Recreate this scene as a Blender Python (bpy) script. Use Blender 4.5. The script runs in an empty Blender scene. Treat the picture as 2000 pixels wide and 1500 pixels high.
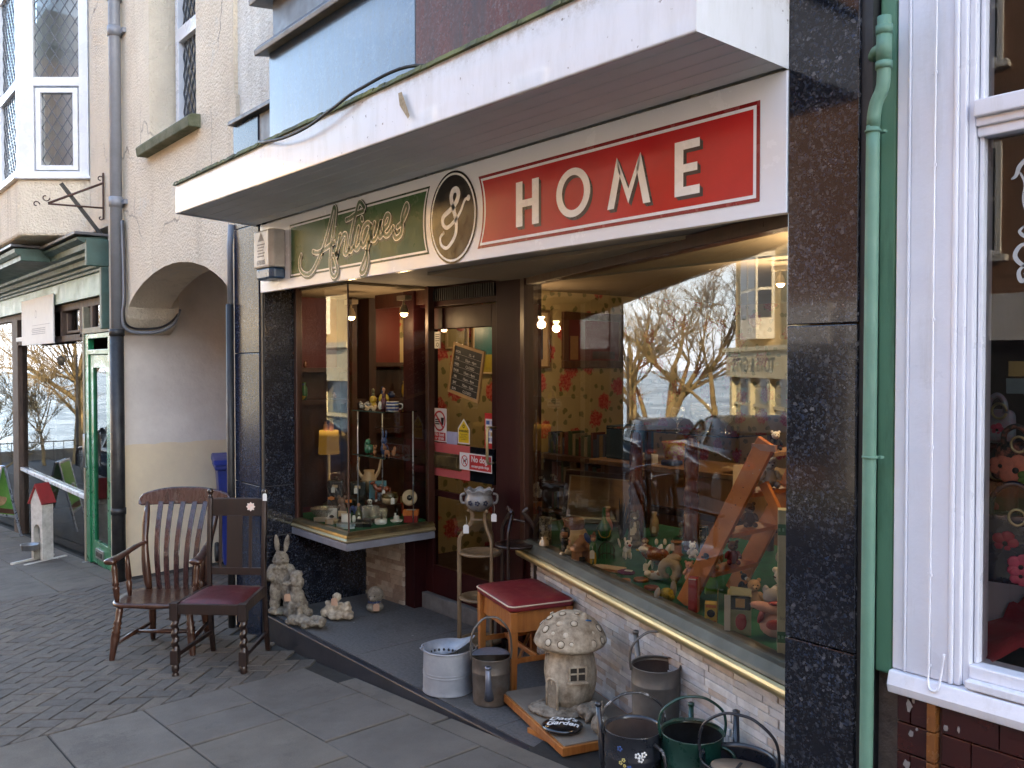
import bpy, math, random
from mathutils import Vector, Matrix, Euler
R = random.Random(7)
PI = math.pi
rad = math.radians
sc = bpy.context.scene
COL = sc.collection

# ------------------------------------------------------------------ materials
def nodes(name):
    m = bpy.data.materials.new(name); m.use_nodes = True
    nt = m.node_tree; nt.nodes.clear()
    out = nt.nodes.new('ShaderNodeOutputMaterial')
    return m, nt, out
def N(nt, t, **k):
    n = nt.nodes.new(t)
    for a, b in k.items():
        if a in n.inputs.keys() if isinstance(a, str) else False: n.inputs[a].default_value = b
        else: setattr(n, a, b)
    return n
def rgb(c): return (c[0], c[1], c[2], 1.0)
def ramp(nt, fac, stops, interp='LINEAR'):
    r = nt.nodes.new('ShaderNodeValToRGB'); r.color_ramp.interpolation = interp
    e = r.color_ramp.elements
    while len(e) < len(stops): e.new(0.5)
    for i, (p, c) in enumerate(stops):
        e[i].position = p; e[i].color = rgb(c) if hasattr(c, '__len__') else (c, c, c, 1)
    nt.links.new(fac, r.inputs[0]); return r.outputs[0]
def mixc(nt, fac, a, b, mode='MIX'):
    m = nt.nodes.new('ShaderNodeMixRGB'); m.blend_type = mode
    for i, v in enumerate((fac, a, b)):
        if hasattr(v, 'links'): nt.links.new(v, m.inputs[i])
        else: m.inputs[i].default_value = v if i == 0 else rgb(v)
    return m.outputs[0]
def noise(nt, vec, scale, detail=6, rough=.6, dist=0):
    n = nt.nodes.new('ShaderNodeTexNoise'); n.inputs['Scale'].default_value = scale
    n.inputs['Detail'].default_value = detail; n.inputs['Roughness'].default_value = rough
    n.inputs['Distortion'].default_value = dist
    nt.links.new(vec, n.inputs['Vector']); return n.outputs['Fac']
def coords(nt, scale=None, rot=None, kind='Object'):
    t = nt.nodes.new('ShaderNodeTexCoord').outputs[kind]
    if scale or rot:
        mp = nt.nodes.new('ShaderNodeMapping'); nt.links.new(t, mp.inputs[0])
        if scale: mp.inputs['Scale'].default_value = scale
        if rot: mp.inputs['Rotation'].default_value = rot
        t = mp.outputs[0]
    return t
def bsdf(nt, out, col, rough=.5, metal=0, spec=.5, coat=0, bump=None, bstr=.3, bdist=.01):
    b = nt.nodes.new('ShaderNodeBsdfPrincipled')
    for k, v in (('Base Color', col), ('Roughness', rough), ('Metallic', metal), ('Specular IOR Level', spec), ('Coat Weight', coat)):
        if hasattr(v, 'links'): nt.links.new(v, b.inputs[k])
        else: b.inputs[k].default_value = rgb(v) if k == 'Base Color' else v
    if bump is not None:
        bp = nt.nodes.new('ShaderNodeBump'); bp.inputs['Strength'].default_value = bstr; bp.inputs['Distance'].default_value = bdist
        nt.links.new(bump, bp.inputs['Height']); nt.links.new(bp.outputs[0], b.inputs['Normal'])
    nt.links.new(b.outputs[0], out.inputs[0]); return b
MATS = {}
def mat(name, c, rough=.5, metal=0, spec=.5, var=.25, vs=8, c2=None, bump=.15, bs=60, bd=.003, coat=0, stretch=None, lo=.35, hi=.65, marks=()):
    """surface with mottled colour (c to c2), fine bump and uneven gloss"""
    if name in MATS: return MATS[name]
    m, nt, out = nodes(name)
    co = coords(nt, scale=stretch)
    if c2 is None: c2 = tuple(max(0, x * (1 - var)) for x in c)
    f = noise(nt, co, vs, 8, .65)
    col = ramp(nt, f, [(lo, c), (hi, c2)])
    for kind, s_, t_, mc, am in marks:      # stains, chips, gum and cracks that belong to the surface
        if kind == 'spot':
            v = nt.nodes.new('ShaderNodeTexVoronoi'); v.inputs['Scale'].default_value = s_; nt.links.new(coords(nt), v.inputs['Vector'])
            ds = nt.nodes.new('ShaderNodeMath'); ds.operation = 'ADD'; n_ = nt.nodes.new('ShaderNodeMath'); n_.operation = 'MULTIPLY'; n_.inputs[1].default_value = .12
            nt.links.new(noise(nt, coords(nt), s_ * 6, 3), n_.inputs[0]); nt.links.new(n_.outputs[0], ds.inputs[0]); nt.links.new(v.outputs['Distance'], ds.inputs[1])
            f_ = ramp(nt, ds.outputs[0], [(t_, am), (t_ + .02, 0)])
        elif kind == 'crack':
            v = nt.nodes.new('ShaderNodeTexVoronoi'); v.feature = 'DISTANCE_TO_EDGE'; v.inputs['Scale'].default_value = s_
            w_ = nt.nodes.new('ShaderNodeMixRGB'); w_.blend_type = 'ADD'; w_.inputs[0].default_value = .35; nz = nt.nodes.new('ShaderNodeTexNoise'); nz.inputs['Scale'].default_value = 3; nz.inputs['Detail'].default_value = 8
            nt.links.new(coords(nt), nz.inputs['Vector']); nt.links.new(coords(nt), w_.inputs[1]); nt.links.new(nz.outputs['Color'], w_.inputs[2]); nt.links.new(w_.outputs[0], v.inputs['Vector'])
            g_ = ramp(nt, noise(nt, coords(nt), .9, 3), [(.5, 0), (.6, am)]); f_ = mixc(nt, 1, ramp(nt, v.outputs['Distance'], [(0, 1), (t_, 0)]), g_, 'MULTIPLY')
        elif kind == 'streak': f_ = ramp(nt, noise(nt, coords(nt, scale=(1, 1, .12)), s_, 9, .7), [(t_, 0), (t_ + .16, am)])
        else: f_ = ramp(nt, noise(nt, coords(nt), s_, 8, .8), [(t_, 0), (t_ + .025, am)])
        col = mixc(nt, f_, col, mc)
    rr = ramp(nt, noise(nt, co, vs * 2.3, 5), [(.3, max(.02, rough - .08)), (.7, min(1, rough + .1))])
    bsdf(nt, out, col, rr, metal, spec, coat, bump=noise(nt, co, bs, 6) if bump else None, bstr=bump, bdist=bd)
    MATS[name] = m; return m
def glassmat(name, ior=1.5, tint=(.93, .97, .95), gain=1.5, rough=0.0):
    m, nt, out = nodes(name)
    tr = nt.nodes.new('ShaderNodeBsdfTransparent'); tr.inputs[0].default_value = rgb(tint)
    gl = nt.nodes.new('ShaderNodeBsdfGlossy'); gl.inputs['Roughness'].default_value = rough
    fr = nt.nodes.new('ShaderNodeFresnel'); fr.inputs[0].default_value = ior
    mu = nt.nodes.new('ShaderNodeMath'); mu.operation = 'MULTIPLY'; mu.use_clamp = True; mu.inputs[1].default_value = gain
    mx = nt.nodes.new('ShaderNodeMixShader')
    nt.links.new(fr.outputs[0], mu.inputs[0]); nt.links.new(mu.outputs[0], mx.inputs[0])
    nt.links.new(tr.outputs[0], mx.inputs[1]); nt.links.new(gl.outputs[0], mx.inputs[2])
    nt.links.new(mx.outputs[0], out.inputs[0]); MATS[name] = m; return m
def emis(name, c, s):
    m, nt, out = nodes(name); e = nt.nodes.new('ShaderNodeEmission')
    e.inputs[0].default_value = rgb(c); e.inputs[1].default_value = s; nt.links.new(e.outputs[0], out.inputs[0]); MATS[name] = m; return m

# ------------------------------------------------------------------ mesh builder
class MB:
    def __init__(s): s.v = []; s.f = []; s.m = []; s.s = []
    def add(s, vs, fs, mi=0, smooth=False):
        o = len(s.v); s.v += [tuple(v) for v in vs]
        for f in fs: s.f.append(tuple(o + i for i in f)); s.m.append(mi); s.s.append(smooth)
        return s
    def box(s, x0, x1, y0, y1, z0, z1, mi=0, M=None):
        vs = [(x, y, z) for z in (z0, z1) for y in (y0, y1) for x in (x0, x1)]
        if M is not None: vs = [M @ Vector(v) for v in vs]
        return s.add(vs, [(0, 2, 3, 1), (4, 5, 7, 6), (0, 1, 5, 4), (2, 6, 7, 3), (0, 4, 6, 2), (1, 3, 7, 5)], mi)
    def bar(s, a, b, w, h=None, mi=0, up=(0, 0, 1)):
        """rectangular bar from a to b, w wide (sideways), h thick (along up)"""
        a = Vector(a); b = Vector(b); h = h or w; d = (b - a).normalized(); u = Vector(up)
        r = d.cross(u)
        if r.length < 1e-4: r = d.cross(Vector((1, 0, 0)))
        r.normalize(); u = r.cross(d).normalized()
        vs = [p + r * (i * w / 2) + u * (j * h / 2) for p in (a, b) for i, j in ((-1, -1), (1, -1), (1, 1), (-1, 1))]
        return s.add(vs, [(0, 1, 2, 3), (4, 7, 6, 5), (0, 4, 5, 1), (1, 5, 6, 2), (2, 6, 7, 3), (3, 7, 4, 0)], mi)
    def prism(s, poly, d, mi=0, smooth=False):
        """poly: list of 3D points, extruded by vector d"""
        n = len(poly); P = [Vector(p) for p in poly]; d = Vector(d)
        vs = P + [p + d for p in P]
        nor = Vector((0, 0, 0))
        for i in range(n): nor += P[i].cross(P[(i + 1) % n])
        fs = [tuple(range(n)), tuple(range(2 * n - 1, n - 1, -1))] + [(i, i + n, (i + 1) % n + n, (i + 1) % n) for i in range(n)]
        if nor.dot(d) > 0: fs = [tuple(reversed(f)) for f in fs]
        return s.add(vs, fs, mi, smooth)
    def lathe(s, prof, c=(0, 0, 0), n=24, mi=0, M=None, smooth=True, sx=1, sy=1, wob=None, cap=True):
        """prof: (radius, z) pairs"""
        vs = []; fs = []
        for j, (r, z) in enumerate(prof):
            for i in range(n):
                a = 2 * PI * i / n; rr = r * (1 + (wob(a, z) if wob else 0))
                v = Vector((rr * math.cos(a) * sx, rr * math.sin(a) * sy, z))
                if M is not None: v = M @ v
                vs.append(v + Vector(c))
        for j in range(len(prof) - 1):
            for i in range(n):
                k = (i + 1) % n; fs.append((j * n + i, j * n + k, (j + 1) * n + k, (j + 1) * n + i))
        if cap:
            if prof[0][0] > 1e-5: fs.append(tuple(reversed(range(n))))
            if prof[-1][0] > 1e-5: fs.append(tuple(range((len(prof) - 1) * n, len(prof) * n)))
        return s.add(vs, fs, mi, smooth)
    def tube(s, pts, r, n=8, mi=0, cap=True, closed=False, flat=1, up=None):
        P = [Vector(p) for p in pts]; K = len(P); rs = r if hasattr(r, '__len__') else [r] * K
        vs = []; fs = []; prev = None
        for i, p in enumerate(P):
            if closed: d = P[(i + 1) % K] - P[i - 1]
            else: d = P[min(i + 1, K - 1)] - P[max(i - 1, 0)]
            if d.length < 1e-9: d = Vector((0, 0, 1))
            d.normalize()
            if prev is None:
                u = Vector(up) if up else (Vector((0, 0, 1)) if abs(d.z) < .9 else Vector((1, 0, 0)))
            else: u = prev
            u = (u - d * u.dot(d))
            if u.length < 1e-6: u = d.orthogonal()
            u.normalize(); prev = u; w = d.cross(u)
            for k in range(n):
                a = 2 * PI * k / n; vs.append(p + (u * math.cos(a) * flat + w * math.sin(a)) * rs[i])
        for i in range(K if closed else K - 1):
            j = (i + 1) % K
            for k in range(n):
                l = (k + 1) % n; fs.append((i * n + k, i * n + l, j * n + l, j * n + k))
        if cap and not closed: fs += [tuple(reversed(range(n))), tuple(range((K - 1) * n, K * n))]
        return s.add(vs, fs, mi, True)
    def ell(s, c, r, mi=0, rot=None, nu=14, nv=9):
        if not hasattr(r, '__len__'): r = (r, r, r)
        M = Euler([rad(a) for a in rot]).to_matrix() if rot else Matrix.Identity(3)
        vs = [Vector(c) + M @ Vector((0, 0, -r[2]))]; fs = []
        for j in range(1, nv):
            t = PI * j / nv - PI / 2
            for i in range(nu):
                a = 2 * PI * i / nu
                vs.append(Vector(c) + M @ Vector((r[0] * math.cos(t) * math.cos(a), r[1] * math.cos(t) * math.sin(a), r[2] * math.sin(t))))
        vs.append(Vector(c) + M @ Vector((0, 0, r[2]))); L = len(vs) - 1
        for i in range(nu):
            k = (i + 1) % nu; fs.append((0, 1 + k, 1 + i))
            for j in range(nv - 2): fs.append((1 + j * nu + i, 1 + j * nu + k, 1 + (j + 1) * nu + k, 1 + (j + 1) * nu + i))
            fs.append((L, 1 + (nv - 2) * nu + i, 1 + (nv - 2) * nu + k))
        return s.add(vs, fs, mi, True)
    def obj(s, name, mats, parent=None, loc=None, rot=None, bevel=0, seg=2, world=True):
        me = bpy.data.meshes.new(name); me.from_pydata([tuple(v) for v in s.v], [], s.f); me.update()
        if not isinstance(mats, (list, tuple)): mats = [mats]
        for m in mats: me.materials.append(m)
        me.polygons.foreach_set('material_index', s.m); me.polygons.foreach_set('use_smooth', s.s)
        o = bpy.data.objects.new(name, me); COL.objects.link(o)
        if parent is not None:
            o.parent = parent
            if world: o.matrix_parent_inverse = parent_world(parent).inverted()
        if loc is not None: o.location = loc
        if rot is not None: o.rotation_euler = rot
        if bevel:
            b = o.modifiers.new('Bevel', 'BEVEL'); b.width = bevel; b.segments = seg; b.limit_method = 'ANGLE'; b.angle_limit = rad(40)
            b.harden_normals = False
        return o
def parent_world(p):
    m = p.matrix_parent_inverse @ p.matrix_basis
    return (parent_world(p.parent) @ m) if p.parent else m
def thing(name, label, cat, loc=(0, 0, 0), rz=0, group=None, scale=None):
    o = bpy.data.objects.new(name, None); COL.objects.link(o); o.location = loc; o.rotation_euler = (0, 0, rz)
    o.empty_display_size = .05
    if scale: o.scale = (scale,) * 3
    o['label'] = label; o['category'] = cat
    if group: o['group'] = group
    return o
def tag(o, label, cat, group=None):
    o['label'] = label; o['category'] = cat
    if group: o['group'] = group
    return o
def copy_tree(o, parent=None):
    c = o.copy(); COL.objects.link(c)
    if parent is not None: c.parent = parent
    for ch in list(o.children): copy_tree(ch, c)
    return c
def remesh(o, vox, disp=0, size=.02, depth=2):
    r = o.modifiers.new('Remesh', 'REMESH'); r.mode = 'VOXEL'; r.voxel_size = vox; r.use_smooth_shade = True
    sm = o.modifiers.new('Smooth', 'SMOOTH'); sm.iterations = 1; sm.factor = .4
    if disp:
        t = bpy.data.textures.new('grain', 'CLOUDS'); t.noise_scale = size; t.noise_depth = depth
        d = o.modifiers.new('Displace', 'DISPLACE'); d.texture = t; d.strength = disp; d.mid_level = .5; d.texture_coords = 'LOCAL'
    return o
def textmesh(body, size, bold=0.0, spacing=1.0, line=1.0, align='CENTER', shear=0):
    cu = bpy.data.curves.new('t', 'FONT'); cu.body = body; cu.size = size; cu.align_x = align; cu.offset = bold
    cu.space_character = spacing; cu.space_line = line; cu.shear = shear; cu.resolution_u = 3; cu.fill_mode = 'FRONT'
    o = bpy.data.objects.new('t', cu); COL.objects.link(o)
    dg = bpy.context.evaluated_depsgraph_get(); me = bpy.data.meshes.new_from_object(o.evaluated_get(dg))
    vs = [v.co.copy() for v in me.vertices]; fs = [tuple(p.vertices) for p in me.polygons]
    bpy.data.objects.remove(o); bpy.data.curves.remove(cu); bpy.data.meshes.remove(me)
    return vs, fs
def puttext(mb, body, size, o, right, up, mi=0, **k):
    vs, fs = textmesh(body, size, **k); o = Vector(o); r = Vector(right).normalized(); u = Vector(up).normalized()
    return mb.add([o + r * v.x + u * v.y for v in vs], fs, mi)
def crom(P, n=6):
    P = [Vector(p) for p in P]; out = []
    for i in range(len(P) - 1):
        a = P[max(i - 1, 0)]; b = P[i]; c = P[i + 1]; d = P[min(i + 2, len(P) - 1)]
        for k in range(n):
            t = k / n
            out.append(.5 * ((2 * b) + (-a + c) * t + (2 * a - 5 * b + 4 * c - d) * t * t + (-a + 3 * b - 3 * c + d) * t ** 3))
    out.append(P[-1]); return out
def ribbon(mb, pts, w, y, mi=0, wf=None, off=(0, 0)):
    """flat painted stroke on the plane y, pts are (x, z)"""
    P = crom([(p[0] + off[0], p[1] + off[1]) for p in pts], 7); n = len(P); vs = []; fs = []
    for i, p in enumerate(P):
        d = P[min(i + 1, n - 1)] - P[max(i - 1, 0)]
        d = d.normalized() if d.length > 1e-9 else Vector((1, 0)); q = Vector((-d.y, d.x))
        ww = w * (wf(i / (n - 1)) if wf else 1) / 2
        for sgn in (1, -1): vs.append((p.x + q.x * ww * sgn, y, p.y + q.y * ww * sgn))
    for i in range(n - 1): fs.append((2 * i, 2 * i + 1, 2 * i + 3, 2 * i + 2))
    for e, p in ((0, P[0]), (1, P[-1])):
        o = len(vs); ww = w * (wf(e) if wf else 1) / 2
        vs += [(p.x + ww * math.cos(a * PI / 5), y, p.y + ww * math.sin(a * PI / 5)) for a in range(10)]
        fs.append(tuple(range(o, o + 10)))
    return mb.add(vs, fs, mi)
def GZ(x, y): return 0.193 + .066 * x + .02 * (y - 2.38)
# ------------------------------------------------------------------ palette
WHITE = mat('white_upvc', (.74, .76, .80), .28, var=.08, vs=3, bump=.03, coat=.3)
def dirtywhite():
    m, nt, out = nodes('canopy_white'); co = coords(nt)
    spots = ramp(nt, noise(nt, co, 42, 3, .5), [(.70, (.80, .80, .80)), (.76, (.25, .22, .19))])
    grime = ramp(nt, noise(nt, coords(nt, scale=(6, 6, 1.2)), 2.2, 8, .7), [(.45, (.86, .87, .90)), (.8, (.70, .70, .68))])
    sep = nt.nodes.new('ShaderNodeSeparateXYZ'); nt.links.new(co, sep.inputs[0])
    mr = nt.nodes.new('ShaderNodeMapRange'); mr.inputs[1].default_value = 2.69; mr.inputs[2].default_value = 2.78
    nt.links.new(sep.outputs[2], mr.inputs[0])
    mu = nt.nodes.new('ShaderNodeMath'); mu.operation = 'MULTIPLY'
    nt.links.new(mr.outputs[0], mu.inputs[0]); nt.links.new(ramp(nt, noise(nt, co, 25, 8, .8), [(.45, 0), (.65, 1)]), mu.inputs[1])
    c = mixc(nt, mu.outputs[0], grime, (.33, .27, .19))
    c = mixc(nt, 1.0, c, spots, 'MULTIPLY')
    g = nt.nodes.new('ShaderNodeGamma'); nt.links.new(c, g.inputs[0]); g.inputs[1].default_value = .82
    bsdf(nt, out, g.outputs[0], .22, coat=.5, bump=noise(nt, coords(nt, scale=(1, 1, 3)), 2, 2), bstr=.10, bdist=.03)
    return m
CANOPY = dirtywhite()
SOFFIT = mat('soffit_white', (.72, .74, .74), .5, var=.12, vs=2, bump=.03)
SIGNW = mat('sign_white', (.80, .82, .86), .2, var=.05, vs=3, bump=.02, bs=3, bd=.01)
SRED = mat('sign_red', (.52, .010, .012), .17, var=.3, vs=1.2, bump=.02, bs=3, bd=.01)
SREDD = mat('sign_dark_red', (.24, .010, .012), .22, bump=0)
SGREEN = mat('sign_green', (.035, .105, .042), .28, var=.15, vs=2, bump=0, spec=.12)
SGREEND = mat('sign_dark_green', (.010, .04, .018), .3, bump=0, spec=.22)
SBLACK = mat('sign_black', (.004, .006, .010), .16, bump=0, spec=.3)
SPALE = mat('sign_letter_cream', (.86, .87, .86), .25, bump=0, var=.06)
SGREY = mat('sign_letter_grey', (.15, .18, .14), .25, bump=0)
def granite(name, base, flakes, rough=.12, thr=.55, scale=55, coat=.2, spec=.45, streak=0):
    m, nt, out = nodes(name); co = coords(nt)
    wp = nt.nodes.new('ShaderNodeMixRGB'); wp.blend_type = 'ADD'; wp.inputs[0].default_value = .012
    nn = nt.nodes.new('ShaderNodeTexNoise'); nn.inputs['Scale'].default_value = 60; nt.links.new(co, nn.inputs['Vector'])
    nt.links.new(co, wp.inputs[1]); nt.links.new(nn.outputs['Color'], wp.inputs[2])
    col = None
    for k, sc_ in enumerate((scale, scale * 2.1)):
        v = nt.nodes.new('ShaderNodeTexVoronoi'); v.inputs['Scale'].default_value = sc_; nt.links.new(wp.outputs[0], v.inputs['Vector'])
        sp = nt.nodes.new('ShaderNodeSeparateColor'); nt.links.new(v.outputs['Color'], sp.inputs[0])
        cell = ramp(nt, sp.outputs[0], [(thr, 0), (thr + .25, .5), (1, 1)])
        patch = ramp(nt, noise(nt, co, 5, 7, .75), [(.36, .06), (.66, 1)])
        a = mixc(nt, 1, cell, patch, 'MULTIPLY')
        hue = ramp(nt, sp.outputs[1], flakes)
        src = col if col is not None else base
        col = mixc(nt, a, src, hue)
    if streak:
        col = mixc(nt, ramp(nt, noise(nt, coords(nt, scale=(5, 5, .7)), 1.6, 9, .75), [(.45, 0), (.68, streak)]), col, (.035, .033, .036)); col = mixc(nt, ramp(nt, noise(nt, co, 38, 4, .8), [(.56, 0), (.66, streak)]), col, (.02, .02, .024))
    bsdf(nt, out, col, rough, spec=spec, coat=coat, bump=noise(nt, co, 14, 3), bstr=.06, bdist=.004)
    return m
GRAN = granite('dark_granite', (.006, .007, .011), [(0, (.04, .065, .13)), (.45, (.07, .08, .1)), (.75, (.18, .18, .19)), (1, (.03, .035, .05))], thr=.68, scale=105)
GRANP = granite('navy_granite', (.010, .016, .034), [(0, (.03, .05, .10)), (.6, (.06, .08, .12)), (1, (.12, .13, .16))], thr=.66, scale=100, rough=.2, coat=0, spec=.22)
GRANSKY = granite('sky_tinted_granite', (.022, .050, .105), [(0, (.05, .08, .14)), (.6, (.08, .1, .13)), (1, (.12, .14, .17))], rough=.30, thr=.6, scale=80, coat=.35, streak=.75)  # blue base and flakes paint in the sky's reflection; streaks are weathering
GRANR = granite('weathered_granite', (.10, .022, .016), [(0, (.16, .05, .04)), (.6, (.1, .07, .07)), (1, (.2, .14, .12))], rough=.6, thr=.5, scale=60, coat=0, streak=.7)
LEAD = mat('lead', (.10, .10, .11), .45, var=.35, vs=5, bump=.2, bs=20)
MOSS = mat('mossy_trim', (.16, .17, .055), .85, c2=(.05, .055, .03), vs=9, bump=.5, bs=60, bd=.01)
MAHOG = mat('mahogany_paint', (.032, .006, .006), .42, c2=(.020, .004, .005), vs=1.5, bump=.06, bs=20, stretch=(3, 3, 1), spec=.18)
BROWNW = mat('brown_window_wood', (.055, .018, .010), .35, c2=(.035, .012, .008), vs=4, bump=.15, bs=30, stretch=(6, 6, 1))
BRASS = mat('brass_trim', (.52, .45, .27), .46, metal=.9, c2=(.42, .36, .20), vs=2, bump=.03)
BRASSD = mat('tarnished_brass', (.24, .19, .09), .38, metal=.9, c2=(.10, .08, .05), vs=9, bump=.1)
ALU = mat('sill_metal', (.10, .10, .075), .5, metal=.35, c2=(.06, .06, .045), vs=5, bump=.08)
GREYM = mat('grey_apron', (.20, .21, .24), .5, c2=(.13, .13, .15), vs=5, bump=.1)
GLASS = glassmat('window_glass', 1.5, gain=1.55)
DGLASS = glassmat('door_glass', 1.5, tint=(.55, .58, .57), gain=1.3)
HOUSEGLASS = glassmat('house_glass', 1.55, tint=(.75, .8, .82), gain=2.0)
SHOPGLASS = glassmat('chip_shop_glass', 1.5, tint=(.8, .85, .86), gain=.8)
SHELFGLASS = glassmat('shelf_glass', 1.5, tint=(.9, .96, .94), gain=1.2)
def crystal():
    m, nt, out = nodes('cut_glass'); co = coords(nt)
    tr = nt.nodes.new('ShaderNodeBsdfTransparent'); tr.inputs[0].default_value = (.82, .86, .86, 1)
    gl = nt.nodes.new('ShaderNodeBsdfGlossy'); gl.inputs[1].default_value = .08
    v = nt.nodes.new('ShaderNodeTexVoronoi'); v.inputs['Scale'].default_value = 130; nt.links.new(co, v.inputs['Vector'])
    bp = nt.nodes.new('ShaderNodeBump'); bp.inputs[0].default_value = .9; bp.inputs['Distance'].default_value = .01
    nt.links.new(v.outputs[0], bp.inputs['Height']); nt.links.new(bp.outputs[0], gl.inputs['Normal'])
    mx = nt.nodes.new('ShaderNodeMixShader'); mx.inputs[0].default_value = .42
    nt.links.new(tr.outputs[0], mx.inputs[1]); nt.links.new(gl.outputs[0], mx.inputs[2]); nt.links.new(mx.outputs[0], out.inputs[0])
    return m
CRYST = crystal()
RENDER = mat('cream_render', (.86, .76, .60), .9, c2=(.70, .60, .46), vs=1.6, bump=.9, bs=48, bd=.035, lo=.3, hi=.72, marks=(('streak', 2.6, .52, (.42, .34, .24), .6), ('chip', 1.3, .60, (.70, .66, .58), .5), ('crack', .55, .006, (.20, .15, .11), .8)))
RENDERW = mat('pale_render', (.84, .83, .76), .9, c2=(.70, .68, .60), vs=1.5, bump=.9, bs=48, bd=.035, marks=(('streak', 3.2, .52, (.45, .42, .36), .6), ('crack', .7, .006, (.25, .22, .18), .7)))
def passage_paint():
    m, nt, out = nodes('passage_paint'); co = coords(nt)
    sep = nt.nodes.new('ShaderNodeSeparateXYZ'); nt.links.new(co, sep.inputs[0])
    ad = nt.nodes.new('ShaderNodeMath'); ad.operation = 'ADD'; nt.links.new(sep.outputs[2], ad.inputs[0])
    ns = nt.nodes.new('ShaderNodeMath'); ns.operation = 'MULTIPLY'; ns.inputs[1].default_value = .06
    nt.links.new(noise(nt, co, 5, 5), ns.inputs[0]); nt.links.new(ns.outputs[0], ad.inputs[1])
    g = nt.nodes.new('ShaderNodeMath'); g.operation = 'GREATER_THAN'; g.inputs[1].default_value = .90; nt.links.new(ad.outputs[0], g.inputs[0])
    lo = ramp(nt, noise(nt, co, 2, 8, .7), [(.35, (.86, .72, .50)), (.7, (.74, .61, .43))])
    hi = ramp(nt, noise(nt, co, 2.4, 8, .7), [(.35, (.80, .73, .66)), (.7, (.66, .59, .53))])
    c = mixc(nt, g.outputs[0], lo, hi)
    chips = ramp(nt, noise(nt, co, 14, 6, .75), [(.72, (1, 1, 1)), (.78, (.25, .18, .13))])
    bsdf(nt, out, mixc(nt, 1, c, chips, 'MULTIPLY'), .75, bump=noise(nt, co, 12, 8), bstr=.35, bdist=.02); return m
PASS = passage_paint()
STONE = mat('sill_stone', (.17, .17, .11), .95, c2=(.09, .10, .05), vs=7, bump=.7, bs=60, bd=.01)
LGREEN = mat('pale_green_paint', (.20, .32, .25), .45, c2=(.13, .22, .18), vs=3, bump=.15)
DGREEN = mat('dark_green_paint', (.045, .10, .085), .5, c2=(.03, .06, .05), vs=5, bump=.2)
EGREEN = mat('emerald_paint', (.02, .20, .085), .3, c2=(.012, .15, .06), vs=4, bump=.1, coat=.3)
WALLGREEN = mat('green_wall_paint', (.09, .235, .14), .5, c2=(.12, .28, .17), vs=3.5, marks=(('chip', 16, .69, (.30, .34, .28), .8), ('streak', 10, .52, (.035, .09, .05), .7)), bump=.4, bs=25, bd=.008, stretch=(1, 1, .35))
PIPEGREEN = mat('green_pipe_paint', (.135, .26, .19), .55, c2=(.105, .22, .155), vs=5, bump=.4, bs=22, bd=.006, marks=(('chip', 20, .70, (.16, .08, .04), .9), ('streak', 12, .55, (.07, .12, .085), .6)))
FRAMEW = mat('white_gloss_paint', (.76, .77, .83), .32, c2=(.69, .70, .75), vs=2, bump=.25, bs=14, bd=.010, coat=.2, marks=(('streak', 9, .56, (.52, .51, .50), .5), ('chip', 24, .74, (.25, .19, .14), .9)))
TILE = mat('oxblood_tile', (.05, .010, .008), .16, c2=(.028, .007, .007), vs=5, bump=.08, bs=20, coat=.4)
TILEO = mat('ochre_tile', (.22, .085, .022), .22, c2=(.12, .045, .02), vs=9, bump=.1)
PIPEGREY = mat('grey_pipe_paint', (.24, .25, .28), .45, c2=(.19, .20, .22), vs=6, bump=.15)
BLACKP = mat('black_paint', (.012, .012, .014), .5, c2=(.03, .03, .03), vs=7, bump=.3, bs=30, bd=.006)
DARKR = mat('tarred_wall_foot', (.03, .028, .035), .7, c2=(.06, .055, .055), vs=5, bump=.5, bs=20, bd=.01)
RUST = mat('rusty_iron', (.045, .028, .022), .7, c2=(.09, .04, .025), vs=30, bump=.4)
CONC = mat('concrete', (.15, .15, .145), .9, c2=(.10, .10, .095), vs=12, bump=.5, bs=90, bd=.004)
MORTAR = mat('dark_joint', (.018, .017, .015), .95, bump=.4)
PAV = [mat('paver_%s' % n, c, .85, var=.3, vs=14, bump=.6, bs=90, bd=.005, marks=(('chip', 2.2, .56, (.050, .046, .040), .55), ('spot', 7, .10, (.030, .028, .026), .7), ('chip', 26, .73, (.30, .28, .25), .7))) for n, c in
       (('grey', (.098, .086, .074)), ('brown', (.108, .091, .074)), ('dark', (.078, .070, .061)), ('warm', (.12, .10, .079)))]
SLAB = [mat('slab_%s' % n, c, .88, var=.3, vs=3.5, bump=.6, bs=110, bd=.004, marks=(('chip', 1.7, .55, (.070, .063, .054), .5), ('spot', 5, .095, (.035, .032, .028), .8), ('spot', 3.1, .085, (.33, .31, .28), .7), ('chip', 30, .73, (.34, .32, .29), .7))) for n, c in
        (('grey', (.116, .103, .089)), ('tan', (.127, .110, .090)), ('pale', (.134, .119, .102)))]
STEP = mat('step_granite', (.115, .110, .106), .75, c2=(.065, .062, .060), marks=(('chip', 2.5, .55, (.06, .056, .05), .6), ('spot', 6, .09, (.30, .29, .27), .6)), vs=60, bump=.35, bs=220, bd=.002)
STEPE = mat('step_edge_slate', (.018, .02, .026), .35, c2=(.03, .032, .04), vs=4, bump=.25, bs=30)
ASPH = mat('asphalt', (.05, .05, .052), .9, var=.3, vs=20, bump=.6, bs=200)
GRASS = mat('verge', (.06, .08, .03), .95, c2=(.09, .09, .05), vs=.4, bump=.4)
STB = [mat('stone_brick_%s' % n, c, .8, var=.28, vs=18, bump=.6, bs=70, bd=.006) for n, c in
       (('white', (.70, .69, .67)), ('cream', (.62, .58, .53)), ('grey', (.55, .54, .54)), ('tan', (.52, .44, .37)))]
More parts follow.
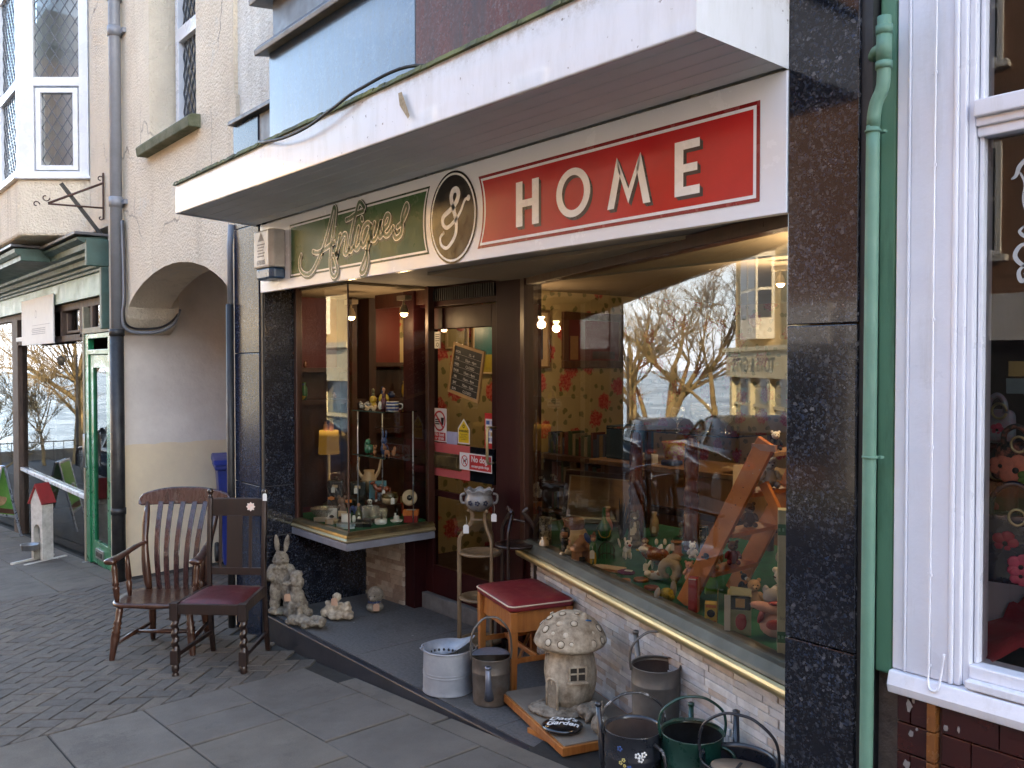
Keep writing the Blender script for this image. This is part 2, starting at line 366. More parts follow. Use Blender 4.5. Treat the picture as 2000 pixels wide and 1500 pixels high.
STT = [mat('tan_brick_%s' % n, c, .85, var=.28, vs=18, bump=.6, bs=70, bd=.006) for n, c in
       (('sand', (.40, .30, .22)), ('cream', (.47, .38, .29)), ('brown', (.30, .21, .15)))]
BAIZE = mat('green_baize', (.012, .14, .07), .95, c2=(.009, .10, .05), vs=8, bump=.4, bs=200)
PAPER = mat('white_card', (.72, .72, .70), .6, var=.06, bump=0)

# ------------------------------------------------------------------ ground
def clip(poly, a, b, c):
    """keep a*x + b*y <= c"""
    out = []
    for i in range(len(poly)):
        p, q = poly[i], poly[(i + 1) % len(poly)]
        fp, fq = a * p[0] + b * p[1] - c, a * q[0] + b * q[1] - c
        if fp <= 0: out.append(p)
        if fp * fq < 0:
            t = fp / (fp - fq); out.append((p[0] + (q[0] - p[0]) * t, p[1] + (q[1] - p[1]) * t))
    return out
def paver(mb, poly, mi, h=.02, lift=0):
    if len(poly) < 3: return
    cx = sum(p[0] for p in poly) / len(poly); cy = sum(p[1] for p in poly) / len(poly)
    n = len(poly); tx, ty = R.gauss(0, .004), R.gauss(0, .004)
    z = lambda x, y: GZ(x, y) + lift + (x - cx) * tx + (y - cy) * ty
    ins = []
    for p in poly:
        d = math.hypot(p[0] - cx, p[1] - cy) or 1; k = max(0, d - .006) / d
        ins.append((cx + (p[0] - cx) * k, cy + (p[1] - cy) * k))
    vs = [(x, y, z(x, y)) for x, y in ins] + [(x, y, z(x, y) - .004) for x, y in poly] + [(x, y, z(x, y) - h) for x, y in poly]
    fs = [tuple(range(n))]
    for r in (0, 1):
        for i in range(n):
            j = (i + 1) % n; fs.append((r * n + i, (r + 1) * n + i, (r + 1) * n + j, r * n + j))
    mb.add(vs, fs, mi)
g = MB(); L = .1; c45 = math.sqrt(.5)
for i in range(-130, 130):
    for j in range(-130, 130):
        k = (i - j) % 4
        if k == 0: q = (i, j, i + 2, j + 1)
        elif k == 3: q = (i, j, i + 1, j + 2)
        else: continue
        e = .03
        pts = [((q[0] + e) * L, (q[1] + e) * L), ((q[2] - e) * L, (q[1] + e) * L), ((q[2] - e) * L, (q[3] - e) * L), ((q[0] + e) * L, (q[3] - e) * L)]
        pts = [((x - y) * c45 - 6.53, (x + y) * c45 + .7) for x, y in pts]
        mx = sum(p[0] for p in pts) / 4; my = sum(p[1] for p in pts) / 4
        if not (-8.7 < mx < -4.4 and -1.1 < my < 6): continue
        p = clip(clip(clip(pts, 1, 0, -4.606), -1, 0, 8.43), 0, -1, .93)
        if my > 2.3: p = clip(clip(p, 1, 0, -5.95) if my > 2.42 or mx > -5.85 and my > 2.36 else p, 0, 1, 6)
        if len(p) > 2: paver(g, p, R.choice((0, 0, 1, 1, 2, 3)), lift=R.gauss(0, .0012))
o = g.obj('pavement_bricks', PAV); o['kind'] = 'structure'
g = MB()
rows = [(1.822, 2.262, [-4.6, -3.965, -3.49, -2.93, -2.33]), (1.375, 1.815, [-4.6, -4.262, -3.912, -3.27, -2.66]), (.933, 1.368, [-4.6, -3.9, -3.29, -2.7])]
y = .926
while y > -.9:
    rows.append((max(y - .437, -.93), y, [-4.6])); y -= .444
for y0, y1, xs in rows:
    xs = list(xs)
    while xs[-1] < 6: xs.append(xs[-1] + R.choice((.6, .6, .45, .75)))
    for a, b in zip(xs, xs[1:]): paver(g, [(a + .004, y0 + .001), (b - .004, y0 + .001), (b - .004, y1 - .001), (a + .004, y1 - .001)], R.choice((0, 0, 1, 2)), lift=R.gauss(0, .001))
    if y1 < 3:
        x = -8.44
        while x > -24:
            w = R.choice((.6, .6, .75)); paver(g, [(x - w + .003, y0), (x - .003, y0), (x - .003, y1), (x - w + .003, y1)], R.choice((0, 0, 1, 2))); x -= w
x = -24
while x < 6:
    if not -8.44 < x < -4.7: paver(g, [(x, 2.27), (x + .88, 2.27), (x + .88, 2.372 if -6 < x < -1 else 2.44), (x, 2.372 if -6 < x < -1 else 2.44)], 1, lift=-.003)
    x += .9
o = g.obj('pavement_slabs', SLAB); o['kind'] = 'structure'
def sheet(name, x0, x1, y0, y1, dz, m, nx=1, ny=1):
    s = MB(); vs = []; fs = []
    for j in range(ny + 1):
        for i in range(nx + 1):
            x = x0 + (x1 - x0) * i / nx; y = y0 + (y1 - y0) * j / ny; vs.append((x, y, GZ(x, y if y > -3 else -3) + dz))
    for j in range(ny):
        for i in range(nx): a = j * (nx + 1) + i; fs.append((a, a + 1, a + nx + 2, a + nx + 1))
    s.add(vs, fs); o = s.obj(name, m); o['kind'] = 'structure'; return o
sheet('pavement_base', -60, 40, -.93, 9, -.011, MORTAR)
sheet('road', -75, 40, -7.2, -1.05, -.13, ASPH, 10, 10)
sheet('ground', -75, 60, -60, -7.2, -.11, GRASS, 10, 10)
k = MB(); x = -40
while x < 15:
    P0 = [(x, -1.06, GZ(x, -1) - .2), (x, -.94, GZ(x, -1) - .2), (x, -.94, GZ(x, -1) - .002), (x, -1.06, GZ(x, -1) - .004)]
    k.prism(P0, (.908, 0, .06)); x += .914
o = k.obj('kerb', CONC, bevel=.008); o['kind'] = 'structure'
s = MB(); s.add([(-4000, -4000, -26), (-75, -4000, -26), (-75, 4000, -26), (-4000, 4000, -26)], [(0, 1, 2, 3)])
SEA = mat('sea_water', (.10, .16, .20), .25, c2=(.13, .19, .23), vs=.01, bump=.08, bs=.15, bd=.3)
o = s.obj('sea', SEA); o['kind'] = 'structure'
# shop step: granite paving slabs with a dark slate riser
st = thing('shop_step', 'grey granite doorstep platform with a black slate edge in front of the antiques shop', 'step', (-4, 2.8, 0))
s = MB()
xs = [-5.42, -4.93, -4.30, -3.66, -3.03, -2.42, -1.9, -1.53]
for a, b in zip(xs, xs[1:]): s.box(a + .0025, b - .0025, 2.425, 3.36, -.05, 0)
s.obj('paving', STEP, st)
s = MB(); s.box(-5.425, -1.53, 2.378, 2.422, -.35, -.001); s.obj('riser', STEPE, st, bevel=.006)
# ------------------------------------------------------------------ antiques shop building
shop = thing('antiques_shop', 'antiques shop with white canopy, black granite pillars and recessed maroon door', 'shop', (-3.5, 2.4, 0))
def P(mb, name, m, parent=None, **k): return mb.obj(name, m, parent or shop, **k)
# pillars and reveals, with fine joints
def slabs(mb, x0, x1, y0, y1, zs):
    for a, b in zip(zs, zs[1:]): mb.box(x0, x1, y0, y1, a + .002, b - .002)
s = MB(); slabs(s, -1.531, -1.302, 2.381, 2.72, [-.2, .785, 1.752, 2.9, 4.2]); P(s, 'pillar', GRAN, bevel=.003)
s = MB(); s.box(-1.301, -1.268, 2.395, 2.72, -.2, 4.2); P(s, 'pillar_edge', BLACKP)
s = MB(); slabs(s, -5.868, -5.462, 2.381, 2.62, [-.4, .83, 1.71, 2.56, 3.27]); P(s, 'pillar', GRANP, bevel=.003)
s = MB(); s.box(-5.461, -5.425, 2.39, 2.6, -.4, 2.56); P(s, 'pillar_edge', BLACKP)
s = MB(); slabs(s, -5.60, -5.42, 2.40, 2.612, [.502, .83, 1.71, 2.16]); slabs(s, -5.60, -5.42, 2.40, 3.15, [-.1, .498]); P(s, 'granite_reveal', GRAN, bevel=.002)
# stone-brick risers
def bricks(mb, a, b, z0, z1, nm, ch=.044, out=Vector((0, 0, 0)), wl=(.12, .30)):
    a = Vector((a[0], a[1], 0)); b = Vector((b[0], b[1], 0)); d = (b - a); Lw = d.length; d.normalize(); nrm = Vector((d.y, -d.x, 0))
    z = z0; row = 0
    while z < z1 - .01:
        h = min(ch * R.uniform(.85, 1.2), z1 - z); x = -R.uniform(0, .15)
        while x < Lw:
            w = R.uniform(*wl); x0 = max(0, x); x1 = min(Lw, x + w); x += w
            if x1 - x0 < .01: continue
            t = R.uniform(0, .007)
            p = a + d * (x0 + .0012); q = a + d * (x1 - .0012)
            vs = [p + nrm * t, q + nrm * t, q - nrm * .03, p - nrm * .03]
            mb.prism([(v.x, v.y, z + .001) for v in vs], (0, 0, h - .0022), R.randrange(nm))
        z += h; row += 1
WA, WB = Vector((-3.80, 3.285, 0)), Vector((-1.535, 2.543, 0))
s = MB(); bricks(s, WA, WB, 0, .53, 4, ch=.028, wl=(.08, .21)); P(s, 'brick_riser', STB, bevel=.0015, seg=1)
s = MB(); s.prism([(-3.80, 3.30, 0), (-1.53, 2.565, 0), (-1.53, 2.63, 0), (-3.80, 3.40, 0)], (0, 0, .52)); P(s, 'riser_backing', MORTAR)
s = MB(); bricks(s, (-5.42, 3.155), (-4.98, 3.19), 0, .50, 3, ch=.030, wl=(.06, .16)); P(s, 'brick_riser', STT, bevel=.0015, seg=1)
s = MB(); s.box(-5.6, -4.98, 3.2, 3.26, 0, .499); P(s, 'riser_backing', MORTAR)
# main display window
win = MB(); dW = (WB - WA); LW = dW.length; dW.normalize(); nW = Vector((dW.y, -dW.x, 0))
def wp(t, off, z): v = WA + dW * t + nW * off; return (v.x, v.y, z)
g1 = MB(); g1.add([wp(.05, .02, .63), wp(LW, .02, .63), wp(LW, .02, 2.085), wp(.05, .02, 2.085)], [(0, 1, 2, 3)])
dwin = P(g1, 'display_window', GLASS)
s = MB(); s.prism([wp(.02, .0, .533), wp(.02, .066, .533), wp(.02, .078, .537), wp(.02, .087, .545), wp(.02, .091, .556), wp(.02, .091, .564), wp(.02, .087, .574), wp(.02, .078, .582), wp(.02, .066, .585), wp(.02, 0, .585)], dW * (LW - .02)); P(s, 'brass_trim', BRASS, dwin)
s = MB(); s.prism([wp(.02, -.03, .587), wp(.02, .078, .587), wp(.02, .074, .598), wp(.02, .05, .627), wp(.02, .03, .634), wp(.02, -.03, .634)], dW * (LW - .02)); P(s, 'sill', ALU, dwin)
s = MB(); s.prism([wp(0, -.03, 2.085), wp(0, .04, 2.085), wp(0, .04, 2.14), wp(0, -.03, 2.14)], dW * LW); s.prism([wp(-.03, -.04, .535), wp(-.03, .05, .535), wp(.05, .05, .535), wp(.05, -.04, .535)], (0, 0, 1.6)); P(s, 'window_frame', BROWNW, dwin, bevel=.004)
# bay display case left of the door
bay = P(MB().add([(-5.415, 2.62, .60), (-4.712, 2.62, .60), (-4.712, 2.62, 2.13), (-5.415, 2.62, 2.13)], [(0, 1, 2, 3)]).add([(-4.71, 2.622, .60), (-4.71, 3.20, .60), (-4.71, 3.20, 2.13), (-4.71, 2.622, 2.13)], [(0, 1, 2, 3)]), 'bay_window', GLASS)
def baymould(prof, m, name, bevel=0):
    s = MB(); n = len(prof)
    ring = [[(-5.43, 2.62 - o, z) for o, z in prof], [(-4.71 + o, 2.62 - o, z) for o, z in prof], [(-4.71 + o, 3.235, z) for o, z in prof]]
    vs = sum(ring, []); fs = []
    for k in range(2):
        for i in range(n): j = (i + 1) % n; fs.append((k * n + i, (k + 1) * n + i, (k + 1) * n + j, k * n + j))
    fs += [tuple(range(n)), tuple(range(3 * n - 1, 2 * n - 1, -1))]
    s.add(vs, fs); P(s, name, m, bay, bevel=bevel)
baymould([(-.03, .50), (.035, .50), (.035, .545), (-.03, .545)], GREYM, 'apron', .003)
baymould([(-.02, .546), (.03, .546), (.042, .556), (.042, .562), (.026, .576), (-.02, .576)], BRASS, 'brass_trim')
baymould([(-.02, .577), (.034, .577), (.030, .592), (.008, .607), (-.02, .607)], BRASSD, 'sill')
s = MB(); s.box(-5.58, -4.74, 2.65, 3.26, .50, .60); P(s, 'case_floor', BAIZE, bay)
s = MB(); s.box(-5.418, -5.385, 2.605, 2.65, .6, 2.14); s.box(-4.735, -4.70, 3.20, 3.25, .6, 2.14); s.box(-4.716, -4.706, 2.616, 2.626, .6, 2.13)
s.box(-5.40, -4.75, 3.22, 3.26, 2.03, 2.14); P(s, 'window_frame', BROWNW, bay, bevel=.003)
# door frame, door
s = MB(); s.box(-5.0, -4.872, 3.20, 3.34, 0, 2.14); s.box(-4.045, -3.80, 3.24, 3.34, 0, 2.14); s.box(-4.872, -4.045, 3.25, 3.34, 2.01, 2.14); s.box(-3.83, -3.76, 3.262, 3.35, 0, 2.14)
df = P(s, 'door_frame', MAHOG, bevel=.004)
s = MB()
for i in range(34):
    x = -4.84 + i * .0232; s.box(x, x + .011, 3.238, 3.249, 2.045, 2.125)
P(s, 'vent_grille', BLACKP, df)
s = MB(); s.box(-4.872, -4.045, 3.26, 3.36, 0, .105); P(s, 'threshold', CONC, df, bevel=.005)
s = MB(); s.box(-4.868, -4.78, 3.29, 3.335, .11, 2.005); s.box(-4.15, -4.049, 3.29, 3.335, .11, 2.005); s.box(-4.78, -4.15, 3.29, 3.335, 1.865, 2.005); s.box(-4.78, -4.15, 3.29, 3.335, .11, .30); s.box(-4.78, -4.15, 3.3, 3.33, .76, .80)
door = P(s, 'door', MAHOG, bevel=.004)
s = MB(); s.add([(-4.78, 3.312, .30), (-4.15, 3.312, .30), (-4.15, 3.312, 1.865), (-4.78, 3.312, 1.865)], [(0, 1, 2, 3)]); P(s, 'glass_pane', DGLASS, door)
s = MB(); s.box(-4.835, -4.346, 3.268, 3.284, .905, 1.12, 0); s.box(-4.346, -4.10, 3.272, 3.284, .905, 1.12, 1)
P(s, 'push_panel', [mat('pink_red_panel', (.50, .10, .10), .4, c2=(.42, .08, .08), vs=4), SBLACK], door, bevel=.002)
s = MB(); s.box(-4.752, -4.423, 3.252, 3.267, .960, 1.062); s.box(-4.728, -4.447, 3.243, 3.252, .975, 1.045); P(s, 'letter_box', BRASSD, door, bevel=.004)
s = MB(); s.tube([(-4.112, 3.29, 1.25), (-4.112, 3.235, 1.255), (-4.112, 3.225, 1.24), (-4.112, 3.225, 1.05), (-4.112, 3.235, 1.035), (-4.112, 3.29, 1.04)], .011, 8, flat=.7); P(s, 'handle', BRASS, door)
# recess ceiling, soffit boards, canopy
PAINTG = mat('recess_ceiling_paint', (.34, .33, .31), .7, c2=(.26, .25, .23), vs=3, bump=.2)
s = MB(); s.box(-5.6, -1.53, 2.42, 3.6, 2.142, 2.2); P(s, 'recess_ceiling', PAINTG)
can = thing  # (name kept free)
FLc, FRc, BRc, BLc = Vector((-5.335, 1.805, 0)), Vector((-1.518, 1.916, 0)), Vector((-1.53, 2.38, 0)), Vector((-5.50, 2.38, 0))
s = MB()
def cfz(t): return 2.712 + (2.782 - 2.712) * t
fr0, fr1 = FLc, FRc
s.add([(FLc.x, FLc.y, 2.540), (FRc.x, FRc.y, 2.540), (FRc.x, FRc.y, 2.782), (FLc.x, FLc.y, 2.712),
       (FLc.x, FLc.y + .02, 2.540), (FRc.x - .02, FRc.y + .02, 2.540), (FRc.x - .02, FRc.y + .02, 2.782), (FLc.x, FLc.y + .02, 2.712)],
      [(0, 1, 2, 3), (5, 4, 7, 6), (0, 4, 5, 1), (3, 2, 6, 7)])
s.add([(FRc.x, FRc.y, 2.540), (BRc.x, BRc.y, 2.540), (BRc.x, BRc.y, 2.79), (FRc.x, FRc.y, 2.782)], [(0, 1, 2, 3)])
s.add([(FLc.x, FLc.y, 2.540), (BLc.x, BLc.y, 2.540), (BLc.x, BLc.y, 2.74), (FLc.x, FLc.y, 2.712)], [(3, 2, 1, 0)])
cano = P(s, 'canopy', CANOPY, bevel=.006)
s = MB()
for i in range(6):
    t0, t1 = i / 6, (i + 1) / 6
    pts = [FLc.lerp(BLc, t0), FRc.lerp(BRc, t0), FRc.lerp(BRc, t1), FLc.lerp(BLc, t1)]
    e = .0025
    s.prism([(pts[0].x + .01, pts[0].y + e, 2.548), (pts[1].x - .01, pts[1].y + e, 2.548), (pts[2].x - .01, pts[2].y - e, 2.548), (pts[3].x + .01, pts[3].y - e, 2.548)], (0, 0, .012))
P(s, 'soffit_boards', SOFFIT, cano, bevel=.003, seg=1)
s = MB(); s.prism([(FLc.x, FLc.y + .01, 2.563), (FRc.x - .01, FRc.y + .01, 2.563), (BRc.x, 2.38, 2.563), (BLc.x, 2.38, 2.563)], (0, 0, .01)); P(s, 'soffit_backing', BLACKP, cano)
# mossy capping: many short uneven strips so its edge wanders
s = MB(); n = 90
for i in range(n):
    t0, t1 = i / n, (i + 1.02) / n; a = FLc.lerp(FRc, t0); b = FLc.lerp(FRc, t1); za, zb = cfz(t0), cfz(t1); j = R.uniform(0, .006)
    s.add([(a.x, a.y - .012 - j, za - .006), (b.x, b.y - .012 - j, zb - .006), (b.x, b.y - .008, zb + .010 + j), (a.x, a.y - .008, za + .010 + j), (a.x, a.y + .56, za + .055), (b.x, b.y + .5, zb + .055), (a.x, a.y + .01, za - .006), (b.x, b.y + .01, zb - .006)], [(0, 1, 2, 3), (3, 2, 5, 4), (6, 7, 1, 0)])
s.box(-1.512, -1.500, 1.90, 2.38, 2.783, 2.80); P(s, 'mossy_flashing', MOSS, cano)
s = MB()
for p, w, h in (((-2.93, 2.66), .018, .11),):
    s.add([(-2.94, 1.862, 2.70), (-2.915, 1.862, 2.70), (-2.86, 1.863, 2.595), (-2.872, 1.863, 2.585), (-2.93, 1.862, 2.65)], [(0, 4, 3, 2, 1)])
P(s, 'dropping_stain', mat('bird_dropping', (.42, .34, .22), .9, c2=(.25, .19, .11), vs=60), cano)
# upper granite panels with lead caps, upper wall
s = MB(); s.box(-5.10, -3.483, 2.30, 2.42, 2.74, 3.56); P(s, 'upper_panel', GRANSKY, bevel=.003)
s = MB(); s.box(-3.477, -1.53, 2.30, 2.42, 2.74, 3.56); P(s, 'upper_panel', GRANR, bevel=.003)
s = MB(); s.box(-3.4832, -3.4768, 2.303, 2.42, 2.74, 3.56); P(s, 'panel_joint', BLACKP)
s = MB(); s.prism([(-5.17, 2.42, 3.565), (-5.17, 2.235, 3.53), (-5.17, 2.228, 3.56), (-5.17, 2.26, 3.60), (-5.17, 2.42, 3.62)], (3.65, 0, 0)); s.box(-5.07, -1.52, 2.31, 2.42, 3.62, 3.86)
s.prism([(-5.2, 2.42, 3.865), (-5.2, 2.215, 3.84), (-5.2, 2.208, 3.87), (-5.2, 2.24, 3.91), (-5.2, 2.42, 3.93)], (3.68, 0, 0)); P(s, 'lead_capping', LEAD, bevel=.006)
s = MB(); s.prism([(-5.88, 2.64, 3.272), (-5.88, 2.345, 3.272), (-5.88, 2.345, 3.30), (-5.88, 2.64, 3.33)], (.80, 0, 0)); s.box(-5.461, -5.085, 2.39, 2.42, 2.56, 3.27); P(s, 'lead_capping', LEAD, bevel=.004)
s = MB(); s.box(-5.905, -1.30, 2.43, 2.8, 3.30, 8.2); s.box(-5.45, -1.53, 2.425, 2.6, 2.56, 3.30); P(s, 'upper_wall', RENDERW)
# room inside
def wallpaper():
    m, nt, out = nodes('flowered_wallpaper'); co = coords(nt, scale=(1, 1, 1))
    sx_ = nt.nodes.new('ShaderNodeSeparateXYZ'); nt.links.new(co, sx_.inputs[0]); aa = nt.nodes.new('ShaderNodeMath'); aa.operation = 'ADD'; nt.links.new(sx_.outputs[0], aa.inputs[0]); nt.links.new(sx_.outputs[1], aa.inputs[1])
    cb_ = nt.nodes.new('ShaderNodeCombineXYZ'); nt.links.new(aa.outputs[0], cb_.inputs[0]); nt.links.new(sx_.outputs[2], cb_.inputs[1]); flatc = cb_.outputs[0]
    def flower(scale, r0, r1, off, soft, wob, wsc):
        mp = nt.nodes.new('ShaderNodeMapping'); mp.inputs['Location'].default_value = off; nt.links.new(flatc, mp.inputs[0])
        n2 = nt.nodes.new('ShaderNodeTexNoise'); n2.inputs['Scale'].default_value = wsc; n2.inputs['Detail'].default_value = 2; nt.links.new(co, n2.inputs['Vector'])
        ad = nt.nodes.new('ShaderNodeMixRGB'); ad.blend_type = 'ADD'; ad.inputs[0].default_value = wob; nt.links.new(mp.outputs[0], ad.inputs[1]); nt.links.new(n2.outputs['Color'], ad.inputs[2])
        v = nt.nodes.new('ShaderNodeTexVoronoi'); v.inputs['Scale'].default_value = scale; v.inputs['Randomness'].default_value = .75; v.voronoi_dimensions = '2D'
        nt.links.new(ad.outputs[0], v.inputs['Vector']); return ramp(nt, v.outputs['Distance'], [(r0, 1), (r1, 0)])
    base = ramp(nt, noise(nt, co, 3, 6), [(.3, (.52, .42, .21)), (.7, (.46, .37, .19))])
    c = mixc(nt, flower(7.5, .17, .20, (0, .3, .2), 0, .06, 14), base, (.20, .19, .07))
    petals = ramp(nt, noise(nt, co, 55, 2, .5), [(.42, (.45, .028, .03)), (.6, (.60, .16, .11))])
    c = mixc(nt, flower(3.1, .22, .27, (0, 0, 0), 0, .11, 26), c, petals)
    bsdf(nt, out, c, .7); return m
WALLP = wallpaper()
REDW = mat('red_wall_paint', (.13, .018, .013), .6, var=.15, vs=1.5)
DARKW = mat('dark_wood', (.06, .022, .010), .4, c2=(.03, .012, .007), vs=3, bump=.15, stretch=(6, 6, 1))
CARPET = mat('shop_carpet', (.05, .025, .02), .95, bump=.3)
CEIL = mat('shop_ceiling', (.34, .28, .20), .8, var=.1, vs=2, bump=.1)
s = MB(); s.box(-5.93, -5.86, 2.66, 3.72, .0, 2.5, 1); s.box(-5.93, -5.86, 3.72, 8.2, .0, 2.5, 0); s.box(-5.93, -1.2, 8.2, 8.3, 0, 2.5, 0); s.box(-1.27, -1.2, 2.75, 8.2, 0, 2.5, 0)
room = P(s, 'interior_walls', [WALLP, REDW])
s = MB(); s.box(-5.9, -1.25, 3.36, 8.2, -.02, .08); P(s, 'interior_floor', CARPET, room)
s = MB(); s.box(-5.9, -1.25, 3.36, 8.2, 2.3, 2.36); s.box(-5.86, -4.74, 2.64, 3.36, 2.125, 2.141); s.box(-4.0, -1.53, 2.72, 3.4, 2.125, 2.141); s.box(-5.9, -1.25, 3.34, 3.38, 2.13, 2.32); P(s, 'interior_ceiling', CEIL, room)
# display platform behind the big window
s = MB(); s.prism([(-3.76, 3.31, .56), (-1.56, 2.59, .56), (-1.27, 2.8, .56), (-1.27, 4.25, .56), (-4.15, 4.25, .56), (-4.15, 3.45, .56), (-3.76, 3.37, .56)], (0, 0, .058)); P(s, 'display_platform', BAIZE, dwin)
s = MB(); s.box(-4.15, -1.3, 4.252, 4.28, .08, .56); s.box(-4.18, -4.152, 3.45, 4.28, .08, .615); P(s, 'platform_panel', DARKW, dwin)
# party blocks that keep the sun off the street front
s = MB(); s.box(-5.9, -1.2, 8.31, 11, 0, 8.2); s.box(-5.9, -1.2, 2.81, 8.3, 2.6, 8.2); P(s, 'rear_block', RENDERW)
s = MB(); s.prism([(-5.95, 2.35, 8.2), (-5.95, 11.1, 8.2), (-5.95, 6.7, 10.6)], (4.8, 0, 0)); P(s, 'roof', mat('slate_roof', (.07, .075, .085), .6, bump=.4))
# ------------------------------------------------------------------ shop sign
ST = [[(-4.828, 2.289),(-4.848, 2.251),(-4.835, 2.2),(-4.766, 2.168),(-4.689, 2.179),(-4.613, 2.238),(-4.539, 2.317),(-4.475, 2.413),(-4.43, 2.5),(-4.413, 2.518),(-4.401, 2.496),(-4.413, 2.43),(-4.44, 2.341),(-4.464, 2.25),(-4.46, 2.164),(-4.42, 2.129),(-4.384, 2.158),(-4.405, 2.219),(-4.432, 2.251)], [(-4.673, 2.294),(-4.613, 2.282),(-4.512, 2.297),(-4.414, 2.321)], [(-4.345, 2.355),(-4.371, 2.3),(-4.394, 2.243)], [(-4.394, 2.247),(-4.354, 2.306),(-4.308, 2.351),(-4.277, 2.343),(-4.291, 2.291),(-4.303, 2.255),(-4.278, 2.242),(-4.245, 2.27)], [(-4.082, 2.469),(-4.121, 2.502),(-4.148, 2.494),(-4.186, 2.426),(-4.224, 2.349),(-4.25, 2.278),(-4.235, 2.252),(-4.199, 2.273)], [(-4.277, 2.428),(-4.235, 2.432),(-4.17, 2.447),(-4.095, 2.453)], [(-4.143, 2.372),(-4.176, 2.307),(-4.187, 2.268),(-4.16, 2.255),(-4.118, 2.285)], [(-4.109, 2.418),(-4.103, 2.407)], [(-4.013, 2.364),(-4.051, 2.383),(-4.095, 2.358),(-4.118, 2.305),(-4.099, 2.267),(-4.06, 2.295),(-4.013, 2.364),(-4.033, 2.288),(-4.074, 2.204),(-4.124, 2.141),(-4.108, 2.123),(-4.075, 2.141),(-4.05, 2.202),(-4.055, 2.258),(-4.003, 2.308)], [(-3.978, 2.374),(-4.006, 2.32),(-4.003, 2.288),(-3.968, 2.292),(-3.937, 2.332),(-3.912, 2.379),(-3.933, 2.327),(-3.926, 2.295),(-3.893, 2.311)], [(-3.886, 2.329),(-3.845, 2.351),(-3.83, 2.388),(-3.856, 2.4),(-3.882, 2.372),(-3.891, 2.326),(-3.871, 2.297),(-3.835, 2.3),(-3.796, 2.33)], [(-3.796, 2.304),(-3.771, 2.273),(-3.726, 2.284),(-3.712, 2.32),(-3.714, 2.358),(-3.7, 2.393),(-3.673, 2.427),(-3.659, 2.41),(-3.68, 2.376),(-3.714, 2.343),(-3.756, 2.325)]]
AMP = [(-3.159, 2.385),(-3.187, 2.377),(-3.221, 2.329),(-3.268, 2.292),(-3.325, 2.27),(-3.358, 2.291),(-3.352, 2.325),(-3.291, 2.352),(-3.25, 2.381),(-3.235, 2.413),(-3.25, 2.436),(-3.279, 2.432),(-3.291, 2.401),(-3.274, 2.35),(-3.254, 2.299),(-3.254, 2.244),(-3.28, 2.205),(-3.328, 2.176),(-3.37, 2.194),(-3.379, 2.23),(-3.352, 2.248)]
sign = thing('shop_sign', 'long white fascia sign with green Antiques, black ampersand and red HOME panels', 'sign', (-3.48, 2.38, 2.10))
s = MB(); s.box(-5.425, -1.533, 2.376, 2.405, 2.100, 2.539); s.obj('sign_board', SIGNW, sign, bevel=.003)
Y0 = 2.3745
def flat(mb, pts, y, mi=0): mb.add([(x, y, z) for x, z in pts], [tuple(range(len(pts)))], mi)
def arcside(cx, cz, rx, rz, z0, z1, side, n=14):
    out = []
    for i in range(n + 1):
        z = z0 + (z1 - z0) * i / n; q = max(0, 1 - ((z - cz) / rz) ** 2); out.append((cx + side * rx * math.sqrt(q), z))
    return out
def panel(mb, outer, z0, z1, side, cx, ins, y, mi):
    rx, rz = .225 + ins, .30
    a = arcside(cx, 2.316, rx, rz, z0 + ins, z1 - ins, side)
    pts = [(outer - side * -0 + (-side) * 0, 0)] if 0 else []
    ox = outer + (ins if side < 0 else -ins)
    if side < 0: pts = [(ox, z1 - ins), (ox, z0 + ins)] + a          # green panel lies left of the oval
    else: pts = list(reversed([(ox, z1 - ins), (ox, z0 + ins)] + a))
    flat(mb, pts, y, mi)
s = MB()
for ins, dy, mi in ((0, 0, 1), (.010, .0008, 2), (.020, .0016, 0)): panel(s, -4.985, 2.163, 2.487, -1, -3.283, ins, Y0 - dy, mi)
s.obj('green_panel', [SGREEN, SGREEND, SIGNW], sign)
s = MB()
for ins, dy, mi in ((0, 0, 1), (.013, .0008, 2), (.024, .0016, 0)): panel(s, -1.628, 2.148, 2.468, 1, -3.283, ins, Y0 - dy, mi)
s.obj('red_panel', [SRED, SREDD, SIGNW], sign)
s = MB()
for r, dy, mi in ((0, 0, 0), (.010, .0008, 1), (.020, .0016, 0)):
    flat(s, [(-3.283 - (.186 - r) * math.cos(a * PI / 32), 2.313 - (.214 - r) * math.sin(a * PI / 32)) for a in range(64)], Y0 - .001 - dy, mi)
s.obj('black_oval', [SBLACK, SPALE], sign)
s = MB(); ribbon(s, AMP, .021, Y0 - .0036, 0, wf=lambda t: .65 + .7 * math.sin(PI * t) ** 2)
s.ell((AMP[0][0], Y0 - .0034, AMP[0][1]), (.014, .0006, .014)); s.obj('ampersand', SPALE, sign)
s = MB()
for st_ in ST: ribbon(s, st_, .043, Y0 - .0022, 0, off=(.008, -.007))
for k, (w, mi) in enumerate(((.031, 1), (.023, 3), (.007, 2))):
    for j, st_ in enumerate(ST): ribbon(s, st_, w, Y0 - .0028 - k * .0007, mi)
s.obj('antiques_lettering', [SGREEND, SPALE, SGREEN, SGREY, SGREEND], sign)
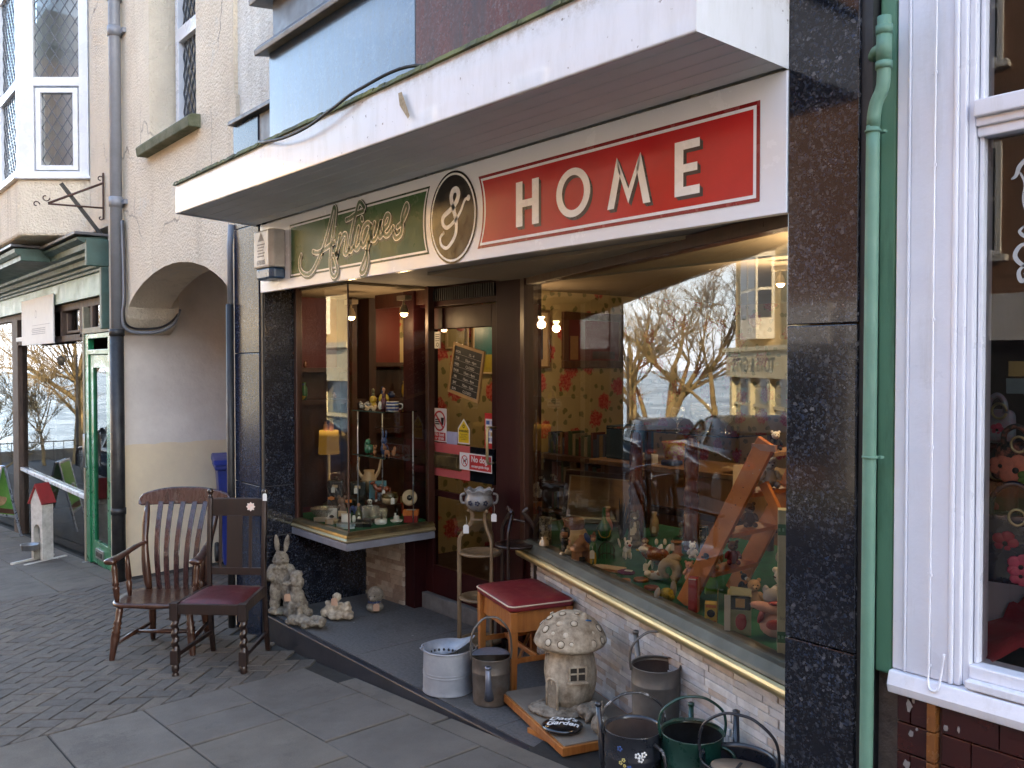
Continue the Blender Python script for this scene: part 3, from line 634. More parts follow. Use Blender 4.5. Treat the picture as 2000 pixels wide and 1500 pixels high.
# block capitals drawn as polygons, with a dropped shadow
HB, HT = 2.211, 2.398
def capitals(mb, dx, dz, y, mi):
    def q(*pts): flat(mb, [(x + dx, z + dz) for x, z in pts], y, mi)
    def rc(x0, x1, z0, z1): q((x0, z0), (x1, z0), (x1, z1), (x0, z1))
    rc(-2.825, -2.783, HB, HT); rc(-2.722, -2.680, HB, HT); rc(-2.783, -2.722, 2.290, 2.320)
    n = 40; o = [(-2.479 + .096 * math.cos(2 * PI * i / n) + dx, 2.305 + .096 * math.sin(2 * PI * i / n) + dz) for i in range(n)]
    i_ = [(-2.479 + .062 * math.cos(2 * PI * i / n) + dx, 2.305 + .068 * math.sin(2 * PI * i / n) + dz) for i in range(n)]
    mb.add([(x, y, z) for x, z in o + i_], [(i, (i + 1) % n, n + (i + 1) % n, n + i) for i in range(n)], mi)
    q((-2.292, HB), (-2.258, HB), (-2.226, 2.340), (-2.244, HT)); q((-2.244, HT), (-2.236, 2.345), (-2.186, HB + .01), (-2.186, 2.275))
    q((-2.186, HB + .01), (-2.136, 2.345), (-2.128, HT), (-2.186, 2.275)); q((-2.128, HT), (-2.146, 2.340), (-2.114, HB), (-2.080, HB))
    rc(-1.970, -1.932, HB, HT); rc(-1.932, -1.862, HT - .03, HT); rc(-1.932, -1.872, 2.290, 2.318); rc(-1.932, -1.862, HB, HB + .03)
s = MB(); capitals(s, .013, -.013, Y0 - .0024, 1); capitals(s, .007, -.007, Y0 - .0030, 1); capitals(s, 0, 0, Y0 - .0036, 0)
s.obj('home_lettering', [SPALE, mat('sign_letter_shadow', (.03, .02, .022), .3, bump=0)], sign)
# alarm box
ab = thing('alarm_box', 'white burglar alarm box with a blue base at the left end of the fascia sign', 'alarm box', (-5.18, 2.3, 2.15))
s = MB(); s.prism([(-5.315, 2.375, 2.235), (-5.315, 2.30, 2.235), (-5.285, 2.275, 2.235), (-5.075, 2.275, 2.235), (-5.045, 2.30, 2.235), (-5.045, 2.375, 2.235)], (0, 0, .235)); s.obj('cover', mat('alarm_plastic', (.66, .63, .58), .4, c2=(.52, .48, .42), vs=8), ab, bevel=.012)
s = MB(); s.prism([(-5.312, 2.375, 2.165), (-5.30, 2.305, 2.165), (-5.27, 2.285, 2.165), (-5.09, 2.285, 2.165), (-5.06, 2.305, 2.165), (-5.048, 2.375, 2.165)], (0, 0, .068)); s.obj('base', mat('alarm_blue', (.02, .06, .13), .3), ab, bevel=.012)
s = MB(); s.add([(-5.225, 2.2738, 2.40), (-5.135, 2.2738, 2.40), (-5.18, 2.2738, 2.455)], [(0, 1, 2)])
for i in range(5): s.box(-5.235 + .01 * (i % 2), -5.125 - .012 * (i % 3), 2.2735, 2.2742, 2.375 - i * .018, 2.383 - i * .018)
puttext(s, '678185', .04, (-5.18, 2.2735, 2.255), (1, 0, 0), (0, 0, 1), bold=.001); s.obj('printing', mat('faded_print', (.33, .31, .28), .7, bump=0), ab)
# cable sagging over the canopy edge
s = MB(); s.tube(crom([(-4.75, 2.28, 2.76), (-4.45, 1.99, 2.772), (-4.24, 1.86, 2.765), (-4.08, 1.80, 2.722), (-3.85, 1.80, 2.695), (-3.62, 1.81, 2.70), (-3.40, 1.82, 2.735), (-3.20, 1.84, 2.775), (-2.95, 1.95, 2.83), (-2.9, 2.28, 2.84)], 8), .0075, 6)
tag(s.obj('cable', BLACKP), 'black cable sagging over the front edge of the white canopy', 'cable')
# ------------------------------------------------------------------ door notices
RED = mat('notice_red', (.52, .03, .03), .35, bump=0); YEL = mat('notice_yellow', (.75, .55, .02), .4, bump=0); INK = mat('notice_black', (.01, .01, .01), .4, bump=0)
LILAC = mat('lilac_paper', (.42, .44, .62), .6, bump=0); RX, UZ = (1, 0, 0), (0, 0, 1)
def notice(name, label, x0, x1, z0, z1, m, y=3.300, cat='notice'):
    t = thing(name, label, cat, ((x0 + x1) / 2, y, z0)); s = MB(); s.box(x0, x1, y, y + .0015, z0, z1); s.obj('card', m, t); return t
def ring(mb, cx, cz, r, w, y, mi=0, n=28, sx=1):
    vs = [(cx + rr * math.cos(2 * PI * i / n) * sx, y, cz + rr * math.sin(2 * PI * i / n)) for rr in (r, r - w) for i in range(n)]
    mb.add(vs, [(i, (i + 1) % n, n + (i + 1) % n, n + i) for i in range(n)], mi)
t = notice('door_notice', 'white and red no food or drink notice at the lower left of the door glass', -4.795, -4.637, 1.125, 1.345, PAPER)
s = MB(); y = 3.2990; ring(s, -4.716, 1.262, .068, .012, y); s.box(-4.784, -4.648, y, y + .0005, 1.132, 1.186)
s.bar((-4.764, y - .001, 1.31), (-4.668, y - .001, 1.214), .001, .012, up=(1, 0, 1)); s.obj('red_print', RED, t)
s = MB(); s.add([(-4.70, y, 1.285), (-4.665, y, 1.285), (-4.672, y, 1.235), (-4.693, y, 1.235)], [(3, 2, 1, 0)])
for i in range(3): s.box(-4.765, -4.715, y, y + .0003, 1.238 + i * .014, 1.246 + i * .014)
s.obj('pictogram', INK, t); s = MB(); puttext(s, 'No food\nor drink', .031, (-4.716, y - .0006, 1.163), RX, UZ, bold=.0008, line=.8); s.obj('lettering', PAPER, t)
t = thing('warning_label', 'yellow triangular topped CCTV warning label on the door glass', 'notice', (-4.448, 3.3, 1.13))
s = MB(); s.add([(x, 3.3, z) for x, z in ((-4.512, 1.128), (-4.385, 1.128), (-4.385, 1.225), (-4.448, 1.29), (-4.512, 1.225))], [(0, 1, 2, 3, 4)]); s.obj('card', PAPER, t)
s = MB(); s.add([(x, 3.2992, z) for x, z in ((-4.503, 1.136), (-4.394, 1.136), (-4.394, 1.22), (-4.448, 1.277), (-4.503, 1.22))], [(0, 1, 2, 3, 4)]); s.obj('yellow_field', YEL, t)
s = MB(); puttext(s, 'WARNING', .021, (-4.448, 3.2985, 1.203), RX, UZ, bold=.0008); puttext(s, 'These premises\nare under\n24 hour CCTV\nsurveillance', .0125, (-4.448, 3.2985, 1.186), RX, UZ, line=.85); ring(s, -4.448, 1.24, .012, .006, 3.2985); s.obj('lettering', INK, t)
t = notice('no_dogs_notice', 'white and red no dogs except guide dogs notice beside the letter box', -4.425, -4.098, .975, 1.082, PAPER, y=3.250)
s = MB(); y = 3.2492; ring(s, -4.372, 1.03, .036, .006, y, sx=.95); s.box(-4.322, -4.104, y, y + .0004, .982, 1.074); s.bar((-4.398, y - .001, 1.055), (-4.347, y - .001, 1.004), .001, .006, up=(1, 0, 1)); s.obj('red_print', RED, t)
s = MB(); s.ell((-4.372, y, 1.03), (.015, .0005, .007)); s.ell((-4.356, y, 1.041), (.007, .0005, .006)); s.box(-4.384, -4.380, y - .0004, y, 1.012, 1.03); s.box(-4.366, -4.362, y - .0004, y, 1.012, 1.03); s.obj('pictogram', INK, t)
s = MB(); puttext(s, 'No dogs', .052, (-4.213, y - .0006, 1.031), RX, UZ, bold=.0012); puttext(s, 'except guide dogs', .024, (-4.213, y - .0006, .998), RX, UZ, bold=.0006); s.obj('lettering', PAPER, t)
t = notice('card_notice', 'red edged list of accepted payment cards beside the door handle', -4.232, -4.13, 1.115, 1.335, RED)
s = MB(); s.box(-4.222, -4.135, 3.2990, 3.2994, 1.15, 1.30, 0)
for i in range(4):
    for j in range(2): s.box(-4.215 + j * .042, -4.181 + j * .042, 3.2984, 3.2988, 1.16 + i * .035, 1.184 + i * .035, 1 + (i + j) % 3)
s.obj('printing', [PAPER, mat('card_blue', (.05, .12, .35), .4, bump=0), LILAC, mat('card_tan', (.5, .35, .15), .4, bump=0)], t)
tag(MB().box(-4.636, -4.518, 3.3, 3.3012, 1.118, 1.198).obj('paper_slip', LILAC), 'small lilac paper slip between the food notice and the yellow label', 'paper')
t = notice('corner_sticker', 'small pale sticker in the top left corner of the door glass', -4.772, -4.70, 1.74, 1.85, mat('aged_sticker', (.42, .44, .42), .5), cat='sticker')
s = MB()
for i in range(4): s.box(-4.762, -4.715 - .006 * (i % 2), 3.2992, 3.2996, 1.83 - i * .014, 1.835 - i * .014)
ring(s, -4.737, 1.765, .014, .005, 3.2992); s.obj('printing', INK, t)
# opening hours blackboard, tilted
t = thing('hours_board', 'small chalked blackboard of opening hours in a light wood frame hung askew in the door', 'blackboard', (-4.43, 3.318, 1.44))
bb = Matrix.Translation((-4.425, 3.302, 1.585)) @ Matrix.Rotation(rad(12), 4, 'Y')
s = MB()
for a in ((-.165, -.145, -.145, .145), (.145, .165, -.145, .145), (-.165, .165, .145, .165), (-.165, .165, -.165, -.145)): s.box(a[0], a[1], -.006, .008, a[2], a[3], 0, bb)
s.obj('frame', mat('light_frame_wood', (.42, .26, .10), .5, vs=10), t, bevel=.002)
s = MB(); s.box(-.146, .146, .0, .006, -.146, .146, 0, bb); s.obj('slate', mat('blackboard', (.012, .014, .015), .6, vs=20), t)
s = MB()
for i, (d, h) in enumerate((('MON', '10 - 4'), ('TUE', '10am - 4pm'), ('WED', 'CLOSED'), ('THUR', '10am - 4pm'), ('FRI', '10am - 4pm'), ('SAT', '10am - 5pm'), ('SUN', 'CLOSED'))):
    zz = .112 - i * .04
    for txt, sz, x in ((d, .022, -.108), (h, .025, .035)): puttext(s, txt, sz, bb @ Vector((x, -.0015, zz - .008)), bb.to_3x3() @ Vector(RX), bb.to_3x3() @ Vector(UZ), bold=.0006 if sz < .024 else .0001)
    s.box(-.14, .14, -.001, -.0005, zz - .016, zz - .0150, 0, bb)
s.obj('chalk_lettering', mat('chalk', (.62, .62, .58), .9, bump=0), t)
# ------------------------------------------------------------------ cream house over the arch
house = thing('cream_house', 'cream roughcast house with leaded windows above an arched passage', 'house', (-8, 2.4, 0))
def H(mb, name, m, parent=None, **k): return mb.obj(name, m, parent or house, **k)
ARC = [(-8.383, 2.159), (-8.289, 2.215), (-8.12, 2.29), (-7.93, 2.351), (-7.66, 2.41), (-7.387, 2.443), (-7.18, 2.452), (-6.996, 2.448), (-6.73, 2.42), (-6.469, 2.367), (-6.27, 2.30), (-6.114, 2.234), (-5.984, 2.152), (-5.93, 2.035)]
T0, T1 = 2.40, 2.76
s = MB()
def wb(x0, x1, z0, z1, mi=0): s.box(x0, x1, T0, T1, z0, z1, mi)
wb(-9.0, -8.672, -.8, 3.50); s.prism([(-8.671, T0, 1.92), (-8.60, T0, 1.935), (-8.50, T0, 1.985), (-8.43, T0, 2.06), (-8.384, T0, 2.157), (-8.384, T0, 2.6), (-8.671, T0, 2.6)], (0, .46, 0)); wb(-8.671, -8.384, 2.6, 3.5); wb(-5.93, -5.872, -.6, 3.50)
for (xa, za), (xb, zb) in zip(ARC, ARC[1:]):
    s.add([(xa, T0, za), (xb, T0, zb), (xb, T0, 3.5), (xa, T0, 3.5), (xa, T1 + .02, za), (xb, T1 + .02, zb), (xb, T1 + .02, 3.5), (xa, T1 + .02, 3.5)], [(0, 1, 2, 3), (4, 7, 6, 5), (0, 4, 5, 1)])
wb(-9.0, -7.72, 3.50, 8.0); wb(-6.62, -5.90, 3.50, 8.0); wb(-7.72, -6.62, 6.2, 8.0)
wb(-17, -9.0, 2.98, 3.2); wb(-9.62, -9.0, 3.2, 8); wb(-17, -9.62, 7.4, 8); wb(-17, -14.6, 3.2, 7.4)
H(s, 'wall', RENDER)
s = MB(); s.prism([(-17, 1.84, 2.96), (-10.15, 1.84, 2.96), (-9.68, 2.41, 2.96), (-9.68, 2.7, 2.96), (-17, 2.7, 2.96)], (0, 0, .585)); H(s, 'bay_base', RENDER, bevel=.03)
s = MB(); s.box(-8.95, -8.668, 2.404, 9, -.8, 3.2); s.box(-8.7, -5.94, 9.0, 9.2, -.8, 3.2); s.box(-5.99, -5.935, 2.77, 9, -.8, 3.2)
s.box(-8.66, -5.93, 2.78, 3.9, 2.75, 3.1); H(s, 'passage_wall', PASS)
# rounded rib where the arch springs
s = MB(); s.box(-8.80, -8.655, 2.392, 2.44, -.7, 1.90); H(s, 'wall_foot', DARKR, bevel=.01)
# sash window with stone sill
s = MB()
for a in ((-7.66, -7.60, 3.5, 6.2), (-6.70, -6.64, 3.5, 6.2), (-7.60, -6.70, 3.52, 3.58), (-7.60, -6.70, 4.42, 4.50), (-7.60, -6.70, 6.1, 6.2)): s.box(a[0], a[1], 2.60, 2.68, a[2], a[3])
for a in ((-7.585, -7.54, 3.59, 4.41), (-6.76, -6.715, 3.59, 4.41), (-7.54, -6.76, 3.59, 3.63), (-7.54, -6.76, 4.37, 4.41)): s.box(a[0], a[1], 2.585, 2.66, a[2], a[3])
wn = H(s, 'window', WHITE, bevel=.004)
def leaded(p0, ux, uz, w, h, parent, dw=.095, dh=.155):
    """pane plus diamond leading; p0 corner, ux/uz unit vectors"""
    p0, ux, uz = Vector(p0), Vector(ux).normalized(), Vector(uz); nn = ux.cross(uz)
    s = MB(); s.add([p0, p0 + ux * w, p0 + ux * w + uz * h, p0 + uz * h], [(0, 1, 2, 3)]); H(s, 'pane', HOUSEGLASS, parent)
    s = MB(); k = dh / dw
    for sg in (1, -1):
        c = -h - w * k
        while c < h + w * k:
            pts = []
            for x in (0, w):
                pts.append((x, sg * k * x + c))
            (x0, z0), (x1, z1) = pts; t0, t1 = 0, 1; dz = z1 - z0
            if dz:
                ta, tb = sorted(((0 - z0) / dz, (h - z0) / dz)); t0, t1 = max(0, ta), min(1, tb)
            if t1 - t0 > .01:
                a = p0 + ux * (w * t0) + uz * (z0 + dz * t0) + nn * .004; b = p0 + ux * (w * t1) + uz * (z0 + dz * t1) + nn * .004
                s.bar(a, b, .005, .008, up=ux.cross(uz).cross(b - a))
            c += dh * 1.0 * 2 / 2 * 1.0
    H(s, 'lead_came', mat('lead_came', (.13, .14, .16), .5, metal=.3), parent)
leaded((-7.54, 2.63, 3.63), (1, 0, 0), (0, 0, 1), .78, .74, wn); leaded((-7.60, 2.65, 4.50), (1, 0, 0), (0, 0, 1), .90, 1.6, wn)
s = MB(); s.prism([(-7.79, 2.60, 3.415), (-7.79, 2.31, 3.405), (-7.79, 2.30, 3.475), (-7.79, 2.33, 3.505), (-7.79, 2.60, 3.525)], (1.26, 0, 0)); H(s, 'window_sill', STONE, wn, bevel=.008)
s = MB(); s.box(-8.9, -5.9, 4.2, 4.25, 3.1, 7); H(s, 'inner_wall', mat('net_curtain', (.5, .5, .48), .9, vs=3, stretch=(8, 8, .5)), wn)
# upper bay window
def splayframe(z0, z1, a, b):                # bars on the splayed face between parameters a..b
    A = Vector((-10.148, 1.837, 0)); Bp = Vector((-9.68, 2.40, 0)); p, q = A.lerp(Bp, a), A.lerp(Bp, b); nn = Vector((.77, -.64, 0))
    s.prism([(p.x + nn.x * .0, p.y, z0), (q.x, q.y, z0), (q.x - nn.x * .07, q.y - nn.y * .07, z0), (p.x - nn.x * .07, p.y - nn.y * .07, z0)], (0, 0, z1 - z0))
s = MB()
splayframe(3.56, 7.4, .0, .235); splayframe(3.56, 7.4, .87, 1.0); splayframe(3.56, 3.62, .235, .87); splayframe(4.49, 4.58, .235, .87)
splayframe(3.63, 4.47, .26, .33); splayframe(3.63, 4.47, .78, .85); splayframe(3.63, 3.68, .33, .78); splayframe(4.42, 4.47, .33, .78)
x = -10.15
for i in range(5):
    s.box(x - .09, x, 1.845, 1.93, 3.56, 7.4); s.box(x - .95, x - .09, 1.845, 1.93, 3.56, 3.65); s.box(x - .95, x - .09, 1.85, 1.92, 4.49, 4.58); s.box(x - .95, x - .09, 1.85, 1.92, 5.6, 5.7); x -= .95
bw = H(s, 'bay_window', WHITE, bevel=.004)
A_, B_ = Vector((-10.148, 1.837, 0)), Vector((-9.68, 2.40, 0)); u = (B_ - A_).normalized(); nn = Vector((u.y, -u.x, 0)); Ls = (B_ - A_).length
p = A_ + u * Ls * .33 - nn * .035; leaded((p.x, p.y, 3.68), u, (0, 0, 1), Ls * .45, .74, bw, .105, .165)
p = A_ + u * Ls * .235 - nn * .035; leaded((p.x, p.y, 4.58), u, (0, 0, 1), Ls * .635, 1.5, bw, .105, .165)
for i in range(4): leaded((-10.24 - .95 * i - .86, 1.885, 3.65), (1, 0, 0), (0, 0, 1), .86, .84, bw, .12, .165); leaded((-10.24 - .95 * i - .86, 1.885, 4.58), (1, 0, 0), (0, 0, 1), .86, 1.02, bw, .12, .165)
s = MB(); s.prism([(-17, 1.80, 3.535), (-10.13, 1.80, 3.535), (-9.63, 2.39, 3.535), (-9.63, 2.6, 3.535), (-17, 2.6, 3.535)], (0, 0, .03)); H(s, 'window_sill', WHITE, bw, bevel=.006)
s = MB(); s.box(-17, -9.4, 3.3, 3.35, 3.2, 7.4); s.box(-9.66, -9.6, 2.6, 3.3, 3.5, 7.4); H(s, 'net_curtain', MATS['net_curtain'], bw)
s = MB(); s.box(-17, -5.9, 9.21, 11, -.8, 8); s.box(-17, -8.96, 3.4, 9.2, 3.0, 8.0); s.prism([(-17, 2.3, 8), (-17, 11.1, 8), (-17, 6.7, 10.4)], (11.05, 0, 0)); H(s, 'roof', MATS['slate_roof'])
# ------------------------------------------------------------------ pale green shopfront below the bay
sf = thing('green_shopfront', 'pale green chip shop front with projecting cornice and emerald door', 'shop front', (-11, 2.42, -.5))
s = MB(); s.box(-16.9, -9.06, 2.40, 2.44, 2.33, 2.56); s.obj('fascia', LGREEN, sf, bevel=.004)
s = MB(); C = [(2.40, 2.56), (2.37, 2.56), (2.37, 2.585), (2.35, 2.60), (2.35, 2.625), (2.31, 2.64), (2.31, 2.69), (2.26, 2.70), (2.25, 2.73), (2.20, 2.745), (2.20, 2.80), (2.14, 2.83), (2.13, 2.85), (2.40, 2.87)]
s.prism([(-16.9, y, z) for y, z in C], (7.86, 0, 0)); s.obj('cornice', DGREEN, sf)
s = MB(); C2 = [(2.30, 2.745), (1.92, 2.745), (1.92, 2.80), (1.90, 2.80), (1.87, 2.83), (1.86, 2.87), (2.30, 2.885)]
s.prism([(-16.9, y, z) for y, z in C2], (6.4, 0, 0)); s.obj('projecting_cornice', DGREEN, sf, bevel=.004)
s = MB(); s.box(-9.055, -8.985, 2.20, 2.44, 2.58, 2.84); s.box(-9.058, -8.99, 2.33, 2.44, 1.98, 2.58); s.obj('console_bracket', DGREEN, sf, bevel=.01)
s = MB(); s.box(-16.9, -10.5, 1.83, 2.42, 2.886, 2.915); s.box(-10.52, -9.0, 2.10, 2.42, 2.872, 2.90); s.obj('lead_flashing', LEAD, sf, bevel=.006)
OLDW = mat('weathered_oak', (.10, .062, .045), .7, c2=(.05, .035, .028), vs=5, bump=.4, stretch=(5, 5, 1))
s = MB(); s.box(-16.9, -9.06, 2.46, 2.52, 2.25, 2.33); s.box(-14.0, -13.62, 2.44, 2.56, -.9, 2.25); s.box(-11.2, -11.12, 2.45, 2.55, 1.93, 2.25); s.box(-10.32, -10.14, 2.45, 2.55, 1.93, 2.25); s.box(-13.62, -10.06, 2.45, 2.54, 1.90, 1.97)
s.box(-10.98, -10.4, 2.47, 2.52, 1.99, 2.02); s.box(-10.98, -10.93, 2.47, 2.52, 2.02, 2.22); s.box(-9.88, -9.80, 2.45, 2.55, 2.02, 2.25); s.obj('window_frame', OLDW, sf, bevel=.004)
s = MB(); s.box(-10.09, -10.03, 2.42, 2.50, -.5, 2.25, 0); s.box(-10.03, -9.08, 2.42, 2.50, 1.96, 2.02, 0); s.obj('door_post', mat('aged_cream_wood', (.26, .24, .17), .6, c2=(.17, .16, .11), vs=8), sf, bevel=.003)
s = MB(); s.add([(-13.62, 2.50, -.9), (-10.09, 2.50, -.9), (-10.09, 2.50, 1.90), (-13.62, 2.50, 1.90)], [(0, 1, 2, 3)]); s.add([(-16.9, 2.50, -1.2), (-14, 2.50, -1.2), (-14, 2.50, 2.25), (-16.9, 2.50, 2.25)], [(0, 1, 2, 3)])
s.add([(-10.93, 2.51, 2.0), (-10.14, 2.51, 2.0), (-10.14, 2.51, 2.25), (-10.93, 2.51, 2.25)], [(0, 1, 2, 3)]); s.add([(-9.8, 2.48, 2.03), (-9.08, 2.48, 2.03), (-9.08, 2.48, 2.25), (-9.8, 2.48, 2.25)], [(0, 1, 2, 3)]); sg = s.obj('shop_window', SHOPGLASS, sf)
s = MB(); s.box(-13.63, -10.10, 2.455, 2.497, .17, .215); s.obj('window_bar', WHITE, sg, bevel=.004)
s = MB(); s.box(-10.03, -9.90, 2.43, 2.49, -.46, 1.955); s.box(-9.17, -9.08, 2.43, 2.49, -.46, 1.955); s.box(-9.9, -9.17, 2.43, 2.49, 1.905, 1.955); s.box(-9.9, -9.17, 2.43, 2.49, 1.74, 1.79); s.obj('door_frame', EGREEN, sf, bevel=.004)
s = MB(); s.box(-9.89, -9.77, 2.445, 2.485, -.44, 1.735); s.box(-9.29, -9.18, 2.445, 2.485, -.44, 1.735); s.box(-9.77, -9.29, 2.445, 2.485, 1.60, 1.735); s.box(-9.77, -9.29, 2.445, 2.485, -.44, -.20); gd = s.obj('door', EGREEN, sf, bevel=.004)
s = MB(); s.add([(-9.77, 2.465, -.2), (-9.29, 2.465, -.2), (-9.29, 2.465, 1.6), (-9.77, 2.465, 1.6)], [(0, 1, 2, 3)]); s.obj('glass_pane', SHOPGLASS, gd)
s = MB(); s.box(-9.70, -9.42, 2.43, 2.446, -.37, -.27, 0); s.box(-9.66, -9.46, 2.424, 2.431, -.345, -.295, 1); s.obj('letter_box', [mat('steel_plate', (.4, .4, .4), .35, metal=.9), BLACKP], gd, bevel=.003)
s = MB(); s.tube([(-9.93, 2.41, .55), (-9.93, 2.39, .55), (-9.93, 2.39, .9), (-9.93, 2.41, .9)], .014); s.obj('handle', MATS['steel_plate'], gd)
s = MB(); s.box(-10.05, -9.05, 2.38, 2.5, -.62, -.47); s.obj('doorstep', mat('worn_step_paint', (.45, .47, .48), .7, c2=(.22, .22, .22), vs=9), sf, bevel=.006)
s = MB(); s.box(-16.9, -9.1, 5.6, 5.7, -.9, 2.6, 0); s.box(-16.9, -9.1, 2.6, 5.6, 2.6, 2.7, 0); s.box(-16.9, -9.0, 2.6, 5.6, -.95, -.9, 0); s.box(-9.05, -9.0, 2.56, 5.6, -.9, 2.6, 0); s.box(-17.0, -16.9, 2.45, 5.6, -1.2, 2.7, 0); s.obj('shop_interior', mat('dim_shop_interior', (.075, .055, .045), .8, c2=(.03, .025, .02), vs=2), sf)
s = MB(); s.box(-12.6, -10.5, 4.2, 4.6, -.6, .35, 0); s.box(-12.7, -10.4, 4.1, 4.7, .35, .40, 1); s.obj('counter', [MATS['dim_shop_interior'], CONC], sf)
# projecting white panel and dark menu poster
t = thing('fascia_panel', 'plain white sign panel hung over the pale green fascia', 'sign', (-12.08, 2.39, 1.9))
s = MB(); s.box(-12.97, -11.20, 2.375, 2.392, 1.885, 2.46); s.box(-13.45, -12.4, 2.394, 2.42, 1.945, 2.0); s.obj('panel', PAPER, t, bevel=.003)
s = MB(); s.box(-12.3, -11.35, 2.373, 2.3745, 2.12, 2.125)
for i in range(4): s.box(-12.35 + .03 * (i % 2), -11.6, 2.373, 2.3745, 2.01 + i * .022, 2.02 + i * .022)
ring(s, -12.1, 2.26, .05, .012, 2.3735); s.obj('printing', mat('pale_grey_print', (.45, .45, .47), .6, bump=0), t)
t = thing('menu_poster', 'dark fish and chips menu poster with white writing in the shop window', 'poster', (-12.8, 2.49, .5))
s = MB(); s.box(-13.55, -11.75, 2.512, 2.52, .45, 1.23); s.obj('panel', mat('dark_poster', (.030, .026, .022), .85, bump=0, spec=.05), t)
s = MB(); o_ = (2.4835,)
puttext(s, 'Fish & Chips - £7.50', .14, (-12.65, 2.5105, .90), RX, UZ, bold=.001); puttext(s, 'Proudly serving\nfresh fish daily\nfrom 11.30am', .095, (-12.65, 2.5105, .77), RX, UZ, line=.9); s.box(-13.2, -12.1, 2.5105, 2.511, 1.0, 1.006); puttext(s, 'FRYERS', .07, (-12.65, 2.5105, 1.02), RX, UZ)
s.obj('lettering', PAPER, t)
s = MB()
for st_ in ([(-12.95, 1.11), (-12.87, 1.07), (-12.75, 1.10), (-12.8, 1.18), (-12.72, 1.20), (-12.68, 1.12), (-12.72, 1.07), (-12.6, 1.09)], [(-12.62, 1.19), (-12.58, 1.09), (-12.5, 1.08), (-12.38, 1.12)]): ribbon(s, st_, .018, 2.5105)
s.obj('swirl_logo', mat('gold_print', (.55, .5, .25), .5, bump=0), t)
# scrolled iron bracket
br = thing('sign_bracket', 'empty scrolled wrought iron sign bracket fixed above the green cornice', 'bracket', (-9.10, 2.39, 3.1))
s = MB(); s.bar((-9.10, 2.385, 3.05), (-9.10, 2.385, 3.50), .03, .012, up=(0, 1, 0)); s.tube([(-9.10, 2.38, 3.40), (-9.10, 1.90, 3.15)], .011, 6); s.tube([(-9.10, 2.38, 3.16), (-9.10, 1.90, 3.145)], .009, 6)
for c, r0, d in (((2.36, 3.44), .03, 1), ((1.88, 3.20), .035, -1), ((1.80, 3.13), .03, 1), ((2.36, 3.06), .02, -1)):
    s.tube([(-9.10, c[0] + r0 * math.cos(a) * (1 - a / 9), c[1] + r0 * d * math.sin(a) * (1 - a / 9)) for a in [k * .45 for k in range(12)]], .006, 5)
s.obj('ironwork', RUST, br)
s = MB(); s.bar((-9.14, 2.40, 2.87), (-9.14, 2.02, 3.36), .035, .03); s.obj('strut', BLACKP, br)
# downpipes
dp = thing('grey_downpipe', 'grey painted downpipe with a black lower half beside the arch', 'downpipe', (-8.49, 2.33, -.5))
s = MB(); s.tube([(-8.49, 2.335, 1.93), (-8.49, 2.335, 8)], .052, 16)
for z in (2.02,): pass
s.obj('upper_pipe', PIPEGREY, dp)
s = MB(); s.tube([(-8.49, 2.33, -.5), (-8.49, 2.33, 1.95)], .060, 16)
for z in (.25, 1.9): s.tube([(-8.49, 2.33, z), (-8.49, 2.33, z + .06)], .067, 16)
s.obj('lower_pipe', BLACKP, dp)
for z in (3.08, 4.63):
    s = MB(); s.tube([(-8.49, 2.335, z), (-8.49, 2.335, z + .09)], .062, 16); s.box(-8.49, -8.36, 2.37, 2.40, z + .02, z + .06); s.obj('pipe_bracket', PIPEGREY, dp)
s = MB(); s.tube([(-8.49, 2.335, 4.95), (-8.49, 2.335, 5.05)], .063, 16); s.obj('collar', PIPEGREY, dp)
dp = thing('thin_downpipe', 'thin dark drainpipe in the corner between arch and granite pillar', 'downpipe', (-5.90, 2.36, -.3))
s = MB(); s.tube([(-5.885, 2.355, -.25), (-5.885, 2.355, 2.05)], .026, 10); s.obj('lower_pipe', BLACKP, dp); s = MB(); s.tube([(-5.885, 2.36, 2.04), (-5.89, 2.36, 2.45), (-5.90, 2.375, 2.6)], .02, 10); s.obj('upper_pipe', PIPEGREY, dp)
# looped cables at the arch
for i, (off, lab) in enumerate(((0, 'thick grey telephone cable looping under the arch springing'), (.035, 'thin black cable looping beside the thicker grey one at the arch'))):
    s = MB(); s.tube(crom([(-8.43 + off, 2.37, 2.95), (-8.40 + off, 2.37, 2.6), (-8.39 + off, 2.37, 2.25), (-8.40 + off, 2.36, 2.08 + off), (-8.42 + off, 2.385, 1.97 + off), (-8.43, 2.5, 1.93 + off), (-8.42, 2.7, 1.95 + off), (-8.40, 2.82, 2.03 + off), (-8.42, 2.88, 2.16)], 6), .016 - .006 * i, 7)
    tag(s.obj('wall_cable', (PIPEGREY, BLACKP)[i]), lab, 'cable', 'cables looped at the arch')
# ------------------------------------------------------------------ right neighbour: green strip, white window
gs = thing('white_fronted_shop', 'gift shop with a green strip, thick white window frame and oxblood tiles', 'shop', (0, 2.42, 0))
s = MB(); s.box(-1.266, -1.18, 2.45, 2.8, .735, 8); s.box(-1.262, -1.212, 2.425, 2.46, .74, 8); s.obj('green_wall', WALLGREEN, gs, bevel=.006)
s = MB(); s.box(-1.266, -1.19, 2.46, 2.8, -.1, .733); s.obj('bare_masonry', mat('bare_masonry', (.20, .16, .13), .95, c2=(.11, .09, .08), vs=14, bump=.8, bs=30, bd=.02), gs)
s = MB()
for x0, x1, y in ((-1.205, -1.172, 2.415), (-1.172, -1.164, 2.409), (-1.164, -1.098, 2.4125), (-1.098, -1.048, 2.4145), (-1.048, -1.036, 2.408), (-1.036, -1.018, 2.4165), (-1.018, -1.0, 2.43)): s.box(x0, x1, y, 2.55, .765, 8)
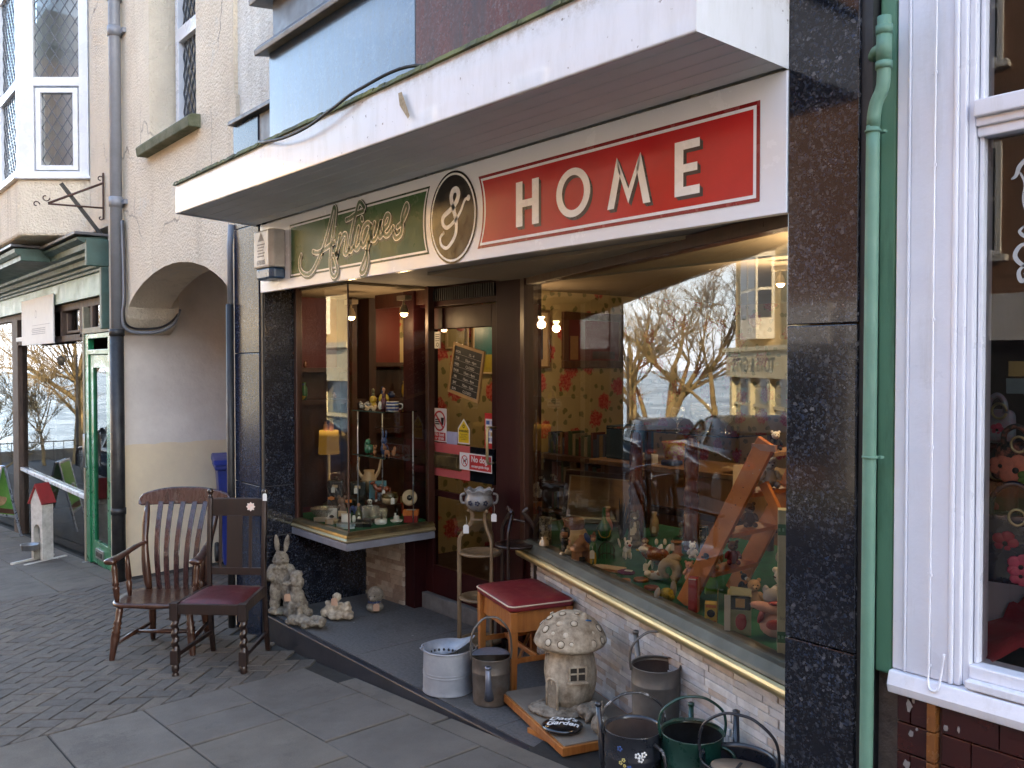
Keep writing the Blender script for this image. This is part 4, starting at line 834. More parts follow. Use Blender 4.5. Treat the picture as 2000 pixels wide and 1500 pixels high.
s.prism([(-1.208, 2.55, .700), (-1.208, 2.395, .700), (-1.208, 2.388, .725), (-1.208, 2.400, .762), (-1.208, 2.55, .766)], (5.3, 0, 0))
s.obj('window_surround', FRAMEW, gs, bevel=.004)
s = MB(); s.box(-1.0, .9, 2.43, 2.52, 2.262, 2.285); s.box(-1.0, .9, 2.415, 2.50, 2.285, 2.33); s.box(-1.0, .9, 2.44, 2.50, 2.235, 2.262); s.box(-1.0, .9, 2.40, 2.52, .767, .79); s.box(-1.0, .9, 2.425, 2.52, .79, .825); s.box(-.998, -.986, 2.45, 2.50, .826, 8)
s.box(.9, 1.1, 2.41, 2.55, .767, 8); s.obj('window_frame', FRAMEW, gs, bevel=.004)
RGLASS = glassmat('gift_shop_glass', 1.5, tint=(.92, .93, .93), gain=.9)
s = MB(); s.add([(-.99, 2.475, .826), (.9, 2.475, .826), (.9, 2.475, 2.24), (-.99, 2.475, 2.24)], [(0, 1, 2, 3)]); s.add([(-.99, 2.475, 2.33), (.9, 2.475, 2.33), (.9, 2.475, 4), (-.99, 2.475, 4)], [(0, 1, 2, 3)]); gw = s.obj('shop_window', RGLASS, gs)
s = MB()      # etched scroll on the glass
for st_ in ([(-.925, 2.118), (-.915, 2.125), (-.905, 2.150), (-.88, 2.168), (-.85, 2.16)], [(-.905, 2.13), (-.893, 2.10), (-.895, 2.06), (-.885, 2.02), (-.875, 1.985), (-.89, 1.965), (-.905, 1.978), (-.895, 1.99)], [(-.885, 2.05), (-.865, 2.02), (-.83, 2.0)],
            [(-.86, 1.945), (-.90, 1.942), (-.915, 1.915), (-.895, 1.89), (-.87, 1.895)], [(-.885, 1.895), (-.905, 1.875), (-.90, 1.85), (-.885, 1.855), (-.892, 1.868)]): ribbon(s, st_, .009, 2.4735, wf=lambda t: .5 + .8 * math.sin(PI * t))
s.obj('etched_scroll', mat('etched_glass', (.42, .43, .42), .7, bump=0), gw)
s = MB(); rows_ = [.700, .62, .535, .45, .365, .28, .195, .11]
for j, (zt, zb) in enumerate(zip(rows_, rows_[1:])):
    x = -1.188 + (0 if j % 2 else .0)
    for a, b in ([(-1.188, -1.150), (-1.149, -1.10)] if j % 2 == 0 else [(-1.188, -1.10)]): s.box(a + .001, b - .001, 2.412, 2.47, zb + .002, zt - .002, 0)
    s.box(-1.099, -1.075, 2.400, 2.47, zb + .002, zt - .002, 1)
    x = -1.068 - (.07 if j % 2 else 0)
    while x < 4:
        s.box(max(x, -1.068) + .0015, x + .15 - .0015, 2.418, 2.47, zb + .002, zt - .002, 0); x += .15
s.obj('tiled_riser', [TILE, TILEO], gs, bevel=.002)
s = MB(); s.box(-1.189, 4, 2.43, 2.6, -.1, .70); s.obj('riser_backing', mat('tile_grout', (.12, .07, .055), .9), gs)
chipm = mat('exposed_render', (.28, .25, .23), .9, vs=40)
s = MB()
for cx, cz, r in ((-1.152, .672, .013), (-1.145, .595, .009), (-1.13, .612, .004), (-1.055, .64, .008), (-1.158, .505, .012), (-1.112, .500, .007), (-1.02, .645, .006), (-1.14, .69, .006), (-1.09, .685, .005)):
    s.add([(cx + r * R.uniform(.5, 1.1) * math.cos(a * .7), 2.4108 if cx < -1.075 else 2.4168, cz + r * R.uniform(.7, 1.7) * math.sin(a * .7)) for a in range(9)], [tuple(range(9))])
s.obj('chipped_patches', chipm, gs)
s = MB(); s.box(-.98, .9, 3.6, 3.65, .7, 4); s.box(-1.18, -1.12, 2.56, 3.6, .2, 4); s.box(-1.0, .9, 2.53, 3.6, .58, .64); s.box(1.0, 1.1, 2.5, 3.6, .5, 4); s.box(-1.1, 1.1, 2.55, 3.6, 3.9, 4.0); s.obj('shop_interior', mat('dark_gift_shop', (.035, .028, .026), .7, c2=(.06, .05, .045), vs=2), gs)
s = MB(); s.box(-1.119, -1.10, 2.56, 3.55, .80, .97); s.obj('side_board', FRAMEW, gs)
s = MB(); s.box(1.1, 34, 2.45, 10, -.1, 8.4); s.box(-1.18, 1.1, 2.6, 10, 4.0, 8.4); s.box(-1.17, 1.1, 3.7, 10, 0, 4.0); s.prism([(-1.2, 2.3, 8.4), (-1.2, 10.1, 8.4), (-1.2, 6.2, 10.8)], (35.2, 0, 0)); s.obj('terrace_block', RENDERW, gs)
# white wire clipped to the frame
s = MB(); s.tube(crom([(-1.093, 2.404, 2.72), (-1.095, 2.404, 2.0), (-1.094, 2.404, 1.4), (-1.096, 2.404, .85), (-1.094, 2.398, .76), (-1.082, 2.388, .742), (-1.066, 2.393, .748), (-1.062, 2.404, .79), (-1.055, 2.404, .845)], 5), .0035, 6)
for z in (2.42, 2.17, 1.75, 1.4, 1.05, .80): s.box(-1.102, -1.090, 2.402, 2.408, z, z + .008)
tag(s.obj('white_wire', FRAMEW), 'thin white painted wire clipped down the white window frame', 'wire')
# green pipe
dp = thing('green_downpipe', 'pale green downpipe running up the green strip beside the granite pillar', 'downpipe', (-1.238, 2.35, 0))
s = MB(); s.tube(crom([(-1.252, 2.36, .2), (-1.250, 2.36, .7), (-1.249, 2.36, 1.4), (-1.247, 2.36, 2.22), (-1.246, 2.36, 2.30)], 3) + crom([(-1.245, 2.36, 2.33), (-1.238, 2.36, 2.365), (-1.222, 2.36, 2.40), (-1.217, 2.36, 2.44), (-1.217, 2.36, 2.60)], 4), .0185, 16); s.obj('pipe', PIPEGREEN, dp)
s = MB(); s.tube([(-1.217, 2.36, 2.455), (-1.217, 2.36, 2.475)], .0225, 16); s.tube([(-1.217, 2.36, 2.55), (-1.217, 2.36, 2.575)], .0225, 16); s.tube([(-1.217, 2.36, 2.475), (-1.217, 2.36, 2.555)], .0205, 16)
s.tube([(-1.217, 2.36, 2.52), (-1.245, 2.365, 2.512), (-1.268, 2.40, 2.512)], [.015, .014, .016], 12); s.obj('branch_fitting', PIPEGREEN, dp)
for z in (2.285, 1.365): s = MB(); s.tube([(-1.247, 2.36, z), (-1.247, 2.36, z + .007)], .022, 14); s.box(-1.275, -1.222, 2.372, 2.392, z, z + .007); s.obj('pipe_bracket', PIPEGREEN, dp)
# window display: red cloth, floral bags
s = MB(); vs = []; nx, ny = 40, 24
for j in range(ny + 1):
    for i in range(nx + 1):
        x = -1.09 + 1.9 * i / nx; y = 2.50 + .8 * j / ny; vs.append((x, y, .83 + .05 * math.exp(-((x + .86) / .10) ** 2) + .018 * math.sin(x * 31 + 2 * math.sin(y * 12)) + .015 * math.sin(y * 40 + x * 14) + .06 * j / ny))
s.add(vs, [(j * (nx + 1) + i, j * (nx + 1) + i + 1, (j + 1) * (nx + 1) + i + 1, (j + 1) * (nx + 1) + i) for j in range(ny) for i in range(nx)], 0, True)
tag(s.obj('red_cloth', mat('red_velvet', (.45, .012, .025), .8, c2=(.28, .008, .015), vs=9, bump=.3)), 'crumpled red velvet cloth lying in the gift shop window', 'cloth')
POPPY = [mat('poppy_pink', (.62, .08, .16), .4, var=.4, vs=30, bump=0), mat('poppy_red', (.30, .01, .04), .4, bump=0), mat('petal_coral', (.75, .25, .16), .5, var=.3, vs=40, bump=0), INK, mat('leaf_green', (.10, .22, .03), .5, bump=0)]
def bag(name, label, x, y, z, w, h, d, body, blooms, rz):
    t = thing(name, label, 'handbag', (x, y, z), rz, 'floral bags in the gift shop window')
    s = MB(); s.prism([(-w / 2, -d / 2, 0), (w / 2, -d / 2, 0), (w / 2 * .88, -d / 2 * .6, h), (-w / 2 * .88, -d / 2 * .6, h)], (0, d, 0)); s.obj('body', body, t, world=False, bevel=.02, seg=3)
    s = MB(); s.tube(crom([(-w * .25, -d * .4, h * .9), (-w * .22, -d * .5, h * 1.25), (0, -d * .5, h * 1.42), (w * .22, -d * .5, h * 1.25), (w * .25, -d * .4, h * .9)], 5), .008, 6); s.obj('strap', body, t, world=False)
    s = MB()
    for bx, bz, br_, mi in blooms:
        for k in range(5): s.ell((bx + br_ * .55 * math.cos(k * 1.256), -d / 2 - .003 + .02 * bz / h, bz + br_ * .55 * math.sin(k * 1.256)), (br_ * .55, .003, br_ * .5), mi, nu=10, nv=5)
        s.ell((bx, -d / 2 - .008 + .02 * bz / h, bz), (br_ * .2, .003, br_ * .2), 3, nu=8, nv=5)
    s.obj('printed_flowers', POPPY, t, world=False)
    s = MB(); s.tube([(.01 + .02 * math.cos(a), -d / 2 - .01, h * .96 + .022 * math.sin(a)) for a in [k * .4 for k in range(16)]], .004, 6); s.obj('ring', BRASS, t, world=False)
NAVY = mat('navy_leather', (.006, .010, .035), .25, bump=.1, coat=.3)
bag('handbag', 'navy patent handbag printed with pink poppies above the red cloth', -.962, 2.62, 1.02, .22, .20, .06, NAVY, [(.02, .055, .035, 0), (.02, .03, .028, 0), (-.02, .115, .034, 1), (.07, .14, .03, 1), (-.09, .018, .02, 1), (-.07, .16, .02, 0)], .25)
bag('small_bag', 'coral flowered small bag hanging above the navy poppy handbag', -.985, 2.70, 1.30, .13, .11, .04, mat('coral_bag', (.35, .13, .09), .4, c2=(.03, .03, .03), vs=30, lo=.45, hi=.55), [(0, .03, .045, 2), (.03, .01, .025, 4), (-.04, .04, .03, 2)], .1)
bag('plastic_bag', 'dark red flowered bag wrapped in clear plastic at the window edge', -1.06, 2.76, 1.15, .11, .17, .05, mat('dark_red_fabric', (.12, .02, .02), .5, c2=(.05, .015, .015), vs=40), [(0, .13, .02, 2), (-.02, .06, .03, 1)], 0)
bag('pale_blue_bag', 'pale blue and pink printed bag in plastic above the others', -1.05, 2.74, 1.40, .09, .10, .04, mat('pale_blue_fabric', (.25, .36, .4), .5, c2=(.35, .2, .25), vs=40), [(0, .04, .02, 0)], 0)
s = MB(); s.box(-.93, -.885, 2.48, 2.482, 1.60, 1.64, 0); s.box(-.935, -.885, 2.48, 2.482, 1.555, 1.595, 1)
tag(s.obj('window_sticker', [mat('dull_ochre', (.16, .12, .03), .6), mat('dull_blue', (.03, .07, .09), .6)]), 'ochre and blue stickers behind the dark gift shop glass', 'sticker')
# ------------------------------------------------------------------ furniture on the pavement
def wood(name, c, c2, rough=.3, coat=.4): return mat(name, c, rough, c2=c2, vs=3, bump=.12, bs=25, bd=.003, stretch=(9, 9, 1.2), coat=coat)
ELM = wood('brown_elm', (.070, .026, .012), (.030, .011, .007), .34, .25); ELMR = wood('red_elm', (.050, .018, .017), (.026, .010, .010), .26, .4)
DOAK = wood('dark_oak', (.022, .010, .007), (.011, .006, .005), .4, .2); LOAK = wood('light_oak', (.20, .135, .07), (.12, .078, .04), .5, .1)
ORANGEW = wood('orange_pine', (.42, .16, .035), (.28, .09, .02), .35, .3); OXRED = mat('oxblood_leather', (.085, .010, .013), .4, c2=(.05, .008, .010), vs=8, bump=.25, bs=120, bd=.002)
def turned(mb, a, b, prof, n=12, mi=0):
    a, b = Vector(a), Vector(b); d = b - a; q = d.to_track_quat('Z', 'Y').to_matrix().to_4x4()
    mb.lathe([(r, t * d.length) for t, r in prof], a, n, mi, q)
ch = thing('lath_back_armchair', 'low elm armchair with a curved lath back and turned legs, left of the dark chair', 'armchair', (-5.735, 1.865, GZ(-5.735, 1.865) - .004), rad(50))
LEGP = [(0, .014), (.04, .017), (.25, .021), (.42, .027), (.5, .024), (.52, .029), (.56, .019), (.6, .029), (.64, .019), (.68, .027), (.74, .019), (.9, .022), (1, .017)]
def OB(s, name, m, par, **k): return s.obj(name, m, par, world=False, **k)
for sx in (-1, 1):
    s = MB(); turned(s, (sx * .255, -.235, -.012), (sx * .215, -.19, .325), LEGP); OB(s, 'leg', ELM, ch)
    s = MB(); turned(s, (sx * .185, .22, -.012), (sx * .165, .165, .325), [(0, .016), (.2, .02), (.5, .024), (.8, .02), (1, .017)]); OB(s, 'leg', ELM, ch)
    s = MB(); turned(s, (sx * .222, -.20, .10), (sx * .187, .225, .105), [(0, .009), (.5, .016), (1, .009)], 8); OB(s, 'stretcher', ELM, ch)
s = MB(); turned(s, (-.205, .01, .103), (.205, .01, .103), [(0, .009), (.5, .016), (1, .009)], 8); OB(s, 'stretcher', ELM, ch)
s = MB(); n = 48; o_ = []
for i in range(n):
    a = 2 * PI * i / n; c, d = math.cos(a), math.sin(a); x = .295 * abs(c) ** .55 * (1 if c > 0 else -1) * (1 - .10 * max(0, d)); y = (.205 if d > 0 else .255) * abs(d) ** .6 * (1 if d > 0 else -1)
    if d < 0: y += -.012 * math.cos(x * 24) * abs(d)
    o_.append((x, y))
rings = [(.94, .318), (1, .326), (1, .340), (.97, .348), (.80, .341), (.5, .333), (.2, .332)]
vs = [(x * k, y * k, z + (.008 * math.exp(-(x / .05) ** 2) * (1 if y < 0 else 0) * k if z > .33 else 0)) for k, z in rings for x, y in o_]
fs = [(j * n + i, j * n + (i + 1) % n, (j + 1) * n + (i + 1) % n, (j + 1) * n + i) for j in range(len(rings) - 1) for i in range(n)] + [tuple(reversed(range(n))), tuple(range((len(rings) - 1) * n, len(rings) * n))]
s.add(vs, fs, 0, True); OB(s, 'seat', ELM, ch)
def backy(z): t = (z - .34) / .57; return .165 + .10 * t + .05 * math.sin(PI * t) * -1 + .03 * t * t
for sx in (-1, 1):
    s = MB(); pts = [(sx * (.185 + .055 * ((z - .33) / .57)), backy(z), z) for z in [.33 + .57 * k / 8 for k in range(9)]]
    s.tube(pts, [.018, .024, .025, .023, .020, .018, .021, .019, .012], 10, flat=1.15); OB(s, 'back_post', ELM, ch)
    s = MB(); turned(s, (sx * .245, -.17, .345), (sx * .262, -.175, .60), [(0, .012), (.15, .018), (.3, .020), (.34, .024), (.38, .014), (.42, .024), (.5, .016), (.8, .019), (1, .011)], 10); OB(s, 'arm_post', ELM, ch)
    s = MB(); turned(s, (sx * .228, -.03, .345), (sx * .247, -.02, .61), [(0, .011), (.2, .017), (.34, .02), (.38, .012), (.42, .02), (.8, .015), (1, .01)], 10); OB(s, 'arm_post', ELM, ch)
    s = MB(); s.tube(crom([(sx * .215, .17, .65), (sx * .235, .08, .64), (sx * .25, -.04, .622), (sx * .262, -.14, .612), (sx * .268, -.235, .605)], 4), [.022] * 4 + [.026] * 4 + [.030] * 4 + [.034, .038, .041, .041, .030], 10, flat=.5, up=(0, 0, 1)); OB(s, 'arm', ELM, ch)
for k in range(5):
    x0 = (-.115, -.06, 0, .06, .115)[k]; x1 = x0 * 1.32; s = MB(); pts = []
    for q in range(11):
        t = q / 10; z = .335 + .57 * t; pts.append((x0 + (x1 - x0) * t, backy(z) + .0, z))
    vs = []
    for x, y, z in pts: vs += [(x - .0165, y - .006, z), (x + .0165, y - .006, z), (x + .0165, y + .006, z), (x - .0165, y + .006, z)]
    s.add(vs, [(j * 4 + i, j * 4 + (i + 1) % 4, (j + 1) * 4 + (i + 1) % 4, (j + 1) * 4 + i) for j in range(10) for i in range(4)] + [(3, 2, 1, 0), (40, 41, 42, 43)]); OB(s, 'back_lath', ELMR, ch, bevel=.002)
s = MB(); vs = []; K = 24
for i in range(K + 1):
    t = i / K * 2 - 1; x = t * .315 + .012; y = backy(.91) + .03 * (t * t) * -1 + .015; lo = .885 + (.012 if abs(t) > .92 else 0) - .008 * t * t; hi = 1.0 - .055 * abs(t) ** 2.6 - (.02 if abs(t) > .97 else 0)
    vs += [(x, y - .013, lo), (x, y + .013, lo), (x, y + .03, hi), (x, y + .008, hi)]
s.add(vs, [(j * 4 + i, j * 4 + (i + 1) % 4, (j + 1) * 4 + (i + 1) % 4, (j + 1) * 4 + i) for j in range(K) for i in range(4)] + [(3, 2, 1, 0), tuple(K * 4 + i for i in range(4))]); OB(s, 'crest_rail', ELMR, ch, bevel=.008, seg=3)
# dark barley-twist chair
ch = thing('barley_twist_chair', 'dark oak dining chair with barley twist front legs and a maroon leather seat', 'chair', (-5.065, 1.975, GZ(-5.065, 1.975) - .004), rad(46.8))
def twist(mb, c, z0, z1, r=.021, pitch=.052):
    n = 16; K = int((z1 - z0) / .004); vs = []
    for j in range(K + 1):
        z = z0 + (z1 - z0) * j / K
        for i in range(n):
            a = 2 * PI * i / n; rr = r * (1 + .22 * math.cos(a - 2 * PI * z / pitch)); vs.append((c[0] + rr * math.cos(a), c[1] + rr * math.sin(a), z))
    mb.add(vs, [(j * n + i, j * n + (i + 1) % n, (j + 1) * n + (i + 1) % n, (j + 1) * n + i) for j in range(K) for i in range(n)], 0, True)
for sx in (-1, 1):
    s = MB(); c = (sx * .20, -.21)
    s.lathe([(.012, -.02), (.019, -.01), (.021, .005), (.015, .02), (.021, .03), (.022, .055), (.018, .068)], (c[0], c[1], 0), 14); s.box(c[0] - .022, c[0] + .022, c[1] - .022, c[1] + .022, .068, .15)
    twist(s, c, .15, .325, .020); s.box(c[0] - .024, c[0] + .024, c[1] - .024, c[1] + .024, .325, .425); OB(s, 'leg', DOAK, ch, bevel=.003)
    s = MB(); s.tube([(sx * .175, .275, -.02), (sx * .175, .245, .12), (sx * .172, .215, .40), (sx * .172, .212, .60), (sx * .172, .235, .96)], .019, 4, up=(1, 1, 0)); s.lathe([(.010, .96), (.016, .968), (.009, .978), (.018, .99), (.02, 1.0), (.014, 1.012), (0, 1.018)], (sx * .172, .236, 0), 12); OB(s, 'back_leg', DOAK, ch, bevel=.003)
    s = MB(); s.bar((sx * .20, -.20, .115), (sx * .176, .24, .115), .018, .024); OB(s, 'stretcher', DOAK, ch, bevel=.002)
    s = MB(); s.bar((sx * .20, -.20, .39), (sx * .175, .21, .39), .022, .06); OB(s, 'seat_rail', DOAK, ch, bevel=.003)
s = MB(); s.bar((-.2, -.215, .388), (.2, -.215, .388), .022, .06); OB(s, 'seat_rail', DOAK, ch, bevel=.003)
s = MB(); s.bar((-.17, .215, .39), (.17, .215, .39), .02, .05); OB(s, 'seat_rail', DOAK, ch, bevel=.003)
s = MB(); s.prism([(-.172, .232, .845), (.172, .232, .845), (.172, .232, .95), (.12, .234, .957), (-.12, .234, .957), (-.172, .232, .95)], (0, .022, 0)); OB(s, 'crest_rail', DOAK, ch, bevel=.003)
s = MB(); s.bar((-.172, .222, .505), (.172, .222, .505), .018, .045); OB(s, 'lower_rail', DOAK, ch, bevel=.003)
for x0, w in ((-.108, .020), (-.018, .098), (.082, .020)):
    s = MB(); s.bar((x0, .223, .52), (x0, .236, .85), w, .010, up=(0, 1, 0)); OB(s, 'back_splat', DOAK, ch, bevel=.002)
s = MB(); vs = []; K = 14
for j in range(K + 1):
    for i in range(K + 1):
        u_, v_ = i / K * 2 - 1, j / K * 2 - 1; w = .19 - .022 * (v_ + 1) / 2; h = .030 * (1 - abs(u_) ** 2.5) ** .6 * (1 - abs(v_) ** 2.5) ** .6
        vs.append((u_ * w, v_ * .20 - .005, .416 + h))
s.add(vs, [(j * (K + 1) + i, j * (K + 1) + i + 1, (j + 1) * (K + 1) + i + 1, (j + 1) * (K + 1) + i) for j in range(K) for i in range(K)], 0, True); OB(s, 'seat', OXRED, ch)
s = MB(); s.add([((.030 if k % 2 == 0 else .021) * math.cos(k * PI / 8) + .085, .2305, .905 + (.030 if k % 2 == 0 else .021) * math.sin(k * PI / 8)) for k in range(16)], [tuple(range(16))])
o = s.obj('price_star', mat('pearl_card', (.7, .66, .6), .35, c2=(.75, .5, .4), vs=60), ch, world=False)
def tagobj(label, p, rz=50, group=None, m=None, w=.022, h=.032, string=.02):
    t = thing('price_tag', label, 'price tag', p, rad(rz), group); s = MB()
    s.add([(x, 0, z) for x, z in ((-w / 2, -h), (w / 2, -h), (w / 2, -.008), (w * .25, 0), (-w * .25, 0), (-w / 2, -.008))] + [(x, .0012, z) for x, z in ((-w / 2, -h), (w / 2, -h), (w / 2, -.008), (w * .25, 0), (-w * .25, 0), (-w / 2, -.008))],
          [(0, 1, 2, 3, 4, 5), (11, 10, 9, 8, 7, 6), (0, 6, 7, 1), (1, 7, 8, 2), (4, 10, 11, 5), (5, 11, 6, 0)]); s.obj('card', m or PAPER, t, world=False)
    s = MB(); s.tube([(0, .001, -.004), (.004, .004, string * .5), (0, .008, string)], .0008, 4); s.obj('string', MATS['pale_string'], t, world=False)
    return t
mat('pale_string', (.6, .58, .5), .8, bump=0)
tagobj('white price tag tied to the knob of the dark barley twist chair', (-5.08, 2.245, .84), m=PAPER, w=.025, h=.045)
# red topped stool
t = thing('padded_stool', 'orange wood stool with a deep frame and dark red padded top', 'stool', (-3.445, 2.945, 0), rad(-16))
def rrect(w, h, r, n=5):
    return [(sx * (w - r) + r * math.cos(a), sy * (h - r) + r * math.sin(a)) for sx, sy, a0 in ((1, 1, 0), (-1, 1, 90), (-1, -1, 180), (1, -1, 270)) for a in [rad(a0 + 90 * k / n) for k in range(n + 1)]]
def pad(mb, w, h, r, prof, mi=0):
    R0 = rrect(w, h, r); n = len(R0); vs = [(x - (1 if x > 0 else -1) * i_, y - (1 if y > 0 else -1) * i_, z) for i_, z in prof for x, y in R0]
    fs = [(j * n + i, j * n + (i + 1) % n, (j + 1) * n + (i + 1) % n, (j + 1) * n + i) for j in range(len(prof) - 1) for i in range(n)] + [tuple(range((len(prof) - 1) * n, len(prof) * n)), tuple(reversed(range(n)))]
    mb.add(vs, fs, mi, True)
s = MB(); pad(s, .235, .180, .035, [(.004, .412), (0, .418), (0, .438), (.005, .445), (.03, .456), (.07, .461)]); OB(s, 'padded_top', mat('red_leathercloth', (.19, .016, .02), .45, c2=(.14, .013, .017), vs=8, bump=.2, bs=120, bd=.002), t)
s = MB(); s.tube([(x * 1.004, y * 1.004, .4385) for x, y in rrect(.235, .180, .035)], .0042, 6, closed=True); OB(s, 'piping', mat('cream_piping', (.62, .5, .36), .5), t)
s = MB(); s.box(-.205, .205, -.152, -.134, .30, .412); s.box(-.205, .205, .134, .152, .30, .412); s.box(-.207, -.19, -.15, .15, .30, .412); s.box(.19, .207, -.15, .15, .30, .412); OB(s, 'apron', ORANGEW, t, bevel=.002)
for sx in (-1, 1):
    for sy in (-1, 1):
        s = MB(); a = (sx * .208, sy * .153); s.prism([(a[0] - .019, a[1] - .019, .408), (a[0] + .019, a[1] - .019, .408), (a[0] + .019, a[1] + .019, .408), (a[0] - .019, a[1] + .019, .408)], (0, 0, -.1)); s.add([(a[0] + i * w, a[1] + j * w, z) for w, z in ((.019, .308), (.014, .0)) for i, j in ((-1, -1), (1, -1), (1, 1), (-1, 1))], [(0, 4, 5, 1), (1, 5, 6, 2), (2, 6, 7, 3), (3, 7, 4, 0), (4, 7, 6, 5)]); OB(s, 'leg', ORANGEW, t, bevel=.002)
    s = MB(); s.bar((sx * .2, -.14, .16), (sx * .2, .14, .16), .014, .026); OB(s, 'stretcher', ORANGEW, t, bevel=.002)
s = MB(); s.bar((-.2, -.02, .165), (.2, -.02, .165), .014, .026); s.bar((-.195, .12, .15), (.195, -.12, .15), .014, .022); OB(s, 'stretcher', ORANGEW, t, bevel=.002)
# oak cake stand
def cakestand(name, label, loc, rz, m, R0, zs, htop):
    t = thing(name, label, 'plant stand', loc, rz)
    for z in zs:
        s = MB(); s.lathe([(R0 - .01, z - .010), (R0, z - .004), (R0, z + .004), (R0 - .012, z + .007), (R0 * .74, z + .007), (R0 * .72, z + .002), (0, z + .002)], (0, 0, 0), 36); OB(s, 'shelf', m, t)
    for k in range(3):
        a = rad(-90 + 120 * k + 20); c, d = math.cos(a), math.sin(a); q = R0 * .98; s = MB()
        s.tube(crom([(c * q, d * q, 0), (c * q, d * q, zs[-1] * .5), (c * q, d * q, zs[-1] - .02), (c * q, d * q, zs[-1] + .04), (c * q * .95, d * q * .95, zs[-1] + .09), (c * q * .45, d * q * .45, zs[-1] + .17), (c * q * .40, d * q * .40, htop), (c * q * .62, d * q * .62, htop + .02)], 3), .014, 6, flat=.62, up=(-d, c, 0)); OB(s, 'leg', m, t, bevel=.002)
    s = MB(); s.tube([(-.055, 0, htop - .04), (.07, 0, htop - .045)], .007, 8); OB(s, 'carrying_bar', m, t)
    return t
cakestand('plant_stand', 'light oak three tier cake stand with round shelves in front of the door', (-3.98, 3.075, 0), rad(60), LOAK, .128, [.035, .285, .545], .775)
cakestand('dark_plant_stand', 'dark wooden folding plant stand behind the light oak one', (-3.88, 3.12, 0), rad(10), DOAK, .118, [.33, .62], .80).location = (-3.745, 3.14, 0)
tagobj('white tag hanging from the light oak cake stand', (-3.99, 2.975, .715), 50, 'tags on the two plant stands', w=.032, h=.05, string=.05)
tagobj('white tag hanging from the dark plant stand behind', (-3.79, 3.02, .80), 50, 'tags on the two plant stands', w=.03, h=.045, string=.05)
# pot with wavy rim
t = thing('scalloped_pot', 'grey stoneware pot with wavy rim and blue flowers on the oak cake stand', 'pot', (-3.99, 3.07, .785), rad(50))
s = MB(); P_ = [(.035, 0), (.055, .01), (.078, .035), (.085, .06), (.078, .085), (.070, .095), (.080, .115), (.086, .125)]
n = 40; vs = []
for j, (r, z) in enumerate(P_ + [(r - .006, z) for r, z in reversed(P_)]):
    for i in range(n):
        a = 2 * PI * i / n; k = max(0, (z - .095) / .03); vs.append((r * math.cos(a), r * math.sin(a), z + .008 * k * math.cos(8 * a)))
K = len(P_) * 2; s.add(vs, [(j * n + i, j * n + (i + 1) % n, (j + 1) * n + (i + 1) % n, (j + 1) * n + i) for j in range(K - 1) for i in range(n)] + [tuple(reversed(range(n)))], 0, True)
OB(s, 'body', mat('grey_stoneware', (.24, .24, .23), .3, c2=(.15, .15, .15), vs=9, coat=.4), t)
s = MB(); s.tube(crom([(-.08, 0, .10), (-.105, 0, .09), (-.10, 0, .05), (-.078, 0, .045)], 4), .008, 8); s.tube(crom([(.08, 0, .10), (.105, 0, .09), (.10, 0, .05), (.078, 0, .045)], 4), .008, 8); OB(s, 'handle', MATS['grey_stoneware'], t)
s = MB()
for a in (-125, -95, -62):
    for k in range(5):
        c = (.0845 * math.cos(rad(a)), .0845 * math.sin(rad(a)), .055); s.ell((c[0] + .010 * math.cos(k * 1.25) * -math.sin(rad(a)), c[1] + .010 * math.cos(k * 1.25) * math.cos(rad(a)), c[2] + .010 * math.sin(k * 1.25)), (.006, .006, .006), nu=8, nv=5)
OB(s, 'painted_flowers', mat('cobalt_glaze', (.01, .015, .05), .25), t)
# ------------------------------------------------------------------ galvanised ware
def galv(name, c, c2, rough=.45, metal=.6, vs=7): return mat(name, c, rough, metal=metal, c2=c2, vs=vs, bump=.25, bs=40, bd=.004)
ZINC = galv('galvanised_zinc', (.31, .325, .35), (.21, .225, .25), .55, .25); ZINCD = galv('old_zinc', (.17, .16, .145), (.10, .09, .08)); ZINCL = galv('lid_zinc', (.17, .19, .24), (.11, .13, .18))
t = thing('mop_bucket', 'pale galvanised mop bucket with a perforated wringer cone', 'bucket', (-3.545, 2.53, 0), rad(40))
s = MB(); s.lathe([(.118, .0), (.128, .003), (.1275, .008), (.1262, .012), (.1260, .03), (.1250, .083), (.1250, .087), (.1272, .0895), (.1250, .092), (.1250, .101), (.1272, .1035), (.1250, .106), (.1250, .110), (.1235, .17), (.1225, .200), (.1223, .204), (.128, .210), (.124, .216), (.117, .212), (.118, .02), (.0, .02)], (0, 0, 0), 48); OB(s, 'body', ZINC, t)
s = MB(); n = 40; vs = []
for j, (k, z) in enumerate(((1.02, .218), (.98, .217), (.62, .19), (.56, .16), (.5, .12), (.0, .12))):
    for i in range(n):
        a = 2 * PI * i / n; r = .122 * k; lift = max(0, math.cos(a)) ** 2 * .055 * max(0, (k - .55) / .45); vs.append((r * math.cos(a) * (1 + .10 * max(0, math.cos(a)) * (k > .9)) - (.025 if k < .7 else 0), r * math.sin(a), z + lift))
s.add(vs, [(j * n + i, j * n + (i + 1) % n, (j + 1) * n + (i + 1) % n, (j + 1) * n + i) for j in range(5) for i in range(n)], 0, True); OB(s, 'wringer', mat('worn_zinc', (.30, .33, .37), .5, metal=.3, c2=(.17, .20, .25), vs=8, bump=.2), t)
s = MB()
for k in range(9):
    a = rad(20 + 20 * k); s.ell((-.027 + .071 * math.cos(a), .069 * math.sin(a), .178), (.006, .006, .007), nu=8, nv=5)
OB(s, 'drain_hole', BLACKP, t)
s = MB(); s.tube(crom([(-.122, .0, .20), (-.14, .02, .21), (-.09, .10, .212), (0, .135, .214), (.09, .10, .212), (.14, .02, .21), (.122, 0, .20)], 5), .004, 6); s.tube([(-.12, -.01, .185), (-.145, 0, .20), (-.12, .01, .21)], .005, 6); OB(s, 'handle', ZINC, t)
